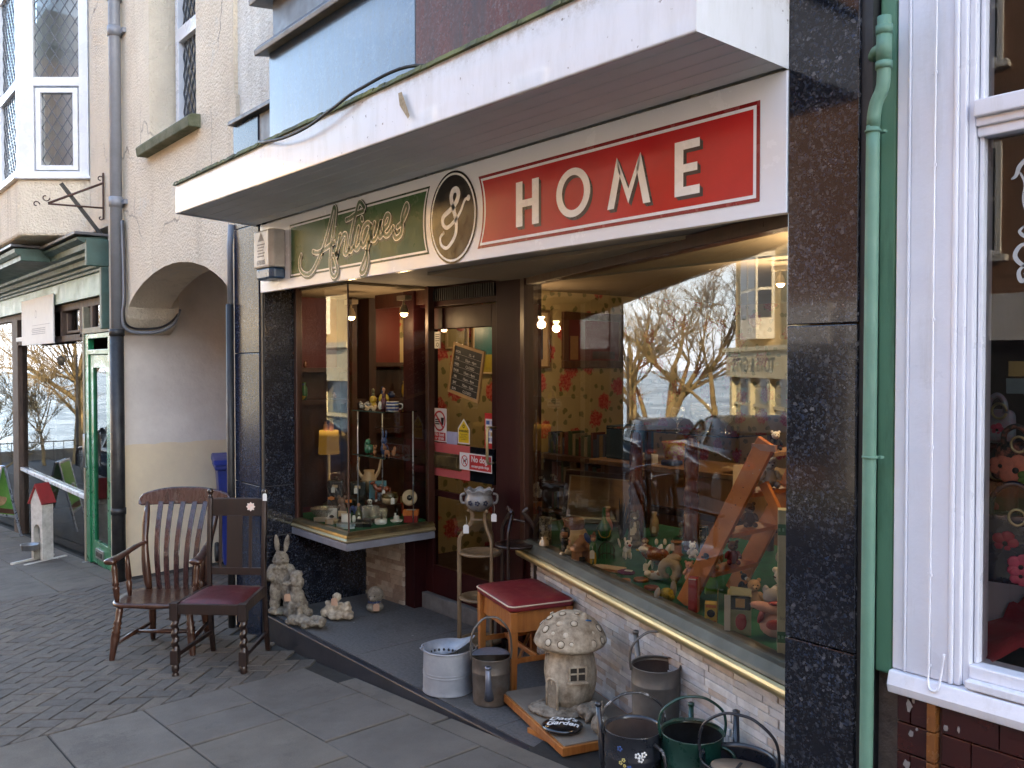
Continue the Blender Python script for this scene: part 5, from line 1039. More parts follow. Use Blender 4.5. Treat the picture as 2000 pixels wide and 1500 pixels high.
def can(name, label, loc, rz, r, h, m, inner, hoop, hm, spout=None, lid=0, side=None, cat='watering can', group=None, taper=.97, sp_m=None):
    t = thing(name, label, cat, loc, rz, group)
    s = MB(); s.lathe([(0, .001), (r * taper * .97, 0), (r * taper, .004), (r * taper * .985, .012), (r, h * .68), (r * 1.01, h * .69), (r, h * .70), (r, h - .004), (r * 1.025, h), (r * .98, h), (r * .965, h - .015)], (0, 0, 0), 44, cap=False); OB(s, 'body', [m], t)
    s = MB(); s.lathe([(r * .965, h - .014), (r * .94, .035), (0, .032)], (0, 0, 0), 32, cap=False); OB(s, 'inside', inner, t)
    if lid:       # crescent cover over part of the mouth
        s = MB(); K = 18; vs = []; q = 7
        for j in range(q + 1):
            for i in range(K + 1):
                a = PI * i / K * 1.0; v = j / q; x = r * 1.0 * math.cos(a); yb = r * math.sin(a); yf = (lid - 1) * -r * .9 * math.sin(a) if lid < 1 else -r * math.sin(a) * .92
                y = yb + (yf - yb) * v; vs.append((x, y, h + .002 + (.010 if lid < 1 else .028) * math.sin(PI * (.15 + .8 * v) * .62) * math.sin(a)))
        s.add(vs, [(j * (K + 1) + i, j * (K + 1) + i + 1, (j + 1) * (K + 1) + i + 1, (j + 1) * (K + 1) + i) for j in range(q) for i in range(K)], 0, True); OB(s, 'top_cover', sp_m or m, t)
    if hoop: s = MB(); s.tube(crom([(-r * 1.03, 0, h - .02), (-r * 1.08, 0, h + .03), (-r * .95, 0, h + hoop * .62), (-r * .45, 0, h + hoop * .94), (0, 0, h + hoop), (r * .45, 0, h + hoop * .94), (r * .95, 0, h + hoop * .62), (r * 1.08, 0, h + .03), (r * 1.03, 0, h - .02)], 6), .0065, 8, flat=.8); OB(s, 'hoop_handle', hm, t)
    if spout:
        a, ln, up_, rr = spout; c, d = math.cos(a), math.sin(a); s = MB(); s.tube([(c * r * .9, d * r * .9, .045), (c * (r + ln * .45), d * (r + ln * .45), up_ * .5), (c * (r + ln), d * (r + ln), up_)], [rr * 1.7, rr * 1.1, rr * .8], 14); s.tube([(c * (r + ln), d * (r + ln), up_), (c * (r + ln * 1.03), d * (r + ln * 1.03), up_ + .012)], [rr * 1.05, rr * 1.05], 14); s.ell((c * (r + ln * 1.034), d * (r + ln * 1.034), up_ + .0125), (rr * .7, rr * .7, .002), 1, nu=12, nv=5); OB(s, 'spout', [sp_m or m, BLACKP], t)
    if side: a, w = side; c, d = math.cos(a), math.sin(a); s = MB(); s.tube(crom([(c * r, d * r, h - .03), (c * (r + w), d * (r + w), h - .05), (c * (r + w * 1.15), d * (r + w * 1.15), h * .55), (c * (r + w * .5), d * (r + w * .5), h * .22), (c * r, d * r, h * .18)], 6), .006, 8); OB(s, 'side_handle', hm, t)
    return t
can('lidded_can', 'rusty galvanised can with a blue grey domed cover and a stubby front spout', (-3.285, 2.60, 0), rad(55), .092, .225, galv('rusted_zinc', (.18, .16, .14), (.09, .065, .045)), ZINCD, .185, ZINCD, (rad(-100), .035, .20, .014), lid=1.92, sp_m=ZINCL)
RUSTIN = mat('rusty_inside', (.07, .045, .033), .85, c2=(.04, .026, .02), vs=9, bump=.5)
can('watering_can', 'tall old galvanised watering can with a round hoop handle and rusty spout', (-2.345, 2.715, .18), rad(55), .099, .225, galv('grey_old_zinc', (.20, .19, .175), (.125, .115, .10), .5), RUSTIN, .135, ZINCD, (rad(110), .05, .31, .013), lid=.28, group='watering cans by the pillar', sp_m=None)
BLK = mat('black_can_paint', (.010, .012, .018), .3, c2=(.02, .022, .028), vs=9, bump=.2, coat=.3)
cf = can('watering_can', 'black watering can hand painted with small white, red and yellow flowers', (-2.165, 2.385, .0), rad(55), .108, .295, BLK, RUSTIN, .125, mat('worn_black_paint', (.02, .02, .022), .4, c2=(.30, .30, .30), vs=45, lo=.55, hi=.66), (rad(150), .03, .35, .012), side=(rad(-60), .05), group='watering cans by the pillar')
s = MB()
def flower(ang, z, r, mi, n=5):
    c0 = Vector((.1075 * math.cos(ang), .1075 * math.sin(ang), z)); tx = Vector((-math.sin(ang), math.cos(ang), 0))
    for k in range(n):
        p = c0 + tx * (r * math.cos(k * 2 * PI / n)) + Vector((0, 0, r * math.sin(k * 2 * PI / n))); s.ell(p, (r * .6, r * .6, r * .6), mi, nu=8, nv=5)
    s.ell(c0 * 1.0 + Vector((math.cos(ang), math.sin(ang), 0)) * .002, r * .4, 4, nu=6, nv=4)
for a, z, r, mi in ((-95, .232, .0075, 0), (-83, .235, .0075, 0), (-89, .218, .0075, 0), (-92, .17, .006, 1), (-80, .172, .006, 1), (-86, .158, .006, 1), (-122, .212, .005, 2), (-128, .20, .005, 2), (-120, .192, .004, 2), (-112, .165, .004, 2), (-119, .17, .004, 2), (-130, .25, .007, 3), (-110, .185, .007, 3)): flower(rad(a), z, r, mi)
OB(s, 'painted_flowers', [PAPER, mat('flower_red', (.45, .06, .06), .5), mat('flower_yellow', (.6, .5, .15), .5), mat('flower_blue', (.03, .08, .25), .5), BLK], cf)
DKG = mat('dark_green_can_paint', (.006, .035, .024), .3, c2=(.012, .055, .04), vs=9, bump=.2, coat=.3)
can('watering_can', 'dark green painted watering can, middle of the front row', (-1.985, 2.50, .0), rad(50), .112, .305, DKG, mat('black_hollow', (.003, .003, .003), .9), .125, DKG, (rad(80), .06, .33, .012), lid=.35, side=(rad(-35), .045), group='watering cans by the pillar')
cb = can('watering_can', 'black watering can with a tan board in its mouth, beside the pillar', (-1.765, 2.470, .0), rad(18), .128, .29, BLK, BLK, .150, BLK, (rad(110), .06, .37, .013), group='watering cans by the pillar')
s = MB(); s.lathe([(.0, -.004), (.098, -.004), (.10, 0), (.098, .004), (0, .004)], (0.012, -.012, 0), 32, M=Matrix.Translation((0, 0, .262)) @ Matrix.Rotation(rad(-9), 4, 'X')); s.box(.0, .010, -.03, .02, .268, .2705, 1)
OB(s, 'tan_disc', [mat('tan_board', (.33, .23, .15), .7, c2=(.24, .16, .10), vs=9), BLACKP], cb)
s = MB(); s.ell((-1.79, 2.66, .372), (.016, .016, .02), nu=12, nv=8); tag(s.obj('yellow_stopper', YEL), 'yellow rubber stopper showing between the green and the black watering cans', 'stopper')
s = MB(); s.box(-2.46, -2.24, 2.62, 2.79, .0, .178); tag(s.obj('wooden_block', LOAK, bevel=.004), 'wooden block propping up the tall old galvanised watering can', 'block')
# ------------------------------------------------------------------ board with mushroom house
t = thing('wooden_board', 'thick square board with a worn top and orange wood edge under the toadstool house', 'board', (-2.84, 2.73, 0))
Lc, Fc = Vector((-3.225, 2.615, 0)), Vector((-2.585, 2.42, 0)); q_ = Vector((.125, .41, 0))
s = MB(); s.prism([(v.x, v.y, .022) for v in (Lc, Fc, Fc + q_, Lc + q_)], (0, 0, .036)); s.obj('edge', ORANGEW, t, bevel=.003)
e_ = .012; s = MB(); s.prism([(v.x, v.y, .0585) for v in (Lc + Vector((.016, .006, 0)), Fc + Vector((-.008, .016, 0)), Fc + q_ + Vector((-.016, -.006, 0)), Lc + q_ + Vector((.008, -.016, 0)))], (0, 0, .004)); s.obj('worn_top', mat('worn_board', (.22, .19, .15), .8, c2=(.15, .125, .10), vs=6, bump=.3), t)
s = MB(); s.box(-3.05, -2.75, 2.66, 2.70, .0, .022); s.box(-2.9, -2.6, 2.50, 2.53, 0, .022); s.obj('batten', ORANGEW, t)
CAST = mat('cast_stone', (.56, .47, .34), .85, c2=(.14, .10, .06), marks=(('streak', 14, .52, (.13, .10, .065), .6), ('chip', 34, .69, (.62, .56, .45), .6)), vs=16, bump=.7, bs=90, bd=.004, lo=.3, hi=.7)
CASTG = mat('grey_cast_stone', (.31, .27, .21), .88, c2=(.085, .065, .045), marks=(('chip', 9, .58, (.07, .075, .035), .6), ('chip', 40, .68, (.45, .42, .36), .6)), vs=26, bump=.8, bs=120, bd=.005, lo=.32, hi=.68)
t = thing('toadstool_house', 'cast stone toadstool house garden ornament with spotted cap, door and windows', 'garden ornament', (-2.875, 2.71, .0625), rad(42))
s = MB(); s.lathe([(.07, .0), (.095, .01), (.108, .05), (.117, .10), (.120, .15), (.113, .21), (.100, .25), (.096, .285)], (.02, .01, .028), 36, wob=lambda a, z: .025 * math.sin(3 * a + z * 20)); b = OB(s, 'trunk', CAST, t)
s = MB(); s.lathe([(.08, -.012), (.135, -.018), (.158, -.006), (.166, .008), (.160, .030), (.142, .065), (.112, .100), (.070, .127), (.03, .138), (.0, .140)], (.02, .01, .305), 44, wob=lambda a, z: .02 * math.sin(4 * a)); OB(s, 'cap', CAST, t)
s = MB(); rr = random.Random(3)
for ring_, cnt, (r, z) in ((0, 17, (.155, .028)), (1, 14, (.132, .068)), (2, 9, (.096, .106)), (3, 4, (.045, .132))):
    for k in range(cnt):
        a = 2 * PI * (k + .5 * (ring_ % 2)) / cnt + rr.uniform(-.1, .1); q = rr.choice((.010, .015, .017)); rz = z + rr.uniform(-.008, .008); tilt = (20, 42, 60, 80)[ring_]
        M_ = Matrix.Translation((.02 + r * math.cos(a), .01 + r * math.sin(a), .305 + rz)) @ Matrix.Rotation(a, 4, 'Z') @ Matrix.Rotation(rad(90 - tilt), 4, 'Y')
        s.lathe([(q * 1.16, -.004), (q * 1.14, .002), (q * 1.04, .0025), (q * 1.02, -.0015), (q * .95, -.0015), (q * .9, .004), (q * .7, .0065), (0, .007)], (0, 0, 0), 16, M=M_); s.lathe([(q * 1.17, .0005), (q * 1.16, .0032), (q * .98, .0032), (q * .97, .0005)], (0, 0, 0), 16, 1, M=M_, cap=False)
OB(s, 'cap_spots', [mat('pale_cast_stone', (.58, .50, .38), .85, c2=(.42, .35, .25), vs=14, bump=.6, bs=90), mat('grimy_groove', (.09, .065, .04), .9, vs=60)], t)
s = MB(); s.ell((-.02, -.03, .014), (.135, .125, .022)); s.ell((.03, .02, .012), (.13, .12, .024)); s.ell((-.09, -.05, .018), (.08, .07, .018)); s.ell((.05, -.075, .035), (.022, .02, .02)); s.ell((.02, -.08, .03), (.012, .012, .02)); o = OB(s, 'base', CASTG, t); remesh(o, .006, .010, .012)
def onbody(ang, z, r=.106):
    r += .013
    return Matrix.Translation((.02 + r * math.cos(rad(ang)), .01 + r * math.sin(rad(ang)), z)) @ Matrix.Rotation(rad(ang + 90), 4, 'Z')
DARKV = mat('ornament_recess', (.035, .028, .02), .9)
s = MB(); M_ = onbody(-70, .195, .104); s.box(-.034, .034, -.004, .0, -.028, .028, 0, M_); OB(s, 'window_recess', DARKV, t)
s = MB(); s.box(-.038, .038, -.010, -.002, .028, .035, 0, M_); s.box(-.042, -.034, -.010, -.002, -.030, .034, 0, M_); s.box(.034, .042, -.010, -.002, -.030, .034, 0, M_); s.box(-.0035, .0035, -.009, -.002, -.028, .028, 0, M_); s.box(-.034, .034, -.009, -.002, -.001, .006, 0, M_); s.box(-.047, .047, -.020, -.001, -.042, -.030, 0, M_); OB(s, 'window', CAST, t, bevel=.002)
M_ = onbody(-128, .10, .103); pts = [(-.030, -.07), (.030, -.07), (.030, .03)] + [(.030 * math.cos(rad(a)), .03 + .030 * math.sin(rad(a))) for a in range(20, 180, 20)] + [(-.030, .03)]
s = MB(); s.add([M_ @ Vector((x, -.004, z)) for x, z in pts], [tuple(range(len(pts)))]); OB(s, 'door', mat('door_stone', (.17, .14, .10), .9, c2=(.25, .21, .15), vs=60, bump=.6), t)
s = MB(); s.tube([M_ @ Vector((x * 1.1, -.004, z * 1.05)) for x, z in pts[1:] + pts[:1]], .006, 6, closed=False); s.ell(M_ @ Vector((-.012, -.008, -.01)), .004); OB(s, 'door_surround', CAST, t)
M_ = onbody(-155, .235, .096); s = MB(); s.tube([M_ @ Vector((.017 * math.cos(a), -.003, .027 * math.sin(a))) for a in [k * PI / 8 for k in range(16)]], .004, 6, closed=True); s.bar(M_ @ Vector((0, -.004, -.026)), M_ @ Vector((0, -.004, .026)), .004); s.bar(M_ @ Vector((-.016, -.004, 0)), M_ @ Vector((.016, -.004, 0)), .004); OB(s, 'round_window', CAST, t)
s = MB(); s.add([M_ @ Vector((.016 * math.cos(a), -.001, .026 * math.sin(a))) for a in [k * PI / 8 for k in range(16)]], [tuple(range(16))]); OB(s, 'window_recess', DARKV, t)
s = MB(); s.lathe([(.018, 0), (.02, .012), (.012, .018), (.013, .024), (.006, .03), (0, .031)], (.085, -.01, .415), 14); OB(s, 'chimney', CAST, t)
s = MB(); s.tube(crom([(.06, -.05, .425), (.08, -.045, .415), (.10, -.035, .418), (.115, -.02, .412)], 4), .004, 6); s.tube(crom([(.065, -.055, .422), (.08, -.06, .408), (.10, -.05, .405)], 4), .004, 6)
tag(s.obj('blue_ribbon', mat('blue_ribbon', (.03, .13, .33), .5), None), 'scrap of blue ribbon tied at the toadstool house chimney', 'ribbon').matrix_world = t.matrix_basis
KRAFT = mat('kraft_card', (.46, .28, .18), .8, bump=.1); tagobj('brown card tag on the spotted cap of the toadstool house', (-2.775, 2.665, .455), 35, 'brown tags on the stone ornaments', KRAFT, .042, .052, .02)
# dad's garden pebble
t = thing('painted_pebble', "flat black pebble painted with Dad's Garden lying on the board", 'painted stone', (-2.71, 2.535, .063), rad(42))
s = MB(); s.ell((0, 0, .019), (.090, .082, .021), nu=30, nv=14); OB(s, 'stone', mat('glossy_black_stone', (.008, .008, .010), .12, bump=.2, bs=20, bd=.006, coat=.6), t)
s = MB()
for tx, y, sz in (("Dad's", .008, .054), ("Garden", -.036, .046)):
    vs_, fs_ = textmesh(tx, sz, bold=.0014, shear=.3); s.add([(v.x, v.y + y, .0205 + .0215 * math.sqrt(max(0, 1 - (v.x / .090) ** 2 - ((v.y + y) / .082) ** 2))) for v in vs_], fs_)
OB(s, 'lettering', PAPER, t)
# ------------------------------------------------------------------ cast stone animals
def statue(name, label, loc, rz, blobs, m, vox=.006, disp=.006, size=.014, cat='garden statue', sc_=1.0, extra=()):
    t = thing(name, label, cat, loc, rz, None, sc_ if sc_ != 1 else None); s = MB()
    for b in blobs: s.ell(b[0], b[1], rot=b[2] if len(b) > 2 else None, nu=16, nv=10)
    o = OB(s, 'body', m, t); remesh(o, vox, disp, size)
    for nm, bl, mm in extra:
        s = MB()
        for b in bl: s.ell(b[0], b[1], rot=b[2] if len(b) > 2 else None)
        OB(s, nm, mm, t)
    return t
EYE = mat('dark_eye', (.01, .009, .008), .25)
statue('stone_rabbit', 'tall cast stone rabbit in a buttoned coat standing against the granite wall', (-5.335, 2.47, 0), rad(48), [
    ((0, 0, .018), (.095, .075, .022)), ((.045, 0, .07), (.034, .045, .055)), ((-.045, 0, .07), (.034, .045, .055)), ((.04, 0, .15), (.045, .05, .08)), ((-.035, 0, .15), (.042, .05, .08)), ((.05, -.04, .03), (.03, .045, .02)), ((-.045, -.04, .03), (.03, .045, .02)),
    ((0, 0, .235), (.075, .06, .07)), ((0, 0, .29), (.07, .055, .055)), ((0, .01, .20), (.072, .062, .06)), ((.07, -.005, .27), (.026, .035, .06), (0, -12, 0)), ((-.07, -.005, .27), (.026, .035, .06), (0, 12, 0)), ((.052, -.042, .235), (.022, .03, .026)), ((-.05, -.042, .245), (.022, .03, .026)),
    ((.028, -.05, .315), (.026, .014, .012), (0, 25, 0)), ((-.028, -.05, .315), (.026, .014, .012), (0, -25, 0)), ((0, -.055, .31), (.009, .01, .01)), ((0, -.01, .365), (.048, .05, .046)), ((0, -.045, .352), (.026, .028, .022)), ((0, -.068, .360), (.008, .008, .006)), ((.03, -.015, .352), (.025, .03, .025)), ((-.03, -.015, .352), (.025, .03, .025)),
    ((.034, .0, .46), (.018, .010, .062), (0, 10, 0)), ((-.030, .0, .46), (.018, .010, .062), (0, -6, 0)), ((0, -.03, .405), (.03, .02, .012))], CASTG, .004, .007, .008, extra=[('eye', [((.026, -.048, .374), .005), ((-.026, -.048, .374), .005)], EYE), ('coat_button', [((0, -.062, .27), .006), ((0, -.066, .245), .006), ((0, -.066, .22), .006)], CASTG)])
pb = [((0, .02, .07), (.065, .07, .07)), ((0, .0, .13), (.052, .052, .07)), ((.028, -.045, .06), (.017, .018, .065)), ((-.028, -.045, .06), (.017, .018, .065)), ((.028, -.06, .01), (.02, .026, .012)), ((-.028, -.06, .01), (.02, .026, .012)), ((0, -.01, .195), (.034, .036, .045)), ((-.005, -.02, .245), (.036, .038, .034)), ((-.045, -.05, .238), (.034, .018, .014), (0, 0, 35)), ((.03, -.01, .235), (.018, .028, .04)), ((-.01, .015, .235), (.03, .025, .04)), ((0, -.005, .285), (.04, .038, .028)), ((.06, .03, .03), (.035, .04, .03)), ((-.06, .03, .03), (.035, .04, .03))]
statue('stone_poodle', 'cast stone curly coated poodle sitting beside the rabbit', (-5.165, 2.495, 0), rad(45), pb, CASTG, .005, .016, .012, extra=[('eye', [((-.025, -.052, .255), .004)], EYE)])
statue('stone_duck', 'cast stone lying duckling figure with a hollow shell planter in front of the poodle', (-4.955, 2.455, 0), rad(20), [((-.09, -.01, .035), (.05, .035, .032)), ((-.045, 0, .04), (.055, .042, .036)), ((.0, .0, .035), (.05, .04, .03)), ((-.055, .0, .09), (.017, .017, .03)), ((-.06, -.005, .122), (.017, .018, .016)), ((-.078, -.012, .120), (.013, .008, .005)), ((.02, -.03, .018), (.03, .022, .016)), ((.085, .005, .035), (.055, .045, .014), (0, -28, 0)), ((.06, .04, .05), (.06, .012, .025)), ((.06, -.035, .045), (.06, .010, .02)), ((.13, 0, .05), (.014, .04, .03)), ((-.13, -.02, .02), (.025, .02, .018))], CASTG, .005, .010, .012)
statue('stone_frogs', 'cast stone heap of small frogs and leaves between the duckling and the hedgehog', (-4.985, 2.70, 0), rad(35), [((0, 0, .035), (.10, .07, .035)), ((-.05, -.01, .07), (.04, .035, .035)), ((.05, -.01, .075), (.042, .035, .035)), ((0, -.02, .085), (.03, .03, .03)), ((-.07, -.02, .105), (.018, .018, .015)), ((.03, -.03, .11), (.014, .014, .012)), ((.07, -.02, .11), (.016, .016, .013)), ((0, -.06, .03), (.05, .025, .02)), ((.085, -.03, .03), (.03, .03, .02)), ((-.09, -.02, .04), (.03, .03, .03)), ((-.03, .03, .13), (.028, .028, .03))], CAST, .005, .012, .013)
statue('stone_hedgehog', 'round cast stone hedgehog holding a ball in the corner beside the brick panel', (-4.97, 2.955, 0), rad(42), [((0, .01, .115), (.055, .052, .052)), ((0, -.028, .108), (.035, .035, .03)), ((.0, -.06, .10), (.014, .018, .012)), ((0, 0, .035), (.058, .05, .034)), ((-.025, -.04, .04), (.02, .02, .018)), ((.025, -.04, .04), (.02, .02, .018)), ((0, .015, .075), (.04, .04, .03))], CASTG, .004, .014, .007, extra=[('eye', [((.016, -.058, .118), .004), ((-.016, -.058, .118), .004)], EYE), ('collar', [((0, -.01, .072), (.045, .042, .006))], mat('collar_blue', (.03, .05, .12), .6))])
statue('stone_mole', 'small rough cast stone curled creature on the board beside the toadstool house', (-2.715, 2.705, .063), rad(40), [((0, 0, .035), (.055, .045, .036)), ((-.02, -.02, .05), (.035, .03, .025)), ((.03, -.03, .045), (.03, .02, .02)), ((.0, -.048, .03), (.012, .016, .03), (0, 30, 0)), ((.02, .01, .065), (.025, .02, .014))], CASTG, .0045, .010, .008)
statue('stone_apple', 'speckled stone ball with a short stalk at the corner of the board', (-2.575, 2.635, .063), rad(20), [((0, 0, .042), (.044, .044, .042)), ((.002, 0, .09), (.012, .012, .02)), ((.004, 0, .12), (.006, .006, .03))], CASTG, .004, .009, .006)
for p, l in (((-5.165, 2.43, .17), 'brown card tag on the duckling in front of the poodle'), ((-4.935, 2.64, .155), 'brown card tag on the heap of stone frogs'), ((-4.90, 2.925, .075), 'brown card tag leaning on the stone hedgehog')):
    tagobj(l, p, 48, 'brown tags on the stone ornaments', KRAFT, .040, .048, .02)
# ------------------------------------------------------------------ bin, kennel stand, A-board
BLUE = mat('blue_plastic', (.02, .045, .28), .35, c2=(.015, .03, .2), vs=4)
t = thing('blue_bin', 'blue plastic wheelie bin standing inside the arched passage', 'bin', (-8.30, 3.42, GZ(-8.30, 3.42)), rad(72), None, 1.08)
s = MB(); s.add([(sx * w, sy * d, z) for w, d, z in ((.16, .17, .03), (.215, .23, .93)) for sx, sy in ((-1, -1), (1, -1), (1, 1), (-1, 1))], [(3, 2, 1, 0), (4, 5, 6, 7), (0, 1, 5, 4), (1, 2, 6, 5), (2, 3, 7, 6), (3, 0, 4, 7)]); s.box(-.235, .235, -.25, .25, .89, .935); OB(s, 'body', BLUE, t, bevel=.012)
s = MB(); s.prism([(-.245, -.27, .937), (-.245, .27, .937), (-.245, .27, .97), (-.245, .16, 1.01), (-.245, -.20, .975)], (.49, 0, 0)); s.box(-.05, .05, -.05, .05, 1.0, 1.03); OB(s, 'lid', BLUE, t, bevel=.01)
for sx in (-1, 1): s = MB(); s.lathe([(.08, -.02), (.09, -.01), (.09, .01), (.08, .02)], (0, 0, 0), 20, M=Matrix.Translation((sx * .2, .2, .085)) @ Matrix.Rotation(PI / 2, 4, 'Y')); OB(s, 'wheel', BLACKP, t)
s = MB(); s.tube([(-.2, .27, .9), (-.2, .31, .93), (.2, .31, .93), (.2, .27, .9)], .013, 8); OB(s, 'handle', BLUE, t)
KW = mat('chipped_white_paint', (.60, .58, .54), .6, c2=(.40, .38, .34), vs=14, bump=.3)
t = thing('dog_bowl_stand', 'small white wooden kennel stand with a red pitched roof and a steel dog bowl', 'dog water stand', (-10.66, 2.13, GZ(-10.66, 2.13) - .005), rad(28))
pts = [(-.085, .02), (-.05, .02), (-.05, .33)] + [(-.05 * math.cos(rad(a)), .33 + .075 * math.sin(rad(a))) for a in range(15, 180, 15)] + [(.05, .33), (.05, .02), (.085, .02), (.085, .66), (0, .83), (-.085, .66)]
s = MB(); s.prism([(x, -.07, z) for x, z in pts], (0, .02, 0)); s.box(-.085, -.065, -.05, .05, .02, .66); s.box(.065, .085, -.05, .05, .02, .66); s.box(-.085, .085, .05, .07, .02, .66); OB(s, 'house', KW, t, bevel=.003)
s = MB(); s.prism([(-.115, -.09, .635), (-.10, -.09, .625), (0, -.09, .825), (0, -.09, .855)], (0, .18, 0)); s.prism([(.115, -.09, .635), (0, -.09, .855), (0, -.09, .825), (.10, -.09, .625)], (0, .18, 0)); OB(s, 'roof', mat('red_roof_paint', (.28, .03, .03), .5, c2=(.20, .025, .025), vs=9), t, bevel=.003)
s = MB(); s.box(-.12, -.08, -.30, .22, .0, .022); s.box(.08, .12, -.30, .22, 0, .022); OB(s, 'foot', KW, t, bevel=.003)
s = MB(); s.box(-.06, .06, .035, .05, .02, .6); OB(s, 'back_board', BLACKP, t)
s = MB(); s.lathe([(.06, .14), (.085, .145), (.092, .20), (.10, .205), (.088, .203), (.075, .155), (0, .152)], (0, -.15, 0), 28); OB(s, 'bowl', MATS['steel_plate'], t)
t = thing('pavement_sign', 'aluminium framed A-board with a green food poster at the left edge', 'A-board', (-13.45, 2.05, GZ(-13.45, 2.05)), rad(25))
ALF = mat('aluminium_frame', (.50, .55, .65), .3, metal=.7)
for sy in (-1, 1):
    s = MB(); tl = Matrix.Rotation(rad(-sy * 13), 4, 'X')
    def bx(x0, x1, z0, z1, y0=-.012, y1=.012, mi=0, mb=s, M=None): mb.box(x0, x1, y0, y1, z0, z1, mi, M)
    M_ = Matrix.Translation((0, sy * .25, 0)) @ Matrix.Rotation(rad(sy * 13), 4, 'X')
    for a in ((-.31, -.275, 0, 1.02), (.275, .31, 0, 1.02), (-.275, .275, .985, 1.02), (-.275, .275, .28, .315)): bx(*a, M=M_)
    OB(s, 'frame', ALF, t, bevel=.006)
    s = MB(); s.box(-.275, .275, -.004, .004, .315, .985, 0, M_); s.ell(M_ @ Vector((.02, sy * -.006 if sy > 0 else -.006, .55)), (.17, .004, .11), 1); s.ell(M_ @ Vector((-.08, -.006 * (-sy), .62)), (.12, .004, .07), 2); s.box(-.27, .27, -.006, .006, .33, .40, 3, M_)
    OB(s, 'poster', [mat('poster_green', (.10, .36, .05), .4, c2=(.25, .5, .12), vs=5), mat('poster_food', (.40, .20, .12), .5, c2=(.6, .4, .25), vs=14), PAPER, mat('poster_brown', (.12, .05, .03), .5)], t)
# ------------------------------------------------------------------ things shown in the windows
def cm(name, c, rough=.35, **k): return mat(name, c, rough, var=k.pop('var', .15), vs=k.pop('vs', 30), bump=k.pop('bump', .05), **k)
GW = cm('glazed_white', (.80, .78, .72), coat=.5); GCREAM = cm('glazed_cream', (.62, .48, .30), coat=.4); GBROWN = cm('glazed_brown', (.20, .065, .025), .25, coat=.5); GBLACK = cm('glazed_black', (.015, .015, .018), .2, coat=.4)
GRED = cm('glazed_red', (.35, .02, .02), coat=.4); GBLUE = cm('glazed_blue', (.03, .07, .25), coat=.4); GGREEN = cm('glazed_green', (.03, .15, .05), .3, coat=.4); GYEL = cm('glazed_yellow', (.55, .38, .03), coat=.3); GPINK = cm('glazed_pink', (.50, .22, .20)); GSKIN = cm('glazed_skin', (.50, .26, .16)); GTAN = cm('carved_tan', (.36, .17, .07), .6, vs=60, bump=.4)
PLW = cm('plush_white', (.74, .71, .66), .95, bump=.6); PLT = cm('plush_tan', (.50, .33, .18), .95, bump=.6); PLG = cm('plush_grey', (.36, .35, .36), .95, bump=.6); PLB = cm('plush_brown', (.12, .06, .035), .95, bump=.6); PLP = cm('plush_pink', (.60, .33, .27), .95, bump=.6); PLK = cm('plush_black', (.02, .02, .022), .95, bump=.5)
def fig(name, label, cat, loc, parts, rz=50, group=None, scale=1):
    """parts: (part name, material, [ (centre, radii[, rot]) ... ]); first part with several lumps is fused"""
    t = thing(name, label, cat, loc, rad(rz), group, scale if scale != 1 else None)
    for nm, m, bl in parts:
        s = MB()
        for b in bl: s.ell(b[0], b[1], rot=b[2] if len(b) > 2 else None, nu=12, nv=8)
        OB(s, nm, m, t)
    return t
def latheobj(name, label, cat, loc, prof, m, rz=50, group=None, n=32, part='body', wob=None):
    t = thing(name, label, cat, loc, rad(rz), group); s = MB(); s.lathe(prof, (0, 0, 0), n, wob=wob); OB(s, part, m, t); return t
G6 = 'ornaments on the green baize of the big window'; ZB = .619
# carved vase
t = latheobj('carved_vase', 'carved soapstone brush pot at the left end of the big window', 'vase', (-3.655, 3.285, ZB), [(.029, 0), (.03, .01), (.029, .06), (.03, .12), (.031, .125), (.025, .125), (.024, .02), (0, .02)], mat('soapstone', (.36, .32, .22), .5, c2=(.05, .045, .03), vs=60, lo=.45, hi=.55, bump=1, bs=60, bd=.02), group=G6)
t = latheobj('two_tone_pot', 'stoneware pot with a brown glazed neck over a cream belly', 'pot', (-3.50, 3.36, ZB), [(.04, 0), (.055, .008), (.066, .035), (.066, .055), (.055, .078), (.046, .084)], GCREAM, group=G6)
s = MB(); s.lathe([(.0465, .083), (.05, .09), (.052, .125), (.054, .128), (.048, .128), (.046, .09)], (0, 0, 0), 32); OB(s, 'neck', GBROWN, t)
fig('boy_figurine', 'small black haired boy figurine with a white rabbit at his feet', 'figurine', (-3.36, 3.16, ZB), [('clothes', GBLACK, [((0, 0, .03), (.018, .014, .03)), ((0, 0, .062), (.02, .015, .02))]), ('head', GSKIN, [((0, -.004, .098), (.019, .018, .02)), ((-.012, -.018, .095), (.006, .006, .005)), ((.02, -.01, .06), (.007, .007, .012))]), ('hair', GBLACK, [((.002, .002, .108), (.022, .022, .019)), ((.012, .0, .098), (.012, .018, .02))]), ('rabbit', GCREAM, [((.014, -.03, .02), (.018, .014, .018)), ((.016, -.034, .043), (.011, .011, .011)), ((.02, -.03, .058), (.003, .003, .012)), ((-.012, -.032, .012), (.014, .01, .011))])], group=G6)
t = thing('wooden_hut_box', 'little brown round wooden hut box with a tiered thatch roof', 'ornament', (-3.195, 3.12, ZB), rad(50), G6)
s = MB(); s.lathe([(.044, 0), (.046, .004), (.042, .008), (.042, .05), (.046, .053)], (0, 0, 0), 8, smooth=False); s.lathe([(.050, .052), (.046, .066), (.034, .070), (.033, .078), (.024, .092), (.010, .104), (.010, .110), (.012, .113), (0, .118)], (0, 0, 0), 20); OB(s, 'body', GTAN, t)
s = MB(); s.box(-.012, .012, -.0425, -.038, .008, .03); OB(s, 'doorway', DARKV, t)
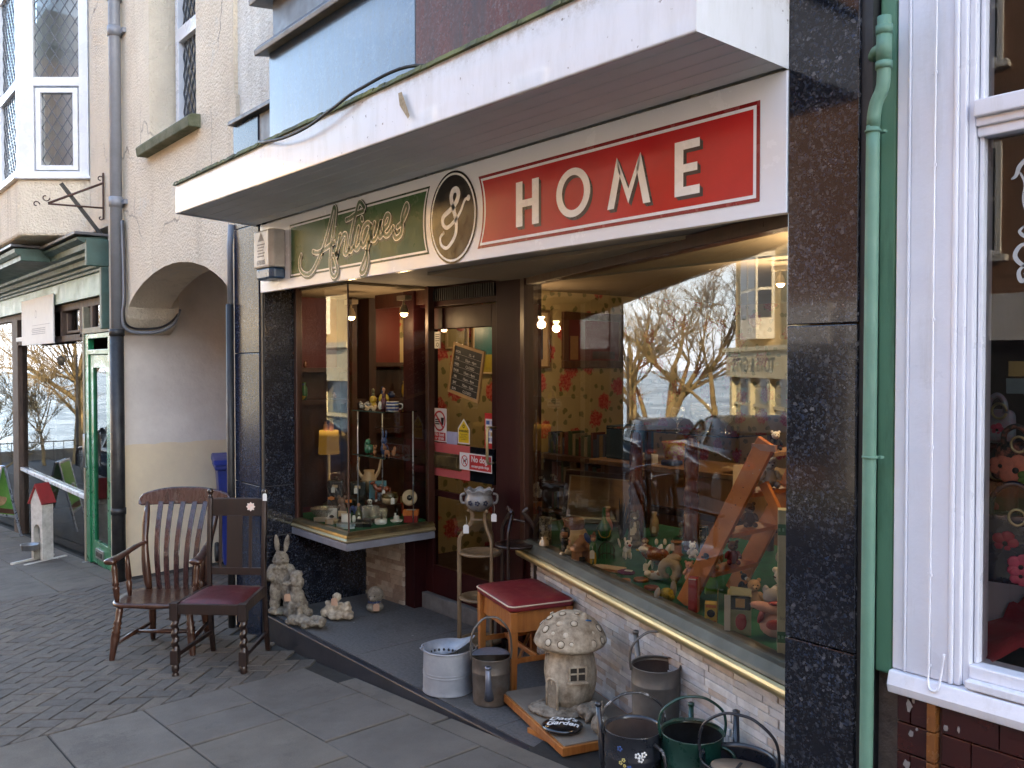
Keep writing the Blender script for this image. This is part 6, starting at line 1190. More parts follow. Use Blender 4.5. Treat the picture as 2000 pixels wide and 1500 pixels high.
fig('pixie_figurine', 'thin pixie figurine in green tights holding a blue bundle, with a white tag', 'figurine', (-3.09, 3.10, ZB), [('legs', GYEL, [((-.008, 0, .03), (.006, .007, .03)), ((.008, 0, .03), (.006, .007, .03)), ((-.01, -.01, .004), (.007, .013, .005)), ((.01, -.01, .004), (.007, .013, .005))]), ('tunic', GGREEN, [((0, 0, .078), (.016, .012, .026))]), ('head', GSKIN, [((0, -.002, .115), (.012, .012, .013))]), ('hat', GBROWN, [((.0, .0, .126), (.014, .014, .008)), ((.004, .002, .135), (.007, .007, .01))]), ('bundle', GBLUE, [((-.024, .0, .118), (.012, .008, .024), (0, -25, 0))])], group=G6)
tagobj('white tag hung on the pixie figurine', (-3.075, 3.078, ZB + .085), 50, 'tags in the windows', w=.024, h=.042)
t = latheobj('green_bottle', 'tall green glazed face bottle behind the other ornaments', 'bottle', (-3.52, 3.62, ZB), [(.03, 0), (.036, .01), (.036, .055), (.026, .075), (.010, .10), (.007, .15), (.010, .155)], GGREEN, group=G6); s = MB(); s.tube(crom([(-.03, -.02, .05), (-.02, -.038, .025), (.0, -.042, .018), (.02, -.038, .025), (.03, -.02, .05)], 4), .0025, 6); OB(s, 'smile_relief', GYEL, t)
t = thing('wire_stand', 'black wire basket stand with an arched handle', 'stand', (-3.16, 3.27, ZB), rad(50), G6)
s = MB()
for k in range(7): a = PI * k / 6; s.tube([(.035 * math.cos(a), 0, .0), (.033 * math.cos(a), 0, .03 + .04 * math.sin(a))], .0014, 5)
s.tube([(.035 * math.cos(PI * k / 12), 0, .03 + .045 * math.sin(PI * k / 12)) for k in range(13)], .0022, 6); s.tube([(.035 * math.cos(PI * k / 12), 0, .005 + .02 * math.sin(PI * k / 12)) for k in range(13)], .002, 6); s.tube([(0, 0, .07), (0, 0, .125)], .0015, 5); OB(s, 'wires', BLACKP, t)
t = thing('cutlery_tray', 'shallow copper coloured tray of old pens lying flat on the baize', 'tray', (-2.99, 3.10, ZB), rad(15), G6)
s = MB(); s.box(-.085, .085, -.035, .035, 0, .006); OB(s, 'tray', GTAN, t, bevel=.002); s = MB()
for k in range(6): y = -.026 + k * .01; s.tube([(-.07 + .01 * (k % 3), y, .010), (.06 + .01 * (k % 2), y + .008, .010)], .003, 6)
OB(s, 'pens', GCREAM, t)
fig('cat_statue', 'tall grey striped cat figure begging behind the small white dog', 'figurine', (-3.25, 3.58, ZB), [('body', cm('tabby_glaze', (.22, .20, .16), vs=50, var=.7), [((0, 0, .05), (.030, .028, .05)), ((0, -.004, .10), (.022, .022, .036)), ((.0, -.01, .02), (.036, .03, .02)), ((0, -.01, .15), (.022, .02, .019)), ((-.014, -.008, .168), (.006, .004, .01)), ((.014, -.008, .168), (.006, .004, .01)), ((-.016, -.02, .11), (.007, .01, .02)), ((.016, -.02, .11), (.007, .01, .02))]), ('chest', GW, [((0, -.02, .095), (.010, .006, .03)), ((0, -.027, .143), (.009, .007, .007))])], group=G6)
tagobj('white tag hung round the neck of the tall grey cat', (-3.235, 3.55, ZB + .12), 50, 'tags in the windows', w=.026, h=.042)
fig('toy_dog', 'small white china dog with a red nose and its tail up', 'figurine', (-3.10, 3.36, ZB), [('body', GW, [((0, 0, .038), (.018, .024, .02)), ((0, -.02, .066), (.018, .018, .018)), ((-.01, -.014, .014), (.006, .007, .016)), ((.012, -.014, .014), (.006, .007, .016)), ((-.01, .014, .014), (.006, .007, .016)), ((.012, .014, .014), (.006, .007, .016)), ((-.032, .01, .066), (.005, .006, .022), (0, -15, 0)), ((-.014, -.014, .086), (.005, .004, .01)), ((.014, -.014, .086), (.005, .004, .01))]), ('nose', GRED, [((.0, -.039, .064), (.007, .006, .006))]), ('eye_patch', GBLACK, [((-.008, -.033, .073), (.004, .003, .005)), ((.009, -.033, .073), (.004, .003, .005))])], rz=60, group=G6)
fig('eagle_figure', 'brown eagle figure with a white head bending forward over the baize', 'figurine', (-2.865, 3.27, ZB), [('body', GBROWN, [((.02, .0, .06), (.042, .028, .030), (0, 25, 0)), ((.05, .01, .045), (.035, .014, .038), (0, 20, 0)), ((.0, .02, .065), (.035, .010, .030), (0, 35, 0))]), ('head', GW, [((-.030, -.004, .084), (.018, .013, .013)), ((-.015, 0, .078), (.016, .014, .014), (0, 30, 0))]), ('beak', GYEL, [((-.050, -.006, .080), (.009, .004, .004), (0, 20, 0))]), ('leg', GW, [((-.005, -.01, .022), (.006, .006, .024), (0, 30, 0)), ((.012, .008, .022), (.006, .006, .024))])], group=G6)
tagobj('small white tag lying in front of the eagle figure', (-2.83, 3.20, ZB + .045), 50, 'tags in the windows', w=.024, h=.036)
t = thing('slate_sign', 'black slate plaque with chalky white writing at the back of the window', 'sign', (-3.05, 3.86, ZB), rad(50), G6)
s = MB(); s.box(-.06, .06, -.003, .003, 0, .10); OB(s, 'slate', GBLACK, t, bevel=.002); s = MB(); puttext(s, 'JUST\nCASCARA', .028, (0, -.004, .06), RX, UZ, line=.9); s.box(-.055, .055, -.0042, -.0035, .092, .094); OB(s, 'lettering', MATS['chalk'], t)
t = latheobj('thread_spool', 'orange wooden spool with a green top and a white tag', 'spool', (-2.98, 3.62, ZB), [(.026, 0), (.026, .006), (.02, .01), (.02, .055), (.027, .058), (.027, .064), (0, .064)], GTAN, group=G6)
tagobj('white tag hanging down the orange spool', (-2.985, 3.59, ZB + .07), 50, 'tags in the windows', w=.022, h=.042)
t = thing('ram_ornament', 'cream carved ram horn ornament curled into a ring beside the ladder foot', 'ornament', (-2.60, 3.10, ZB), rad(50), G6)
s = MB(); s.tube([(.032 * math.cos(a) * (1 - a / 16) , .0 + .004 * a, .055 + .036 * math.sin(a) * (1 - a / 16)) for a in [k * .3 for k in range(-4, 17)]], [.022 - .0009 * abs(k - 6) for k in range(21)], 12); s.ell((.02, .01, .10), (.03, .02, .018)); OB(s, 'body', mat('bone', (.46, .40, .30), .5, c2=(.30, .22, .14), vs=25, bump=.4), t)
for k, (lab, x, y, r, m) in enumerate((('tiny wooden button lid beside the glass pin dish', -2.765, 2.99, .022, GTAN), ('wooden coaster, second disc from the purse', -2.73, 3.055, .034, cm('orange_wood', (.36, .14, .04))), ('reddish wooden coaster nearest the ladder', -2.60, 2.98, .034, cm('rosy_wood', (.22, .06, .035))))):
    latheobj('coaster', lab, 'coaster', (x, y, ZB), [(r, 0), (r, .010), (r * .95, .014), (r * .8, .012), (0, .012)], m, group='flat wooden discs at the front of the window')
tag(MB().box(-2.92, -2.86, 2.98, 3.03, ZB, ZB + .012).obj('pin_dish', cm('pale_glass_dish', (.28, .33, .32), .15, coat=.5), bevel=.004), 'pale glass pin dish left of the wooden discs', 'dish')
t = thing('velvet_purse', 'purple velvet purse with a white ticket between the tray and the discs', 'purse', (-2.865, 3.10, ZB), rad(20), G6); s = MB(); s.ell((0, 0, .009), (.038, .026, .011)); OB(s, 'purse', cm('purple_velvet', (.12, .01, .08), .8), t); s = MB(); s.box(0, .03, -.02, -.002, .018, .020); OB(s, 'ticket', PAPER, t)
s = MB(); s.add([(-2.60 + (.028 if k % 2 else .020) * math.cos(k * PI / 9), 2.905 + (.028 if k % 2 else .020) * math.sin(k * PI / 9), ZB + .002 + .002 * (k % 3)) for k in range(18)], [tuple(range(18))]); tag(s.obj('star_ticket', mat('fluorescent_orange', (.85, .25, .02), .5)), 'fluorescent orange star shaped price ticket lying at the front of the baize', 'price ticket')
fig('china_cow', 'reclining white and tan china calf between the eagle and the ram horn', 'figurine', (-2.69, 3.115, ZB), [('body', GW, [((0, 0, .02), (.036, .018, .018)), ((-.035, -.01, .032), (.014, .012, .013)), ((.02, .01, .03), (.018, .014, .014))]), ('patches', GTAN, [((.01, -.012, .03), (.012, .008, .008)), ((-.015, .0, .034), (.010, .010, .006))])], group=G6)
fig('yellow_hen', 'yellow knitted hen beside a grey shell at the front edge of the baize', 'ornament', (-2.44, 2.895, ZB), [('body', cm('yellow_wool', (.50, .40, .04), .95, vs=90, var=.6), [((0, 0, .022), (.026, .02, .022)), ((.014, -.006, .012), (.014, .014, .012))]), ('shell', PLG, [((-.034, 0, .022), (.010, .018, .024), (0, 15, 0)), ((.028, .02, .035), (.012, .012, .03))])], group=G6)
def carton(name, label, loc, w, d, h, m, extras, rz=50, group=None, cat='box', mats=()):
    t = thing(name, label, cat, loc, rad(rz), group); s = MB(); s.box(-w / 2, w / 2, -d / 2, d / 2, 0, h); OB(s, 'box', m, t, bevel=.0015)
    if extras: s = MB(); extras(s); OB(s, 'printing', list(mats), t)
    return t
carton('red_carton', 'tall red and pink striped carton at the foot of the orange ladder', (-2.255, 2.845, ZB), .034, .03, .125, GRED, lambda s: (s.box(.0172, .0178, -.015, .015, .0, .125, 0), s.box(-.015, .012, -.0155, -.0151, .118, .122, 1)), rz=25, group='cartons at the front of the window', mats=(GPINK, PAPER))
def yb(s): s.box(-.018, .018, -.0215, -.0205, .052, .062, 0); s.ell((0, -.021, .032), (.014, .0015, .014), 1); s.box(-.018, .018, -.0215, -.0205, .003, .008, 0); s.box(.0215, .0225, -.015, .06, .03, .10, 2); s.box(.0212, .0217, -.015, .06, .0, .03, 3)
carton('yellow_toy_box', 'small yellow toy carton with a round dark picture and an open side flap', (-2.125, 2.79, ZB), .042, .04, .066, GYEL, yb, rz=35, group='cartons at the front of the window', mats=(cm('box_orange', (.5, .15, .02)), GBLACK, cm('faded_mustard', (.30, .24, .03)), cm('card_edge', (.10, .05, .03))))
def tb(s):
    s.box(-.026, .036, -.0465, -.0455, .085, .13, 0); s.box(-.012, .018, -.0475, -.0465, .092, .122, 1); s.ell((.006, -.047, .045), (.018, .002, .028), 2); s.ell((.012, -.048, .06), (.010, .002, .012), 2); s.box(-.048, -.028, -.0475, -.0455, 0, .132, 3)
    s.prism([(-.034, -.045, .1315), (.036, -.045, .1315), (.040, .0, .145), (-.030, .0, .150)], (0, 0, .001), 4)
carton('bath_toy_box', 'pale green toy carton with a red rubber toy printed on it and a torn lid', (-1.975, 2.765, ZB), .078, .09, .13, cm('pale_green_card', (.30, .33, .20), .6), tb, rz=35, group='cartons at the front of the window', mats=(GBLACK, cm('logo_tan', (.55, .35, .15)), GRED, PAPER, cm('faded_olive_card', (.20, .21, .13), .7)))
def lb(s):
    for z in (.045, .375): s.box(-.0335, .0335, -.0265, -.0255, z, z + .034, 0); [s.box(-.032 + .011 * k, -.026 + .011 * k, -.027, -.0265, z + .012, z + .022, 1) for k in range(6)]
    puttext(s, 'keepsake', .018, (.008, -.0262, .115), RX, UZ, mi=2)
carton('doll_box', 'tall cream doll carton with two green bands next to the granite pillar', (-1.70, 2.665, ZB), .066, .05, .452, cm('cream_card', (.52, .50, .33), .6), lb, rz=35, group='cartons at the front of the window', mats=(GGREEN, cm('band_pale', (.2, .4, .25)), cm('card_grey_print', (.25, .25, .22))))
G7 = 'soft toys round the ladder in the big window'
def plush(name, label, loc, m, head, ears, scale=1, extra=(), rz=50, muzzle=None):
    return fig(name, label, 'soft toy', loc, [('body', m, [((0, 0, .04), (.032, .03, .042)), ((-.024, -.028, .014), (.013, .024, .013)), ((.024, -.028, .014), (.013, .024, .013)), ((-.032, -.012, .052), (.012, .014, .024), (0, 25, 0)), ((.032, -.012, .052), (.012, .014, .024), (0, -25, 0))]), ('head', head, [((0, -.006, .100), (.029, .027, .026))] + ears), ('muzzle', muzzle or head, [((0, -.032, .094), (.013, .013, .011))]), ('eye', EYE, [((-.010, -.031, .106), .0032), ((.010, -.031, .106), .0032), ((0, -.045, .097), (.0045, .003, .003))])] + list(extra), rz=rz, group=G7, scale=scale)
BE = [((-.023, .0, .122), (.010, .006, .010)), ((.023, 0, .122), (.010, .006, .010))]; CE = [((-.018, 0, .128), (.008, .005, .014)), ((.018, 0, .128), (.008, .005, .014))]; RE = [((-.014, .004, .145), (.007, .005, .034)), ((.014, .004, .145), (.007, .005, .034))]
fig('pig_toy', 'large pink plush pig with a red ribbon lying by the cream doll carton', 'soft toy', (-1.845, 2.80, ZB), [('body', PLP, [((0, 0, .05), (.055, .045, .048)), ((-.02, -.02, .115), (.075, .026, .020), (0, 12, 0)), ((.03, .0, .03), (.05, .05, .032))]), ('head', PLG, [((-.01, .0, .155), (.033, .03, .028)), ((-.03, .01, .175), (.012, .010, .018))]), ('ribbon', GRED, [((-.01, -.045, .06), (.030, .008, .020)), ((-.05, -.02, .09), (.012, .01, .035), (0, 20, 0)), ((0, -.03, .135), (.030, .012, .008))])], rz=45, group=G7)
plush('teddy_bear', 'tan plush teddy bear sitting behind the toy cartons', (-2.13, 3.08, ZB), PLT, PLT, BE, .95)
plush('tiger_toy', 'white plush tiger cub at the right end of the window', (-2.02, 3.12, ZB + .02), PLW, PLW, BE, 1.25, extra=[('stripes', PLK, [((0, -.008, .122), (.018, .020, .003)), ((-.027, -.006, .100), (.004, .014, .003)), ((.027, -.006, .10), (.004, .014, .003)), ((0, -.03, .06), (.02, .004, .003)), ((0, -.034, .045), (.022, .004, .003))])])
plush('husky_toy', 'white and grey plush husky lying above the tiger cub', (-2.08, 3.26, ZB + .14), PLG, PLW, CE, 1.3)
plush('badger_toy', 'small black and white plush badger beside the tan teddy', (-2.29, 3.25, ZB), PLK, PLK, BE, .75, muzzle=PLW)
plush('kitten_toy', 'small pale plush kitten peeping from behind the lower ladder stile', (-2.49, 3.13, ZB + .14), PLW, PLW, CE, .55)
plush('pink_bear', 'small pink plush bear beside the curled ram horn', (-2.46, 3.07, ZB + .06), PLP, PLP, BE, .62)
carton('green_card_box', 'bright green card behind the lower part of the ladder stile', (-2.38, 3.12, ZB), .05, .02, .21, cm('lime_card', (.13, .36, .03), .5), None)
carton('blue_card_box', 'small blue box above the pink bear', (-2.48, 3.2, ZB + .1), .03, .02, .09, GBLUE, None)
# step ladder
t = thing('step_ladder', 'worn orange wooden step ladder standing in the big window with toys on its treads', 'step ladder', (-2.35, 2.92, ZB))
LO = mat('paint_marked_orange_wood', (.60, .21, .05), .5, c2=(.42, .13, .03), vs=5, bump=.25, bs=30); dy = .34
def stile(a, b, w, th, nm, m=LO):
    s = MB(); a, b = Vector(a), Vector(b); d = (b - a).normalized(); side = Vector((0, 1, 0)); q = d.cross(side).normalized(); vs = [p + q * (i * w / 2) + side * (j * th / 2) for p in (a, b) for i, j in ((-1, -1), (1, -1), (1, 1), (-1, 1))]
    s.add(vs, [(0, 1, 2, 3), (4, 7, 6, 5), (0, 4, 5, 1), (1, 5, 6, 2), (2, 6, 7, 3), (3, 7, 4, 0)]); return s.obj(nm, m, t, bevel=.003)
LA, LB = Vector((-2.355, 2.90, .60)), Vector((-1.985, 2.955, 1.33))
stile(LA + Vector((.01, 0, .02)), LB, .082, .022, 'front_stile'); stile(LA + Vector((.01, dy, .02)), LB + Vector((0, dy, 0)), .082, .022, 'front_stile')
stile((-2.02, 2.985, 1.16), (-1.72, 3.01, .62), .04, .02, 'rear_stile'); stile((-2.02, 3.28, 1.16), (-1.72, 3.30, .62), .04, .02, 'rear_stile')
for k, tt in enumerate((.22, .46, .70, .93)):
    p = LA.lerp(LB, tt); s = MB(); s.box(p.x - .045, p.x + .055, p.y + .012, p.y + dy - .012, p.z - .009, p.z + .009); s.obj('tread', LO if k < 3 else mat('frayed_board', (.36, .22, .10), .9, c2=(.2, .1, .05), vs=40, bump=.8), t, bevel=.002)
s = MB()
for k in range(26):
    tt = R.random(); p = LA.lerp(LB, tt); a = R.uniform(-.03, .03); s.ell((p.x + a, p.y - .0115, p.z + a * -.5), (R.uniform(.001, .005), .0006, R.uniform(.001, .003)), k % 2, nu=6, nv=4)
s.obj('paint_splashes', [mat('pale_splash', (.5, .38, .28), .8), mat('dark_knot', (.12, .03, .01), .8)], t)
s = MB(); p = LA.lerp(LB, .33); s.lathe([(.012, 0), (.014, .006), (.006, .012), (0, .013)], (0, 0, 0), 12, M=Matrix.Translation((p.x - .005, p.y - .011, p.z)) @ Matrix.Rotation(PI / 2, 4, 'X')); s.ell((p.x - .02, p.y - .018, p.z - .006), (.010, .005, .006)); s.obj('wing_nut', mat('green_iron', (.01, .04, .035), .4), t)
s = MB(); pp = LA.lerp(LB, .965); s.box(pp.x - .05, pp.x + .06, pp.y - .012, pp.y + .0, pp.z - .012, pp.z + .014); s.obj('tape', mat('pinkish_tape', (.48, .26, .2), .4), t)
# toys on the treads
for tt, oy, fn in ((.93, .10, lambda p: plush('panda_toy', 'black and white plush panda on the top tread of the ladder', p, PLK, PLW, BE, .6, muzzle=PLW)), (.70, .06, lambda p: plush('lamb_toy', 'small white plush lamb on the ladder tread under the panda', p, PLW, PLW, BE, .55)),
                   (.70, .20, lambda p: plush('grey_cat_toy', 'grey plush cat with blue eyes sitting on a ladder tread', p, PLG, PLG, CE, 1.0)), (.46, .05, lambda p: plush('piglet_toy', 'tan plush piglet with a pink snout on the middle tread', p, PLT, PLT, BE, .7, muzzle=PLP)),
                   (.46, .20, lambda p: plush('brown_bear', 'dark brown plush bear in the shade of the middle tread', p, PLB, PLB, BE, .8)), (.22, .08, lambda p: plush('puppy_toy', 'cream plush puppy on the lowest tread', p, PLW, PLT, BE, .7)), (.22, .22, lambda p: plush('red_toy', 'dark red plush figure on the lowest tread', p, cm('plush_red', (.22, .015, .02), .95), PLB, BE, .8))):
    p = LA.lerp(LB, tt); fn((p.x - .0, p.y + oy, p.z + .009))
carton('cream_card', 'cream greetings card leaning behind the ladder stile', (-2.20, 3.08, 1.12), .06, .004, .09, GCREAM, None)
# turned posts, glass shelf and goblets
for x, lab in ((-3.40, 'turned dark wood post at the left, partly behind feathers'), (-3.00, 'turned dark wood post in the middle of the window')):
    t = thing('turned_post', lab, 'post', (x, 3.76, ZB), 0, 'turned posts carrying the glass shelf'); s = MB()
    s.lathe([(.04, 0), (.045, .02), (.045, .20), (.036, .215), (.044, .225), (.036, .24), (.042, .26), (.045, .29), (.036, .315), (.045, .325), (.04, .345), (.038, .36), (.04, .48), (.034, .56), (.040, .565), (.034, .575), (.030, .61), (.02, .622), (.0, .63)], (0, 0, 0), 28); OB(s, 'post', wood('mahogany', (.13, .032, .014), (.06, .014, .008), .22, .5), t)
t = thing('glass_shelf', 'clear glass shelf on top of the two turned posts', 'shelf', (-3.2, 3.95, 1.252)); s = MB(); s.box(-3.62, -2.72, 3.74, 4.12, 1.252, 1.258); s.obj('glass', SHELFGLASS, t)
s = MB(); s.box(-3.62, -3.60, 4.08, 4.12, ZB, 1.251); s.box(-2.74, -2.72, 4.08, 4.12, ZB, 1.251); s.obj('support', DARKW, t)
GOB = [(.030, 0), (.031, .003), (.006, .009), (.005, .035), (.012, .042), (.036, .065), (.044, .095), (.040, .125), (.036, .135), (.033, .135), (.037, .124), (.041, .096), (.034, .07), (.010, .046), (0, .045)]
for x, k, lab in ((-3.235, .95, 'left brandy glass on the glass shelf'), (-3.07, 1.15, 'large cut glass goblet in the middle of the glass shelf'), (-2.90, 1.1, 'right brandy glass with a white ticket on the glass shelf')):
    t = thing('brandy_glass', lab, 'glass', (x, 3.93, 1.259), 0, 'cut glass goblets on the glass shelf'); s = MB(); s.lathe([(r * k * (1.25 if k == 1.15 else 1), z * k) for r, z in GOB], (0, 0, 0), 28, cap=False); OB(s, 'glass', CRYST, t)
t = thing('landscape_painting', 'framed golden landscape painting leaning at the back of the window', 'painting', (-3.83, 3.92, ZB + .0)); M_ = Matrix.Translation((-3.86, 3.94, ZB)) @ Matrix.Rotation(rad(12), 4, 'Z') @ Matrix.Rotation(rad(-8), 4, 'X')
def painting(): 
    m, nt, out = nodes('golden_landscape'); co = coords(nt); sp = nt.nodes.new('ShaderNodeSeparateXYZ'); nt.links.new(co, sp.inputs[0])
    a = ramp(nt, sp.outputs[2], [(0, (.08, .055, .025)), (.28, (.20, .12, .05)), (.36, (.62, .36, .14)), (.7, (.70, .42, .17)), (1, (.50, .29, .14))])
    mp = nt.nodes.new('ShaderNodeMapRange'); mp.inputs[1].default_value = .62; mp.inputs[2].default_value = .95; nt.links.new(sp.outputs[2], mp.inputs[0]); nt.links.new(mp.outputs[0], a.node.inputs[0])
    bsdf(nt, out, mixc(nt, .45, a, ramp(nt, noise(nt, coords(nt, scale=(2, 2, 7)), 3, 6), [(.35, (.10, .05, .02)), (.65, (.5, .3, .13))])), .4); return m
s = MB(); s.box(-.26, .26, -.006, .006, .03, .30, 0, M_); s.obj('canvas', painting(), t)
s = MB(); [s.box(a, b, -.016, .010, c, d, 0, M_) for a, b, c, d in ((-.29, .29, 0, .032), (-.29, .29, .298, .33), (-.29, -.258, .032, .298), (.258, .29, .032, .298))]; s.obj('frame', DARKW, t, bevel=.004)
s = MB(); [s.box(a, b, -.012, .0, c, d, 0, M_) for a, b, c, d in ((-.258, .258, .032, .040), (-.258, .258, .290, .298), (-.258, -.250, .04, .29), (.250, .258, .04, .29))]; s.obj('slip', GCREAM, t)
s = MB()
for k in range(40):
    a = R.uniform(0, 6.28); l = R.uniform(.12, .26); b = R.uniform(.02, .06); s.tube([(-3.42 + .01 * math.cos(a), 3.66, ZB + .01), (-3.42 + b * .6 * math.cos(a), 3.66 + b * .3 * math.sin(a), ZB + l * .6), (-3.42 + b * math.cos(a), 3.66 + b * .6 * math.sin(a), ZB + l)], [.002, .003, .0006], 5)
tag(s.obj('dried_grass', PLK), 'dark bunch of dried grasses standing in front of the left turned post', 'dried flowers')
# more small pieces on the baize
fig('goose_figure', 'small white china goose left of the thatched hut box', 'figurine', (-3.30, 3.24, ZB), [('body', GW, [((0, 0, .022), (.016, .026, .016)), ((0, -.022, .045), (.006, .007, .022)), ((0, -.028, .066), (.008, .010, .008))]), ('beak', GYEL, [((0, -.039, .064), (.003, .006, .003))])], group=G6)
fig('shepherdess', 'cream and pink china shepherdess at the back near the green bottle', 'figurine', (-3.62, 3.75, ZB), [('dress', GPINK, [((0, 0, .04), (.028, .026, .042)), ((0, 0, .09), (.014, .011, .022))]), ('head', GSKIN, [((0, 0, .124), (.011, .011, .013))]), ('hat', GCREAM, [((0, .003, .134), (.018, .018, .005))])], group=G6)
fig('owl_figure', 'small brown and cream owl between the tall cat and the spool', 'figurine', (-3.10, 3.50, ZB), [('body', GBROWN, [((0, 0, .03), (.020, .017, .030)), ((0, 0, .062), (.018, .016, .014))]), ('face', GCREAM, [((-.007, -.014, .064), (.007, .004, .007)), ((.007, -.014, .064), (.007, .004, .007)), ((0, -.013, .035), (.013, .006, .018))])], group=G6)
fig('glass_bird', 'small clear glass bird on a stand at the back of the baize', 'ornament', (-3.28, 4.02, ZB), [('bird', CRYST, [((0, 0, .06), (.016, .035, .014)), ((0, -.03, .075), (.010, .010, .010)), ((0, 0, .02), (.012, .012, .02)), ((0, 0, .004), (.025, .025, .004))])], group=G6)
fig('white_horses', 'pair of small white horses rearing behind the eagle', 'figurine', (-2.93, 3.45, ZB), [('body', GW, [((-.018, 0, .05), (.012, .012, .028), (0, 25, 0)), ((.018, 0, .05), (.012, .012, .028), (0, 25, 0)), ((-.030, 0, .085), (.008, .007, .014)), ((.006, 0, .085), (.008, .007, .014)), ((-.012, 0, .02), (.006, .006, .02)), ((.022, 0, .02), (.006, .006, .02))])], group=G6)
fig('pink_pig_figure', 'tiny pink china pig between the ram horn and the wooden discs', 'figurine', (-2.66, 3.36, ZB), [('body', GPINK, [((0, 0, .022), (.022, .016, .016)), ((-.022, 0, .026), (.010, .010, .010)), ((-.01, 0, .008), (.006, .01, .009)), ((.012, 0, .008), (.006, .01, .009))])], group=G6)
for i, (x, y, h, m, lab) in enumerate(((-3.57, 3.20, .05, GCREAM, 'squat cream pot close to the soapstone brush pot'), (-2.80, 3.62, .07, GBLUE, 'small blue vase behind the eagle figure'), (-2.70, 3.60, .09, GBROWN, 'small brown jar right of the small blue vase'), (-3.40, 3.92, .12, GCREAM, 'tall cream vase at the back by the painting'), (-2.86, 3.80, .10, GGREEN, 'green jar at the back near the middle post'))):
    latheobj('small_vase', lab, 'vase', (x, y, ZB), [(.015, 0), (.024, h * .3), (.020, h * .7), (.010, h * .85), (.014, h), (.009, h), (.008, h * .8), (0, h * .7)], m, group=G6)
tagobj('white tag lying by the tall cream vase at the back', (-3.36, 3.87, ZB + .07), 50, 'tags in the windows', w=.024, h=.036)
for x, y, lab in ((-3.69, 3.245, 'white paper slip in front of the soapstone brush pot'), (-3.60, 3.215, 'white paper slip in front of the squat cream pot')): tag(MB().box(x - .018, x + .018, y - .008, y + .008, ZB, ZB + .0012).obj('paper_slip', PAPER), lab, 'paper')
# room furniture
t = thing('shop_counter', 'pale wood shop counter with a darker top behind the window display', 'counter', (-3.9, 4.8, .08)); s = MB(); s.box(-4.2, -2.0, 4.62, 5.1, .08, .90); s.obj('front', wood('counter_veneer', (.46, .25, .10), (.36, .19, .07), .45, .1), t); s = MB(); s.box(-4.6, -1.95, 4.57, 5.15, .90, .935); s.obj('top', wood('counter_top', (.40, .24, .12), (.28, .16, .08), .35, .3), t, bevel=.004)
s = MB(); s.box(-4.15, -2.1, 4.56, 4.615, .62, .66); s.obj('moulding', DARKW, t)
def cloth(): 
    s = MB(); nx = 24; vs = [(-3.45 + .5 * i / nx, 4.62 + .3 * j / nx, .94 + .02 + .02 * math.sin(i * .7 + j * .3) * (1 - abs(j / nx - .5))) for j in range(nx + 1) for i in range(nx + 1)]
    s.add(vs, [(j * (nx + 1) + i, j * (nx + 1) + i + 1, (j + 1) * (nx + 1) + i + 1, (j + 1) * (nx + 1) + i) for j in range(nx) for i in range(nx)], 0, True); return s
tag(cloth().obj('wrapping_paper', mat('brown_paper', (.40, .29, .17), .8)), 'sheets of pale brown wrapping paper lying on the counter', 'paper')
tag(MB().box(-3.98, -3.86, 4.65, 4.75, .936, .97).obj('blue_stapler', GBLUE, bevel=.01), 'blue stapler on the counter', 'stapler')
tag(MB().box(-4.25, -4.06, 4.66, 4.72, .936, 1.0).obj('white_note_box', PAPER, bevel=.003), 'white note box at the left end of the counter', 'box')
t = thing('yellow_basket', 'yellow and red woven basket standing on the counter', 'basket', (-4.05, 4.95, .936)); s = MB(); s.lathe([(.10, 0), (.13, .14), (.135, .14), (.11, .0)], (0, 0, 0), 28); OB(s, 'weave', mat('yellow_weave', (.45, .33, .06), .7, c2=(.35, .08, .04), vs=45, lo=.48, hi=.52), t)
tag(MB().box(-4.55, -4.30, 4.7, 4.95, .936, 1.18).obj('teal_box', mat('teal_card', (.01, .05, .08), .5), bevel=.004), 'dark teal box standing on the left end of the counter', 'box')
for i, (x0, x1, z0, z1) in enumerate(((-5.8, -4.95, .08, .85), (-2.2, -1.4, .08, 1.5))):
    t = thing('display_cabinet', ('low dark cabinet against the flowered wall', 'tall dark bookcase at the right of the room')[i], 'cabinet', (x0, 5.3, .08)); s = MB(); y0 = 5.1
    s.box(x0, x1, y0, y0 + .5, z0, z0 + .05); s.box(x0, x1, y0, y0 + .5, z1 - .04, z1); s.box(x0, x0 + .04, y0, y0 + .5, z0, z1); s.box(x1 - .04, x1, y0, y0 + .5, z0, z1); s.box(x0, x1, y0 + .46, y0 + .5, z0, z1); s.obj('carcass', DARKW, t)
    s = MB()
    for z in (z0 + (z1 - z0) * .33, z0 + (z1 - z0) * .66): s.box(x0 + .04, x1 - .04, y0 + .02, y0 + .46, z, z + .02)
    s.obj('shelf', DARKW, t)
bk = [cm('book_%s' % n, c, .6) for n, c in (('red', (.09, .015, .012)), ('blue', (.02, .035, .08)), ('tan', (.15, .10, .05)), ('green', (.02, .05, .025)), ('cream', (.20, .17, .12)))]
for zz in (.36, .60, .86, 1.06):
    x = -5.7 if zz < .8 else -5.75
    while x < -5.05:
        w = R.uniform(.02, .05); h = R.uniform(.13, .20); tag(MB().box(x, x + w, 5.2, 5.35, zz if zz < .8 else zz - .01, zz + h).obj('book', R.choice(bk)), 'book in the rows stacked on the low dark cabinet', 'book', 'books on the cabinet'); x += w + .003
    if zz > .8: break
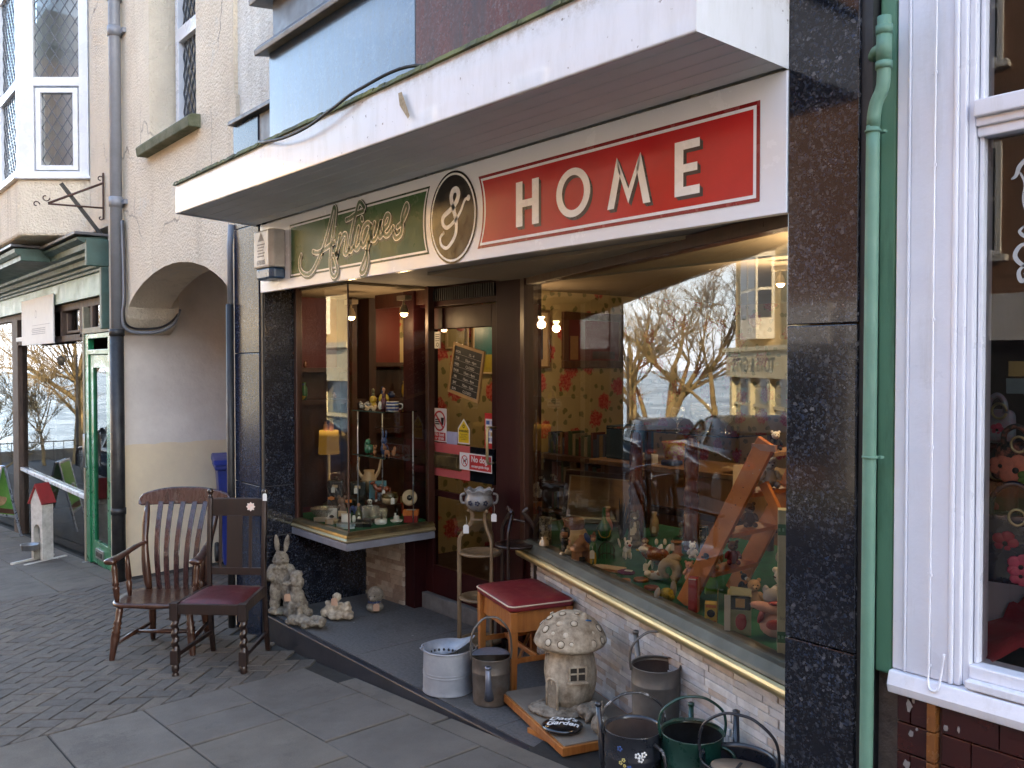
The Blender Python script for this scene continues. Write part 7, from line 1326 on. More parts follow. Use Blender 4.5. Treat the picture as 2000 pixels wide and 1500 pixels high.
# pictures on the wallpaper wall
def wallpic(name, label, y0, y1, z0, z1, fw, fm, canvas, detail=None, dm=None, cat='picture'):
    t = thing(name, label, cat, (-5.85, (y0 + y1) / 2, z0)); s = MB(); X0 = -5.858
    for a in ((y0, y1, z0, z0 + fw), (y0, y1, z1 - fw, z1), (y0, y0 + fw, z0 + fw, z1 - fw), (y1 - fw, y1, z0 + fw, z1 - fw)): s.box(X0, X0 + .03, a[0], a[1], a[2], a[3])
    s.obj('frame', fm, t, bevel=.006); s = MB(); s.box(X0, X0 + .012, y0 + fw, y1 - fw, z0 + fw, z1 - fw); s.obj('picture', canvas, t)
    if detail: s = MB(); detail(s); s.obj('painted_detail', dm, t)
OAKF = wood('brown_frame', (.10, .05, .02), (.05, .02, .01), .4)
wallpic('framed_picture', 'wide brown framed picture with a plain red ground and a dark engine at the bottom', 5.46, 6.28, 1.60, 2.12, .07, OAKF, REDW, lambda s: (s.box(-5.844, -5.842, 5.85, 6.15, 1.69, 1.76, 0), s.box(-5.844, -5.842, 5.56, 5.66, 1.68, 1.9, 1)), [DARKW, cm('picture_ochre', (.35, .2, .08))])
wallpic('framed_poster', 'cream mounted poster of a red haired woman beside the door post', 4.95, 5.30, 1.60, 2.12, .02, LOAK, GCREAM, lambda s: (s.box(-5.844, -5.842, 5.02, 5.22, 1.68, 2.06, 0), s.ell((-5.84, 5.12, 1.93), (.003, .06, .07), 1), s.ell((-5.838, 5.12, 1.90), (.003, .035, .045), 2), s.ell((-5.84, 5.12, 1.79), (.003, .07, .07), 2)), [cm('poster_navy', (.01, .03, .06)), cm('poster_hair', (.30, .08, .02)), GSKIN])
wallpic('framed_print', 'yellow and teal framed prints seen through the top of the door', 4.42, 4.72, 1.55, 2.1, .02, GCREAM, cm('teal_print', (.03, .15, .17)), lambda s: s.box(-5.844, -5.842, 4.44, 4.70, 1.57, 1.72), [cm('yellow_print', (.40, .33, .05))])
wallpic('flower_print', 'small cream flower print left of the teal one in the door', 4.15, 4.38, 1.76, 2.1, .02, GCREAM, cm('cream_print', (.36, .30, .12)), lambda s: s.ell((-5.842, 4.3, 1.95), (.002, .05, .04)), [GRED])
wallpic('mountain_print', 'cream mounted mountain print behind the bay display', 3.74, 4.02, 1.88, 2.10, .02, GCREAM, cm('print_olive', (.12, .12, .05)), lambda s: s.box(-5.844, -5.842, 3.78, 3.98, 1.90, 1.96), [GBLACK])
# dark shelves of bric-a-brac under the red wall
t = thing('dark_dresser', 'dark wooden dresser with books and pots against the red wall', 'dresser', (-5.7, 3.2, .6)); s = MB()
s.box(-5.85, -5.62, 3.30, 3.36, .6, 2.12); s.box(-5.85, -5.62, 3.16, 3.20, .6, 2.12); s.box(-5.85, -5.64, 2.7, 3.16, 1.58, 1.61); s.box(-5.85, -5.64, 2.7, 3.9, 1.35, 1.38); s.box(-5.85, -5.64, 3.36, 3.9, 1.62, 1.65); s.box(-5.85, -5.8, 2.7, 3.9, .6, 1.60); s.box(-5.85, -5.64, 3.36, 4.0, 1.12, 1.15); s.obj('frame', DARKW, t)
for k in range(26):
    y = R.uniform(2.75, 3.85); z = R.choice((1.382, 1.382, 1.612 if y < 3.14 else 1.652, 1.152)); h = R.uniform(.04, .13); r = R.uniform(.012, .028)
    if 3.12 < y < 3.38: continue
    latheobj('small_pot', 'little pot or jar crowded on the dark dresser shelves', 'pot', (-5.70, y, z), [(r * .6, 0), (r, h * .3), (r * .9, h * .7), (r * .4, h * .85), (r * .6, h), (0, h)], R.choice([GBROWN, GCREAM, GGREEN, GRED, GYEL, GBLUE, GTAN]), group='pots on the dark dresser', n=14)
t = thing('parchment_lamp', 'glowing parchment lampshade at the back of the bay display', 'lamp', (-5.66, 2.965, 1.0)); s = MB(); s.lathe([(.075, .0), (.068, .17)], (-5.66, 2.99, .99), 28, cap=False)
m, nt, out = nodes('lit_parchment'); e = nt.nodes.new('ShaderNodeEmission'); sp = nt.nodes.new('ShaderNodeSeparateXYZ'); nt.links.new(coords(nt), sp.inputs[0]); mr = nt.nodes.new('ShaderNodeMapRange'); mr.inputs[1].default_value = 1.12; mr.inputs[2].default_value = 1.16; mr.inputs[3].default_value = .022; mr.inputs[4].default_value = .13; nt.links.new(sp.outputs[2], mr.inputs[0]); e.inputs[0].default_value = (.9, .42, .06, 1); nt.links.new(mr.outputs[0], e.inputs[1]); nt.links.new(e.outputs[0], out.inputs[0]); s.obj('shade', m, t)
s = MB(); s.lathe([(.04, .0), (.045, .02), (.012, .04), (.010, .37), (0, .38)], (-5.66, 2.99, .61), 20); s.obj('base', BRASS, t)
# ------------------------------------------------------------------ bay display
G8 = 'small goods on the floor of the bay display'; ZC = .601
t = latheobj('glass_bowl', 'wide cut glass bowl at the left of the bay display', 'bowl', (-5.28, 2.76, ZC), [(.04, 0), (.06, .008), (.088, .04), (.100, .07), (.103, .072), (.096, .07), (.083, .04), (.05, .015), (0, .012)], CRYST)
for i, (x, y, w, h, m, lab) in enumerate(((-5.17, 2.75, .055, .07, PAPER, 'open white ring box left of its twin'), (-5.085, 2.77, .055, .062, GCREAM, 'open cream ring box right of its twin'), (-5.20, 2.69, .085, .020, PAPER, 'flat white jewel box at the front left corner'), (-5.08, 2.70, .05, .024, GCREAM, 'short cream jewel box next to the flat white one'), (-5.0, 2.76, .05, .06, PAPER, 'tilted white necklace card'), (-4.90, 2.71, .10, .016, cm('silver_blue_case', (.3, .4, .45), .2), 'silver blue pen case nearest the corner of the glass'), (-4.88, 2.69, .10, .008, cm('silver_case', (.4, .5, .55), .2), 'thin silver case under the pen case'), (-4.86, 2.80, .11, .022, GBLACK, 'black spectacle case behind the silver blue pen case'), (-4.95, 2.88, .10, .025, GBLACK, 'black pen box with a gilt band'))):
    t = carton('jewel_box', lab, (x, y, ZC + (.008 if i == 5 else 0)), w, .04 if h > .03 else .06, h if i not in (0, 1) else .018, m, None, rz=R.choice((30, 50, 65)), group=G8)
    if i < 2: s = MB(); s.box(-w / 2, w / 2, .016, .022, .018, h); OB(s, 'lid', m, t); s = MB(); s.ell((0, -.005, .025), (.014, .010, .010)); OB(s, 'ring_pad', GBLACK, t)
for x, y, lab in ((-5.50, 2.96, 'left tall dark glass scent case with a white tag'), (-5.36, 3.06, 'right tall dark glass scent case with a white tag')):
    t = thing('dark_case', lab, 'case', (x, y, ZC), rad(50), 'tall dark cases in the bay'); s = MB(); s.box(-.055, .055, -.04, .04, .0, .22); OB(s, 'case', mat('smoked_glass', (.02, .025, .022), .08, coat=.8), t, bevel=.012, seg=3); s = MB(); s.box(-.02, .02, -.043, -.040, .17, .19); OB(s, 'label', GCREAM, t); s = MB(); s.lathe([(.015, .222), (.016, .24), (0, .245)], (0, 0, 0), 14); OB(s, 'stopper', SHELFGLASS, t)
    tagobj('white tag hanging on a tall dark case in the bay', (x + .05, y - .05, ZC + .18), 50, 'tags in the windows', w=.026, h=.04)
for x, y in ((-5.46, 2.90), (-5.27, 2.93)): s = MB(); s.add([(x + .03 * math.cos(k * PI / 6) * (1 if k % 2 else .7) * .64, y + .03 * math.cos(k * PI / 6) * (1 if k % 2 else .7) * .76, ZC + .10 + .016 * math.sin(k * PI / 6) * (1 if k % 2 else .7)) for k in range(12)], [tuple(range(12))]); tag(s.obj('star_ticket', MATS['fluorescent_orange']), 'orange star price ticket stuck on the front of a tall dark case', 'price ticket', 'orange tickets in the bay')
carton('blue_guide_book', 'pale blue covered book standing behind the dark cases', (-5.30, 3.18, ZC), .12, .03, .215, cm('book_sky', (.10, .28, .36), .4), lambda s: (s.box(-.058, .058, -.0165, -.0155, .0, .08, 0), s.box(.0, .035, -.0165, -.0155, .16, .18, 1)), mats=(cm('book_sand', (.42, .32, .12)), GBLACK))
t = fig('horse_figure', 'glossy chestnut china horse standing at the back of the bay', 'figurine', (-5.19, 3.14, ZC + .085), [('body', cm('chestnut_glaze', (.20, .035, .010), .15, coat=.8), [((0, 0, .085), (.050, .020, .022)), ((-.040, 0, .10), (.016, .015, .030), (0, -30, 0)), ((-.062, 0, .128), (.022, .010, .011), (0, -25, 0)), ((.040, 0, .088), (.02, .019, .022))] + [((sx, sy, .045), (.006, .006, .042)) for sx in (-.036, .042) for sy in (-.009, .009)] + [((.060, 0, .07), (.006, .006, .032), (0, 15, 0))]), ('hooves', GW, [((sx, sy, .008), (.007, .008, .009)) for sx in (-.036, .042) for sy in (-.009, .009)])], rz=40)
tag(MB().box(-5.30, -5.02, 3.08, 3.2, ZC, ZC + .085).obj('plinth', DARKW, bevel=.003), 'dark wooden plinth under the china horse and bowl', 'plinth')
fig('china_panda', 'small black and white china panda in front of the horse', 'figurine', (-5.20, 3.055, ZC + .045), [('body', GW, [((0, 0, .02), (.018, .016, .02)), ((0, -.004, .05), (.018, .016, .016))]), ('patches', GBLACK, [((-.014, 0, .066), (.006, .005, .006)), ((.014, 0, .066), (.006, .005, .006)), ((-.008, -.019, .052), (.004, .003, .005)), ((.008, -.019, .052), (.004, .003, .005)), ((0, -.010, .03), (.019, .012, .006))])])
t = latheobj('glazed_bowl', 'brown and cream banded stoneware bowl on the plinth', 'bowl', (-5.06, 3.13, ZC + .086), [(.03, 0), (.048, .012), (.055, .03), (.055, .045)], GCREAM); s = MB(); s.lathe([(.0552, .044), (.054, .06), (.046, .072), (.050, .076), (.04, .074)], (0, 0, 0), 28); OB(s, 'rim_band', cm('olive_glaze', (.12, .09, .03), .25, coat=.5), t)
tagobj('white tag on the rim of the banded stoneware bowl', (-5.06, 3.08, ZC + .185), 50, 'tags in the windows', w=.022, h=.022)
tagobj('white tag hanging right of the banded stoneware bowl', (-4.93, 3.07, ZC + .15), 50, 'tags in the windows', w=.024, h=.042)
t = thing('wall_plate', 'white and gold plate on edge against the door side of the bay', 'plate', (-4.80, 3.12, ZC + .08), rad(40)); s = MB(); s.lathe([(.050, 0), (.052, .005), (.035, .002), (0, .002)], (0, 0, .08), 30, M=Matrix.Rotation(rad(82), 4, 'X')); OB(s, 'plate', GCREAM, t); s = MB(); s.lathe([(.0, .004), (.018, .004), (.018, .006), (0, .006)], (0, 0, .08), 24, M=Matrix.Rotation(rad(82), 4, 'X')); OB(s, 'centre', GBLACK, t)
for i, (x, y, k, lab) in enumerate(((-5.13, 2.98, .9, 'leftmost of three cut glass tumblers'), (-5.05, 3.0, 1.0, 'middle of three cut glass tumblers'), (-4.97, 3.02, .9, 'rightmost of three cut glass tumblers'))): latheobj('crystal_tumbler', lab + ' in the bay', 'glass', (x, y, ZC), [(.026 * k, 0), (.03 * k, .005), (.036 * k, .085 * k), (.033 * k, .085 * k), (.026 * k, .012), (0, .012)], CRYST, group='cut glass in the bay')
for x, y, n_, lab in ((-4.865, 2.94, 1, 'white china pot with a thin black candle'), (-4.82, 3.03, 3, 'white fluted china dish with a black candle beside it')):
    t = thing('candle_pot', lab, 'candle holder', (x, y, ZC), 0, 'white china candle pots'); s = MB(); s.lathe([(.035, 0), (.040, .005), (.040, .030), (.034, .034), (0, .034)] if n_ == 1 else [(.02, 0), (.036, .012), (.042, .022), (.034, .022), (.02, .02), (.018, .045), (.013, .05), (.013, .065), (0, .066)], (0, 0, 0), 28); OB(s, 'pot', GW, t); s = MB(); s.lathe([(.009, .034), (.005, .075), (0, .08)], (.01, 0, 0 if n_ == 1 else .02), 10); OB(s, 'candle', GBLACK, t)
carton('orange_box', 'orange gift box on top of a red one at the right of the bay', (-4.80, 3.13, ZC + .045), .10, .06, .035, mat('fluorescent_orange_card', (.75, .20, .03), .5), lambda s: s.box(-.03, .03, -.02, .02, .035, .0355, 0), mats=(PAPER,)); carton('red_gift_box', 'red gift box underneath the orange one', (-4.80, 3.13, ZC), .09, .06, .044, GRED, None)
fig('dark_figurine', 'small dark green and gold lady figurine among the jewel boxes', 'figurine', (-5.08, 2.90, ZC), [('dress', cm('dark_olive_glaze', (.07, .08, .03), coat=.5), [((0, 0, .03), (.022, .02, .032)), ((0, 0, .065), (.011, .009, .016))]), ('head', GSKIN, [((0, 0, .090), (.009, .009, .011))])], group=G8)
fig('blue_elephant', 'small blue glazed elephant behind the lady figurine', 'figurine', (-5.18, 2.95, ZC), [('body', GBLUE, [((0, 0, .045), (.03, .02, .024)), ((-.03, 0, .055), (.016, .014, .016)), ((-.046, 0, .035), (.005, .005, .018))] + [((sx, sy, .015), (.008, .007, .018)) for sx in (-.018, .018) for sy in (-.01, .01)])], group=G8)
fig('brown_mouse_figure', 'pinkish brown seated animal figure in the middle of the bay floor', 'figurine', (-5.27, 2.88, ZC), [('body', cm('brown_matt_glaze', (.15, .09, .06), .6), [((0, 0, .04), (.03, .026, .04)), ((0, -.01, .095), (.024, .022, .022)), ((-.018, 0, .118), (.012, .006, .012)), ((.018, 0, .118), (.012, .006, .012))])], group=G8)
t = latheobj('spouted_jug', 'pale stoneware jug with two raised horn handles in the bay display', 'jug', (-5.42, 3.18, ZC + .12), [(.035, 0), (.05, .03), (.056, .08), (.045, .12), (.035, .14), (.04, .16), (.03, .16)], GCREAM)
s = MB(); s.tube(crom([(-.04, 0, .10), (-.08, 0, .16), (-.07, 0, .25)], 5), [.012] * 5 + [.010] * 3 + [.007, .006, .004], 8); s.tube(crom([(.04, 0, .10), (.07, 0, .16), (.085, 0, .25)], 5), [.012] * 5 + [.010] * 3 + [.007, .006, .004], 8); OB(s, 'handle', GCREAM, t)
tag(MB().box(-5.50, -5.34, 3.12, 3.24, ZC, ZC + .12).obj('plinth', DARKW, bevel=.003), 'dark wooden plinth under the horned jug', 'plinth')
fig('ginger_jar', 'blue and white ginger jar between the horned jug and the guide book', 'jar', (-5.24, 3.17, ZC), [('body', cm('blue_white_glaze', (.45, .52, .6), .2, vs=90, var=.8, coat=.6), [((0, 0, .11), (.036, .036, .045)), ((0, 0, .165), (.015, .015, .012))]), ('stand', GBLACK, [((0, 0, .035), (.025, .025, .036))])], group=G8)
fig('salt_pots', 'three pale salt and pepper pots in a row in the bay', 'ornament', (-5.02, 2.83, ZC), [('pots', GW, [((-.03, 0, .018), (.012, .012, .020)), ((0, 0, .022), (.012, .012, .024)), ((.03, 0, .018), (.012, .012, .020))]), ('tops', GBLACK, [((-.03, 0, .038), (.006, .006, .006)), ((0, 0, .046), (.006, .006, .006)), ((.03, 0, .038), (.006, .006, .006))])], group=G8)
# glass shelves in the bay
for z, lab in ((1.325, 'upper glass shelf in the bay'), (1.032, 'lower glass shelf in the bay')): t = thing('bay_glass_shelf', lab, 'shelf', (-4.95, 3.0, z)); s = MB(); s.box(-5.16, -4.74, 2.90, 3.14, z, z + .006); s.obj('glass', SHELFGLASS, t); s = MB(); s.box(-5.162, -4.74, 2.897, 2.90, z - .001, z + .007); s.obj('edge', mat('green_glass_edge', (.08, .14, .12), .2), t)
s = MB(); [s.tube([(x, y, ZC), (x, y, 1.33)], .004, 6) for x, y in ((-5.14, 2.93), (-4.76, 3.12), (-5.14, 3.12))]; tag(s.obj('shelf_uprights', MATS['aluminium_frame']), 'thin metal uprights carrying the glass shelves of the bay', 'shelf support')
G9 = 'china on the bay shelves'; ZU = 1.332
fig('lady_figurine', 'china lady in a maroon dress with yellow sleeves on the upper bay shelf', 'figurine', (-4.905, 2.99, ZU), [('dress', cm('maroon_glaze', (.08, .012, .03), coat=.5), [((0, 0, .035), (.022, .02, .045)), ((0, 0, .085), (.013, .010, .02))]), ('apron', GW, [((-.02, -.012, .03), (.012, .010, .026))]), ('sleeve', GYEL, [((-.02, 0, .075), (.009, .009, .022), (0, 15, 0)), ((.02, 0, .075), (.009, .009, .022), (0, -15, 0))]), ('head', GSKIN, [((0, -.002, .122), (.009, .009, .012)), ((0, 0, .108), (.005, .005, .008))]), ('hair', GBLACK, [((0, .003, .127), (.010, .009, .011))])], group=G9)
fig('bird_lady_figurine', 'china girl in a yellow dress beside silver roses on the upper bay shelf', 'figurine', (-5.04, 2.99, ZU), [('dress', GYEL, [((0, 0, .06), (.022, .018, .024)), ((.005, 0, .025), (.018, .016, .022))]), ('head', cm('olive_hat', (.12, .11, .04)), [((0, 0, .112), (.010, .010, .014)), ((0, 0, .09), (.009, .007, .012))])], group=G9)
s_ = [((R.uniform(-.04, .04), R.uniform(-.015, .015), R.uniform(.008, .045)), R.uniform(.006, .011)) for k in range(26)]
fig('silver_roses', 'cluster of silvery china roses at the left end of the upper bay shelf', 'ornament', (-5.115, 2.98, ZU), [('roses', cm('silver_glaze', (.35, .34, .30), .15, coat=.7), s_)], group=G9)
fig('china_flowers', 'low spray of pale china flowers beneath the girl in yellow', 'ornament', (-5.0, 2.945, ZU), [('petals', GCREAM, [((a * .8, b, c * .5), r) for (a, b, c), r in s_[:16]])], group=G9)
t = latheobj('striped_mug', 'blue and white striped mug at the right end of the upper bay shelf', 'mug', (-4.80, 2.99, ZU), [(.036, 0), (.037, .055), (.034, .055), (.033, .008), (0, .008)], GW, group=G9); s = MB(); [s.lathe([(.0372, z), (.0376, z + .004), (.0372, z + .011)], (0, 0, 0), 28, cap=False) for z in (.006, .025, .043)]; OB(s, 'blue_band', GBLUE, t); s = MB(); s.tube(crom([(.035, 0, .045), (.056, 0, .04), (.054, 0, .018), (.035, 0, .012)], 5), .0035, 7); OB(s, 'handle', GW, t)
ZL = 1.039
JADE = cm('jade_glaze', (.05, .22, .12), .2, var=.5, coat=.6)
fig('green_dog', 'jade green glazed dog on the lower bay shelf', 'figurine', (-5.07, 2.97, ZL), [('body', JADE, [((0, 0, .03), (.026, .018, .03)), ((-.002, -.006, .07), (.017, .016, .018)), ((-.016, -.006, .055), (.007, .006, .02)), ((.02, 0, .03), (.012, .012, .025))])], group=G9)
fig('corgi_figure', 'small tan china dog with pricked ears on the lower bay shelf', 'figurine', (-4.985, 2.97, ZL), [('body', GTAN, [((0, 0, .014), (.012, .011, .015)), ((0, -.004, .035), (.010, .010, .010)), ((-.007, -.002, .05), (.004, .003, .008)), ((.007, -.002, .05), (.004, .003, .008))])], group=G9)
fig('blue_rabbit', 'dark blue glazed seated rabbit on the lower bay shelf', 'figurine', (-4.90, 2.99, ZL), [('body', cm('cobalt_figure', (.03, .07, .20), .3, coat=.5), [((0, 0, .035), (.024, .022, .036)), ((0, -.01, .085), (.018, .02, .02)), ((-.008, 0, .122), (.006, .005, .026)), ((.010, 0, .122), (.006, .005, .026))])], group=G9)
fig('corgi_figure', 'pair of orange tan china dogs at the right end of the lower bay shelf', 'figurine', (-4.81, 2.98, ZL), [('body', GTAN, [((-.02, 0, .026), (.016, .011, .014)), ((-.032, 0, .050), (.012, .010, .012)), ((-.038, 0, .066), (.004, .003, .009)), ((.018, 0, .022), (.012, .010, .018)), ((.024, 0, .045), (.009, .009, .014)), ((-.03, 0, .01), (.004, .006, .012)), ((-.008, 0, .01), (.004, .006, .012))])], group=G9)
# ceiling spots
def spot(name, label, p, rz, bulb=True, E_=60):
    t = thing(name, label, 'spotlight', p, rz, 'ceiling spotlights'); s = MB(); s.box(-.05, .05, -.025, .025, .085, .115); s.tube([(0, 0, .09), (.0, -.01, .04)], .008, 8); OB(s, 'bracket', mat('beige_metal', (.35, .28, .2), .4), t)
    s = MB(); s.lathe([(.012, .06), (.026, .03), (.031, .0)], (0, 0, 0), 18, cap=False); OB(s, 'shade', MATS['beige_metal'], t)
    s = MB(); s.ell((0, 0, -.004), (.023, .023, .018)); OB(s, 'bulb', MATS['warm_bulb'], t)
emis('warm_bulb', (1, .66, .30), 6)
# ------------------------------------------------------------------ across the street (seen in the glass)
BRICK = None
def brickmat(name, c1, c2, mort, scale):
    m, nt, out = nodes(name); t = nt.nodes.new('ShaderNodeTexBrick'); co = coords(nt, rot=(rad(90), 0, 0)); nt.links.new(co, t.inputs['Vector'])
    t.inputs['Scale'].default_value = scale; t.inputs['Color1'].default_value = rgb(c1); t.inputs['Color2'].default_value = rgb(c2); t.inputs['Mortar'].default_value = rgb(mort); t.inputs['Mortar Size'].default_value = .012; t.inputs['Brick Width'].default_value = .225; t.inputs['Row Height'].default_value = .075
    bsdf(nt, out, mixc(nt, .5, t.outputs['Color'], ramp(nt, noise(nt, coords(nt), 1.2, 6), [(.3, c1), (.7, c2)])), .9); return m
REDBR = brickmat('red_brick', (.24, .115, .06), (.17, .08, .045), (.24, .20, .16), 1)
YELBR = mat('yellow_stucco', (.75, .56, .28), .85, c2=(.64, .47, .24), vs=.8, bump=.2)
def terrace(name, label, x0, x1, y, z0, h, m, floors, n, shopm=None):
    t = thing(name, label, 'building', ((x0 + x1) / 2, y, z0)); s = MB(); s.box(x0, x1, y - 9, y, z0 - 2, z0 + h); s.obj('wall', m, t)
    s = MB(); s.prism([(x0, y + .25, z0 + h), (x0, y - 9.2, z0 + h), (x0, y - 4.5, z0 + h + 2.6)], (x1 - x0, 0, 0)); s.obj('roof', MATS['slate_roof'], t)
    dx = (x1 - x0) / n
    for f in range(floors):
        for i in range(n):
            cx = x0 + dx * (i + .5); zb = z0 + (3.9 if f else 3.9) + (f) * 2.9; zb = z0 + 3.9 + f * 2.9
            fr = MB()
            for a in ((-.55, -.47, 0, 1.7), (.47, .55, 0, 1.7), (-.47, .47, 1.62, 1.7), (-.47, .47, 0, .08), (-.47, .47, .82, .88)): fr.box(cx + a[0], cx + a[1], y + .005, y + .06, zb + a[2], zb + a[3])
            fr.box(cx - .65, cx + .65, y + .0, y + .14, zb - .1, zb); w = fr.obj('window', WHITE, t); g_ = MB(); g_.add([(cx + .5, y + .02, zb), (cx - .5, y + .02, zb), (cx - .5, y + .02, zb + 1.65), (cx + .5, y + .02, zb + 1.65)], [(0, 1, 2, 3)]); g_.obj('pane', MATS['far_pane'], w)
    s = MB()
    for i in range(n):
        cx = x0 + dx * (i + .5); s.box(cx - dx * .42, cx + dx * .42, y + .005, y + .05, z0 + .5, z0 + 2.6, 0); s.box(cx - dx * .46, cx + dx * .46, y, y + .22, z0 + 2.6, z0 + 3.3, 1); s.box(cx - dx * .46, cx - dx * .42, y, y + .12, z0, z0 + 2.6, 1)
    s.obj('shopfront', [MATS['far_pane'], shopm or FRAMEW], t); return t
mat('far_pane', (.03, .035, .04), .05, bump=0, coat=.5)
terrace('brick_terrace', 'row of red brick shops across the street, seen only as reflections', -19.3, 34, -9.2, -.6, 9.4, REDBR, 2, 14)
# pale toy shop with an upper bay
ts = thing('toy_shop', 'sunlit cream toy and gift shop with an upper bay window, reflected in the big window', 'building', (-27, -6.6, -2.0)); z0 = -2.1; y = -6.6; x0, x1 = -30.6, -20.5
s = MB(); s.box(x0, x1, y - 9, y, z0 - 2, z0 + 9.0); s.obj('wall', YELBR, ts); s = MB(); s.prism([(x0 - .2, y + .3, z0 + 9), (x0 - .2, y - 9.2, z0 + 9), (x0 - .2, y - 4.5, z0 + 11.8)], (x1 - x0 + .4, 0, 0)); s.obj('roof', MATS['slate_roof'], ts)
for cx in (-27.9, -23.6):
    s = MB(); s.prism([(cx - 1.3, y, z0 + 4.6), (cx - .8, y + .45, z0 + 4.6), (cx + .8, y + .45, z0 + 4.6), (cx + 1.3, y, z0 + 4.6)], (0, 0, 2.9)); b_ = s.obj('bay_window', mat('cream_window_paint', (.85, .80, .66), .5, bump=0), ts)
    s = MB(); s.prism([(cx - 1.5, y, z0 + 7.5), (cx - .9, y + .6, z0 + 7.5), (cx + .9, y + .6, z0 + 7.5), (cx + 1.5, y, z0 + 7.5)], (0, 0, .25)); s.obj('bay_roof', MATS['slate_roof'], b_); s = MB()
    for a, b in ((-.72, -.06), (.06, .72)): s.box(cx + a, cx + b, y + .455, y + .465, z0 + 5.3, z0 + 6.2); s.box(cx + a, cx + b, y + .455, y + .465, z0 + 6.3, z0 + 7.3)
    for sg in (-1, 1):
        A3, B3 = Vector((cx + sg * .86, y + .40, 0)), Vector((cx + sg * 1.22, y + .075, 0)); n3 = (B3 - A3).cross(Vector((0, 0, 1))).normalized() * .012 * (1 if sg > 0 else -1)
        for za, zb in ((5.3, 6.2), (6.3, 7.3)): s.add([(A3.x + sg * .012, A3.y + .012, z0 + za), (B3.x + sg * .012, B3.y + .012, z0 + za), (B3.x + sg * .012, B3.y + .012, z0 + zb), (A3.x + sg * .012, A3.y + .012, z0 + zb)], [(0, 1, 2, 3)])
    s.obj('pane', MATS['far_pane'], b_)
CREAMP = mat('cream_shop_paint', (.68, .62, .42), .5, bump=0)
s = MB(); s.box(x0, x1, y, y + .35, z0 + 3.3, z0 + 4.2); s.box(x0 - .05, x1, y, y + .5, z0 + 4.2, z0 + 4.35)
for cx in (-30.45, -28.4, -26.5, -24.6, -22.5, -20.7): s.box(cx - .13, cx + .13, y, y + .22, z0 - .5, z0 + 3.3)
s.box(x0, x1, y, y + .18, z0 - .5, z0 + .7); s.box(x0, x1, y, y + .14, z0 + 2.3, z0 + 2.4); s.obj('shopfront', CREAMP, ts); s = MB(); s.box(x0, x1, y + .01, y + .05, z0 + .5, z0 + 3.3); s.obj('shop_pane', mat('far_blue_pane', (.10, .17, .22), .05, bump=0, coat=.6), ts)
s = MB(); puttext(s, 'TOYS & GIFTS', .68, (-27.7, y + .352, z0 + 3.5), (-1, 0, 0), UZ, bold=.012); s.obj('lettering', mat('dark_teal_letters', (.03, .09, .10), .5, bump=0), ts)
# bare trees
BARK = mat('tree_bark', (.30, .23, .11), .9, c2=(.14, .10, .055), vs=3, bump=.6, bs=12, bd=.05)
def tree(label, x, y, z, h, seed, r0=.28, lean=0, dense=5):
    rr = random.Random(seed); t = thing('bare_tree', label, 'tree', (x, y, z), 0, 'bare trees at the end of the street'); trunk, crown = MB(), MB()
    def grow(p, d, L_, r, lvl):
        pts = [p]; rs = [r]; q = p; dd = d.copy(); n = 4 if lvl else 6
        for k in range(n):
            dd = (dd + Vector((rr.gauss(0, .12), rr.gauss(0, .12), rr.gauss(.03, .07)))).normalized(); q = q + dd * (L_ / n); pts.append(q); rs.append(r * (1 - .5 * (k + 1) / n))
        (trunk if lvl < 1 else crown).tube(pts, rs, 8 if lvl < 2 else (4 if lvl < 4 else 3))
        if lvl >= dense: return
        for k in range(rr.choice((3, 4, 5)) if lvl < 3 else 4):
            i = rr.randint(2 if lvl == 0 else 1, n); ax = Vector((rr.gauss(0, 1), rr.gauss(0, 1), rr.gauss(0, .5))).normalized(); a = rr.uniform(.35, .85)
            nd = (dd * math.cos(a) + ax * math.sin(a)); nd.z = abs(nd.z) * .9 + .1; grow(pts[i], nd.normalized(), L_ * rr.uniform(.6, .78), max(.010, rs[i] * rr.uniform(.55, .75)), lvl + 1)
    grow(Vector((0, 0, -.3)), Vector((lean, 0, 1)).normalized(), h * .36, r0, 0)
    OB(trunk, 'trunk', BARK, t); OB(crown, 'crown', BARK, t)
tree('tall bare tree with a leaning trunk nearest the toy shop', -40.5, -6.6, GZ(-40, -3) - .2, 13, 1, .34, .05)
tree('tall bare twin limbed tree in the middle of the clump', -43.5, -5.2, GZ(-43, -3) - .2, 14, 5, .30, -.08)
tree('forked bare tree behind the toy shop corner', -38.0, -8.3, GZ(-38, -3) - .2, 12, 9, .19, .03)
tree('lean bare tree on the far side of the clump', -47, -7.2, GZ(-47, -3) - .2, 12, 12, .19, .1)
tree('smaller spreading bare tree nearer the sea', -44, -4.0, GZ(-44, -3) - .4, 6.8, 21, .10, .1)
tree('slight bare sapling by the lamp post', -36, -.9, GZ(-36, -1) - .3, 5.5, 31, .07, -.05)
t = thing('street_lamp', 'old fashioned street lamp on a thin post near the sea wall', 'street lamp', (-41, -4.6, GZ(-41, -3) - .2)); s = MB(); s.tube([(0, 0, -.2), (0, 0, 1), (0, 0, 4.9)], [.09, .06, .045], 10); s.tube([(0, 0, 4.85), (-.5, .5, 4.8)], .02, 6); OB(s, 'post', BLACKP, t); s = MB(); s.lathe([(.03, .1), (.16, .0), (.17, -.04), (.10, -.30), (.02, -.32)], (-.5, .5, 4.75), 12); OB(s, 'lantern', BLACKP, t)
s = MB()
for k in range(60): s.box(-52 + k * .18 * 0 - .02, -52 + .02, -25 + k * .5, -25 + k * .5 + .03, GZ(-52, -3) - .3, GZ(-52, -3) + .9)
s.box(-52.03, -51.97, -25, 5, GZ(-52, -3) + .82, GZ(-52, -3) + .87); tag(s.obj('sea_railing', BLACKP), 'black iron railing along the sea front at the end of the street', 'railing')
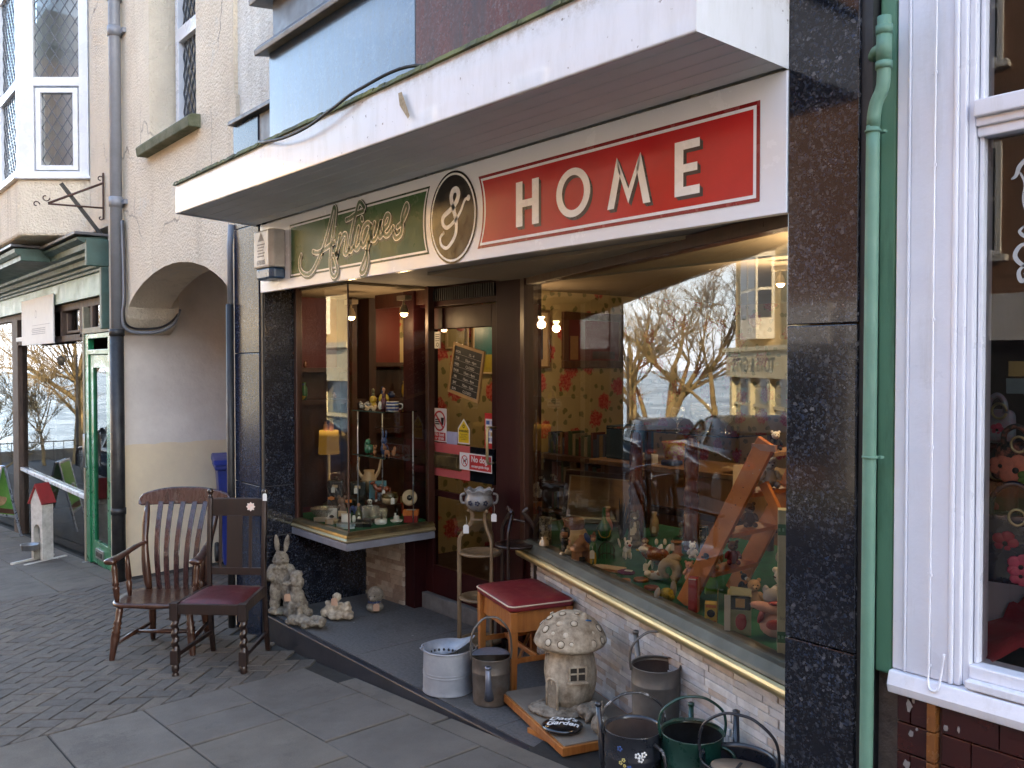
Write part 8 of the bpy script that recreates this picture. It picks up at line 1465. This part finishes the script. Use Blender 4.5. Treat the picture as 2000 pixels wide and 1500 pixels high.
tag(MB().box(-53, -52.6, -30, 20, -6, GZ(-52, -3) + .35).obj('sea_wall', CONC), 'low concrete sea wall behind the iron railing', 'wall')
# parked cars
def car(label, x, y, paint):
    z = GZ(x, -3) - .13; t = thing('parked_car', label, 'car', (x, y, z), 0, 'cars parked along the kerb', 1.2)
    P1 = [(-2.1, .35), (-2.12, .62), (-1.98, .82), (-1.2, .92), (-1.0, .95), (1.35, .98), (2.0, .95), (2.12, .70), (2.1, .35)]; G1 = [(-1.15, .92), (-.55, 1.32), (0, 1.43), (.7, 1.42), (1.35, 1.22), (1.75, .97)]
    s = MB()
    def loft(secs):
        n = len(secs[0]); vs = sum(secs, []); s.add(vs, [(j * n + i, j * n + i + 1, (j + 1) * n + i + 1, (j + 1) * n + i) for j in range(len(secs) - 1) for i in range(n - 1)] + [tuple(range(n)), tuple(range(len(vs) - 1, len(vs) - n - 1, -1))], 0, True)
    loft([[(x_, yy, .35 + (z_ - .35) * k) for x_, z_ in P1] for yy, k in ((-.86, .80), (-.88, .93), (-.80, 1.0), (0, 1.02), (.80, 1.0), (.88, .93), (.86, .80))]); OB(s, 'body', paint, t)
    s = MB(); loft([[(x_, yy, .9 + (z_ - .9) * k) for x_, z_ in G1] for yy, k in ((-.80, .05), (-.62, .93), (-.5, 1.0), (.5, 1.0), (.62, .93), (.80, .05))]); OB(s, 'cabin', mat('tinted_car_glass', (.012, .014, .018), .15, bump=0, spec=.35), t)
    s = MB(); loft([[(x_, yy, z_ + .012) for x_, z_ in G1[1:5]] for yy in (-.58, 0, .58)])
    for sy in (-1, 1):
        for a, b in ((G1[0], G1[1]), (G1[5], G1[4])): s.bar((a[0], sy * .78, a[1]), (b[0], sy * .62, b[1]), .06, .03)
        s.bar((.15, sy * .80, .93), (.15, sy * .60, 1.40), .06, .03)
    OB(s, 'roof', paint, t)
    for sx in (-1.32, 1.30):
        for sy in (-1, 1):
            s = MB(); M_ = Matrix.Translation((sx, sy * .80, .31)) @ Matrix.Rotation(PI / 2, 4, 'X'); s.lathe([(.2, -.09), (.30, -.09), (.31, -.05), (.31, .05), (.30, .09), (.2, .09)], (0, 0, 0), 24, M=M_); w = OB(s, 'wheel', BLACKP, t); s = MB(); s.lathe([(0, -.08), (.2, -.085), (.2, .085), (0, .08)], (0, 0, 0), 16, M=M_); OB(s, 'rim', MATS['aluminium_frame'], w)
    for sy in (-1, 1):
        s = MB(); s.ell((-2.0, sy * .66, .70), (.10, .15, .08)); OB(s, 'headlight', SHELFGLASS, t); s = MB(); s.ell((2.06, sy * .66, .78), (.06, .14, .08)); OB(s, 'tail_light', GRED, t); s = MB(); s.ell((-.75, sy * .95, 1.0), (.07, .09, .06)); OB(s, 'door_mirror', paint, t)
    return t
CP = mat('black_car_paint', (.008, .014, .028), .22, bump=0, spec=.4); c1 = car('dark parked car nearest the shop', -16.6, -2.3, CP)
c2 = copy_tree(c1); c2.location = (-24.4, -2.3, GZ(-24.4, -3) - .13); c2['label'] = 'second dark parked car further down the street'
spot('ceiling_spotlight', 'lit spotlight hanging in the middle of the bay display', (-5.22, 2.93, 1.955), 0)
spot('ceiling_spotlight', 'lit spotlight at the door side of the bay display', (-4.80, 3.08, 1.965), 0)
spot('ceiling_spotlight', 'lit spotlight in the shop seen past the door post', (-5.55, 4.75, 2.02), 0)
spot('ceiling_spotlight', 'lit spotlight deeper in the shop above the bay', (-5.6, 3.62, 1.96), 0)
spot('ceiling_spotlight', 'lit spotlight over the counter', (-3.2, 4.9, 2.15), 0)
def lamp(name, p, e, r=.03, c=(1, .62, .32)):
    l = bpy.data.lights.new(name, 'POINT'); l.energy = e; l.color = c; l.shadow_soft_size = r; o = bpy.data.objects.new(name, l); o.location = p; COL.objects.link(o)
lamp('bulb_light', (-5.22, 2.93, 1.90), .45); lamp('bulb_light', (-4.80, 3.08, 1.91), .38); lamp('bulb_light', (-5.5, 4.75, 1.95), 1.1, .05); lamp('bulb_light', (-5.55, 3.62, 1.90), .3); lamp('bulb_light', (-3.2, 4.9, 2.08), 2.4, .05, (1, .7, .42))
spot('ceiling_spotlight', 'lit spotlight at the pillar end of the big window ceiling', (-1.72, 3.02, 2.01), 0)
lamp('bulb_light', (-1.72, 3.02, 1.95), 2.6, .04, (1, .68, .38)); lamp('lampshade_light', (-5.66, 2.99, 1.08), .1)
for o in list(COL.objects):
    if o.type == 'EMPTY' and abs(o.scale[0] - 1) < .001 and o.get('group') in (G6, G8, G9, 'cartons at the front of the window'): o.scale = (1.2 if o['group'] == G6 else 1.13,) * 3
# ------------------------------------------------------------------ daylight
SE, SA = rad(17), rad(15)                       # elevation; direction to the sun measured from +x towards +y
w = bpy.data.worlds.new('World'); sc.world = w; w.use_nodes = True; nt = w.node_tree; nt.nodes.clear()
out = nt.nodes.new('ShaderNodeOutputWorld'); bg = nt.nodes.new('ShaderNodeBackground'); sky = nt.nodes.new('ShaderNodeTexSky')
sky.sky_type = 'NISHITA'; sky.sun_disc = False; sky.sun_elevation = SE; sky.sun_rotation = rad(90) - SA; sky.air_density = 1.0; sky.dust_density = 1.6; sky.ozone_density = 1.2; sky.altitude = 20
tc = nt.nodes.new('ShaderNodeTexCoord'); mp = nt.nodes.new('ShaderNodeMapping'); mp.inputs['Scale'].default_value = (1, 1, 2.6); nt.links.new(tc.outputs['Generated'], mp.inputs[0])
cl = ramp(nt, noise(nt, mp.outputs[0], 2.6, 8, .55, .4), [(.5, 0), (.7, .55)])
sp_ = nt.nodes.new('ShaderNodeSeparateXYZ'); nt.links.new(tc.outputs['Generated'], sp_.inputs[0])
low = ramp(nt, sp_.outputs[2], [(0, .85), (.12, .5), (.28, .08), (.5, 0)])
fac = nt.nodes.new('ShaderNodeMath'); fac.operation = 'MAXIMUM'; nt.links.new(low, fac.inputs[1]); m2 = nt.nodes.new('ShaderNodeMath'); m2.operation = 'MULTIPLY'; nt.links.new(cl, m2.inputs[0]); nt.links.new(ramp(nt, sp_.outputs[2], [(.1, .8), (.5, .12)]), m2.inputs[1]); nt.links.new(m2.outputs[0], fac.inputs[0])
nt.links.new(mixc(nt, fac.outputs[0], sky.outputs[0], (9.9, 10.4, 11.4)), bg.inputs[0]); bg.inputs[1].default_value = .15; nt.links.new(bg.outputs[0], out.inputs[0])
sl = bpy.data.lights.new('sun', 'SUN'); sl.energy = 4.6; sl.angle = rad(.5); sl.color = (1, .77, .48); so = bpy.data.objects.new('sun', sl); COL.objects.link(so)
d = Vector((math.cos(SA) * math.cos(SE), math.sin(SA) * math.cos(SE), math.sin(SE))); so.rotation_euler = d.to_track_quat('Z', 'Y').to_euler(); so.location = (20, 5, 15)
# ------------------------------------------------------------------ camera
cd = bpy.data.cameras.new('camera'); cd.sensor_width = 36; cd.lens = 1700 / 2000 * 36; cd.clip_start = .05; cd.clip_end = 6000; co_ = bpy.data.objects.new('camera', cd); COL.objects.link(co_)
pitch = -math.atan(37 / 1700); yaw = math.atan(1414 * math.cos(pitch) / 1700)
fwd = Vector((-math.cos(yaw) * math.cos(pitch), math.sin(yaw) * math.cos(pitch), math.sin(pitch)))
co_.location = (0, 0, 1.63); co_.rotation_euler = fwd.to_track_quat('-Z', 'Y').to_euler(); sc.camera = co_
sc.view_settings.view_transform = 'Standard'; sc.view_settings.look = 'None'; sc.view_settings.gamma = 1; sc.view_settings.exposure = 3.0
sc.cycles.max_bounces = 8; sc.cycles.transparent_max_bounces = 16; sc.cycles.sample_clamp_indirect = 4; sc.cycles.caustics_reflective = False; sc.cycles.caustics_refractive = False
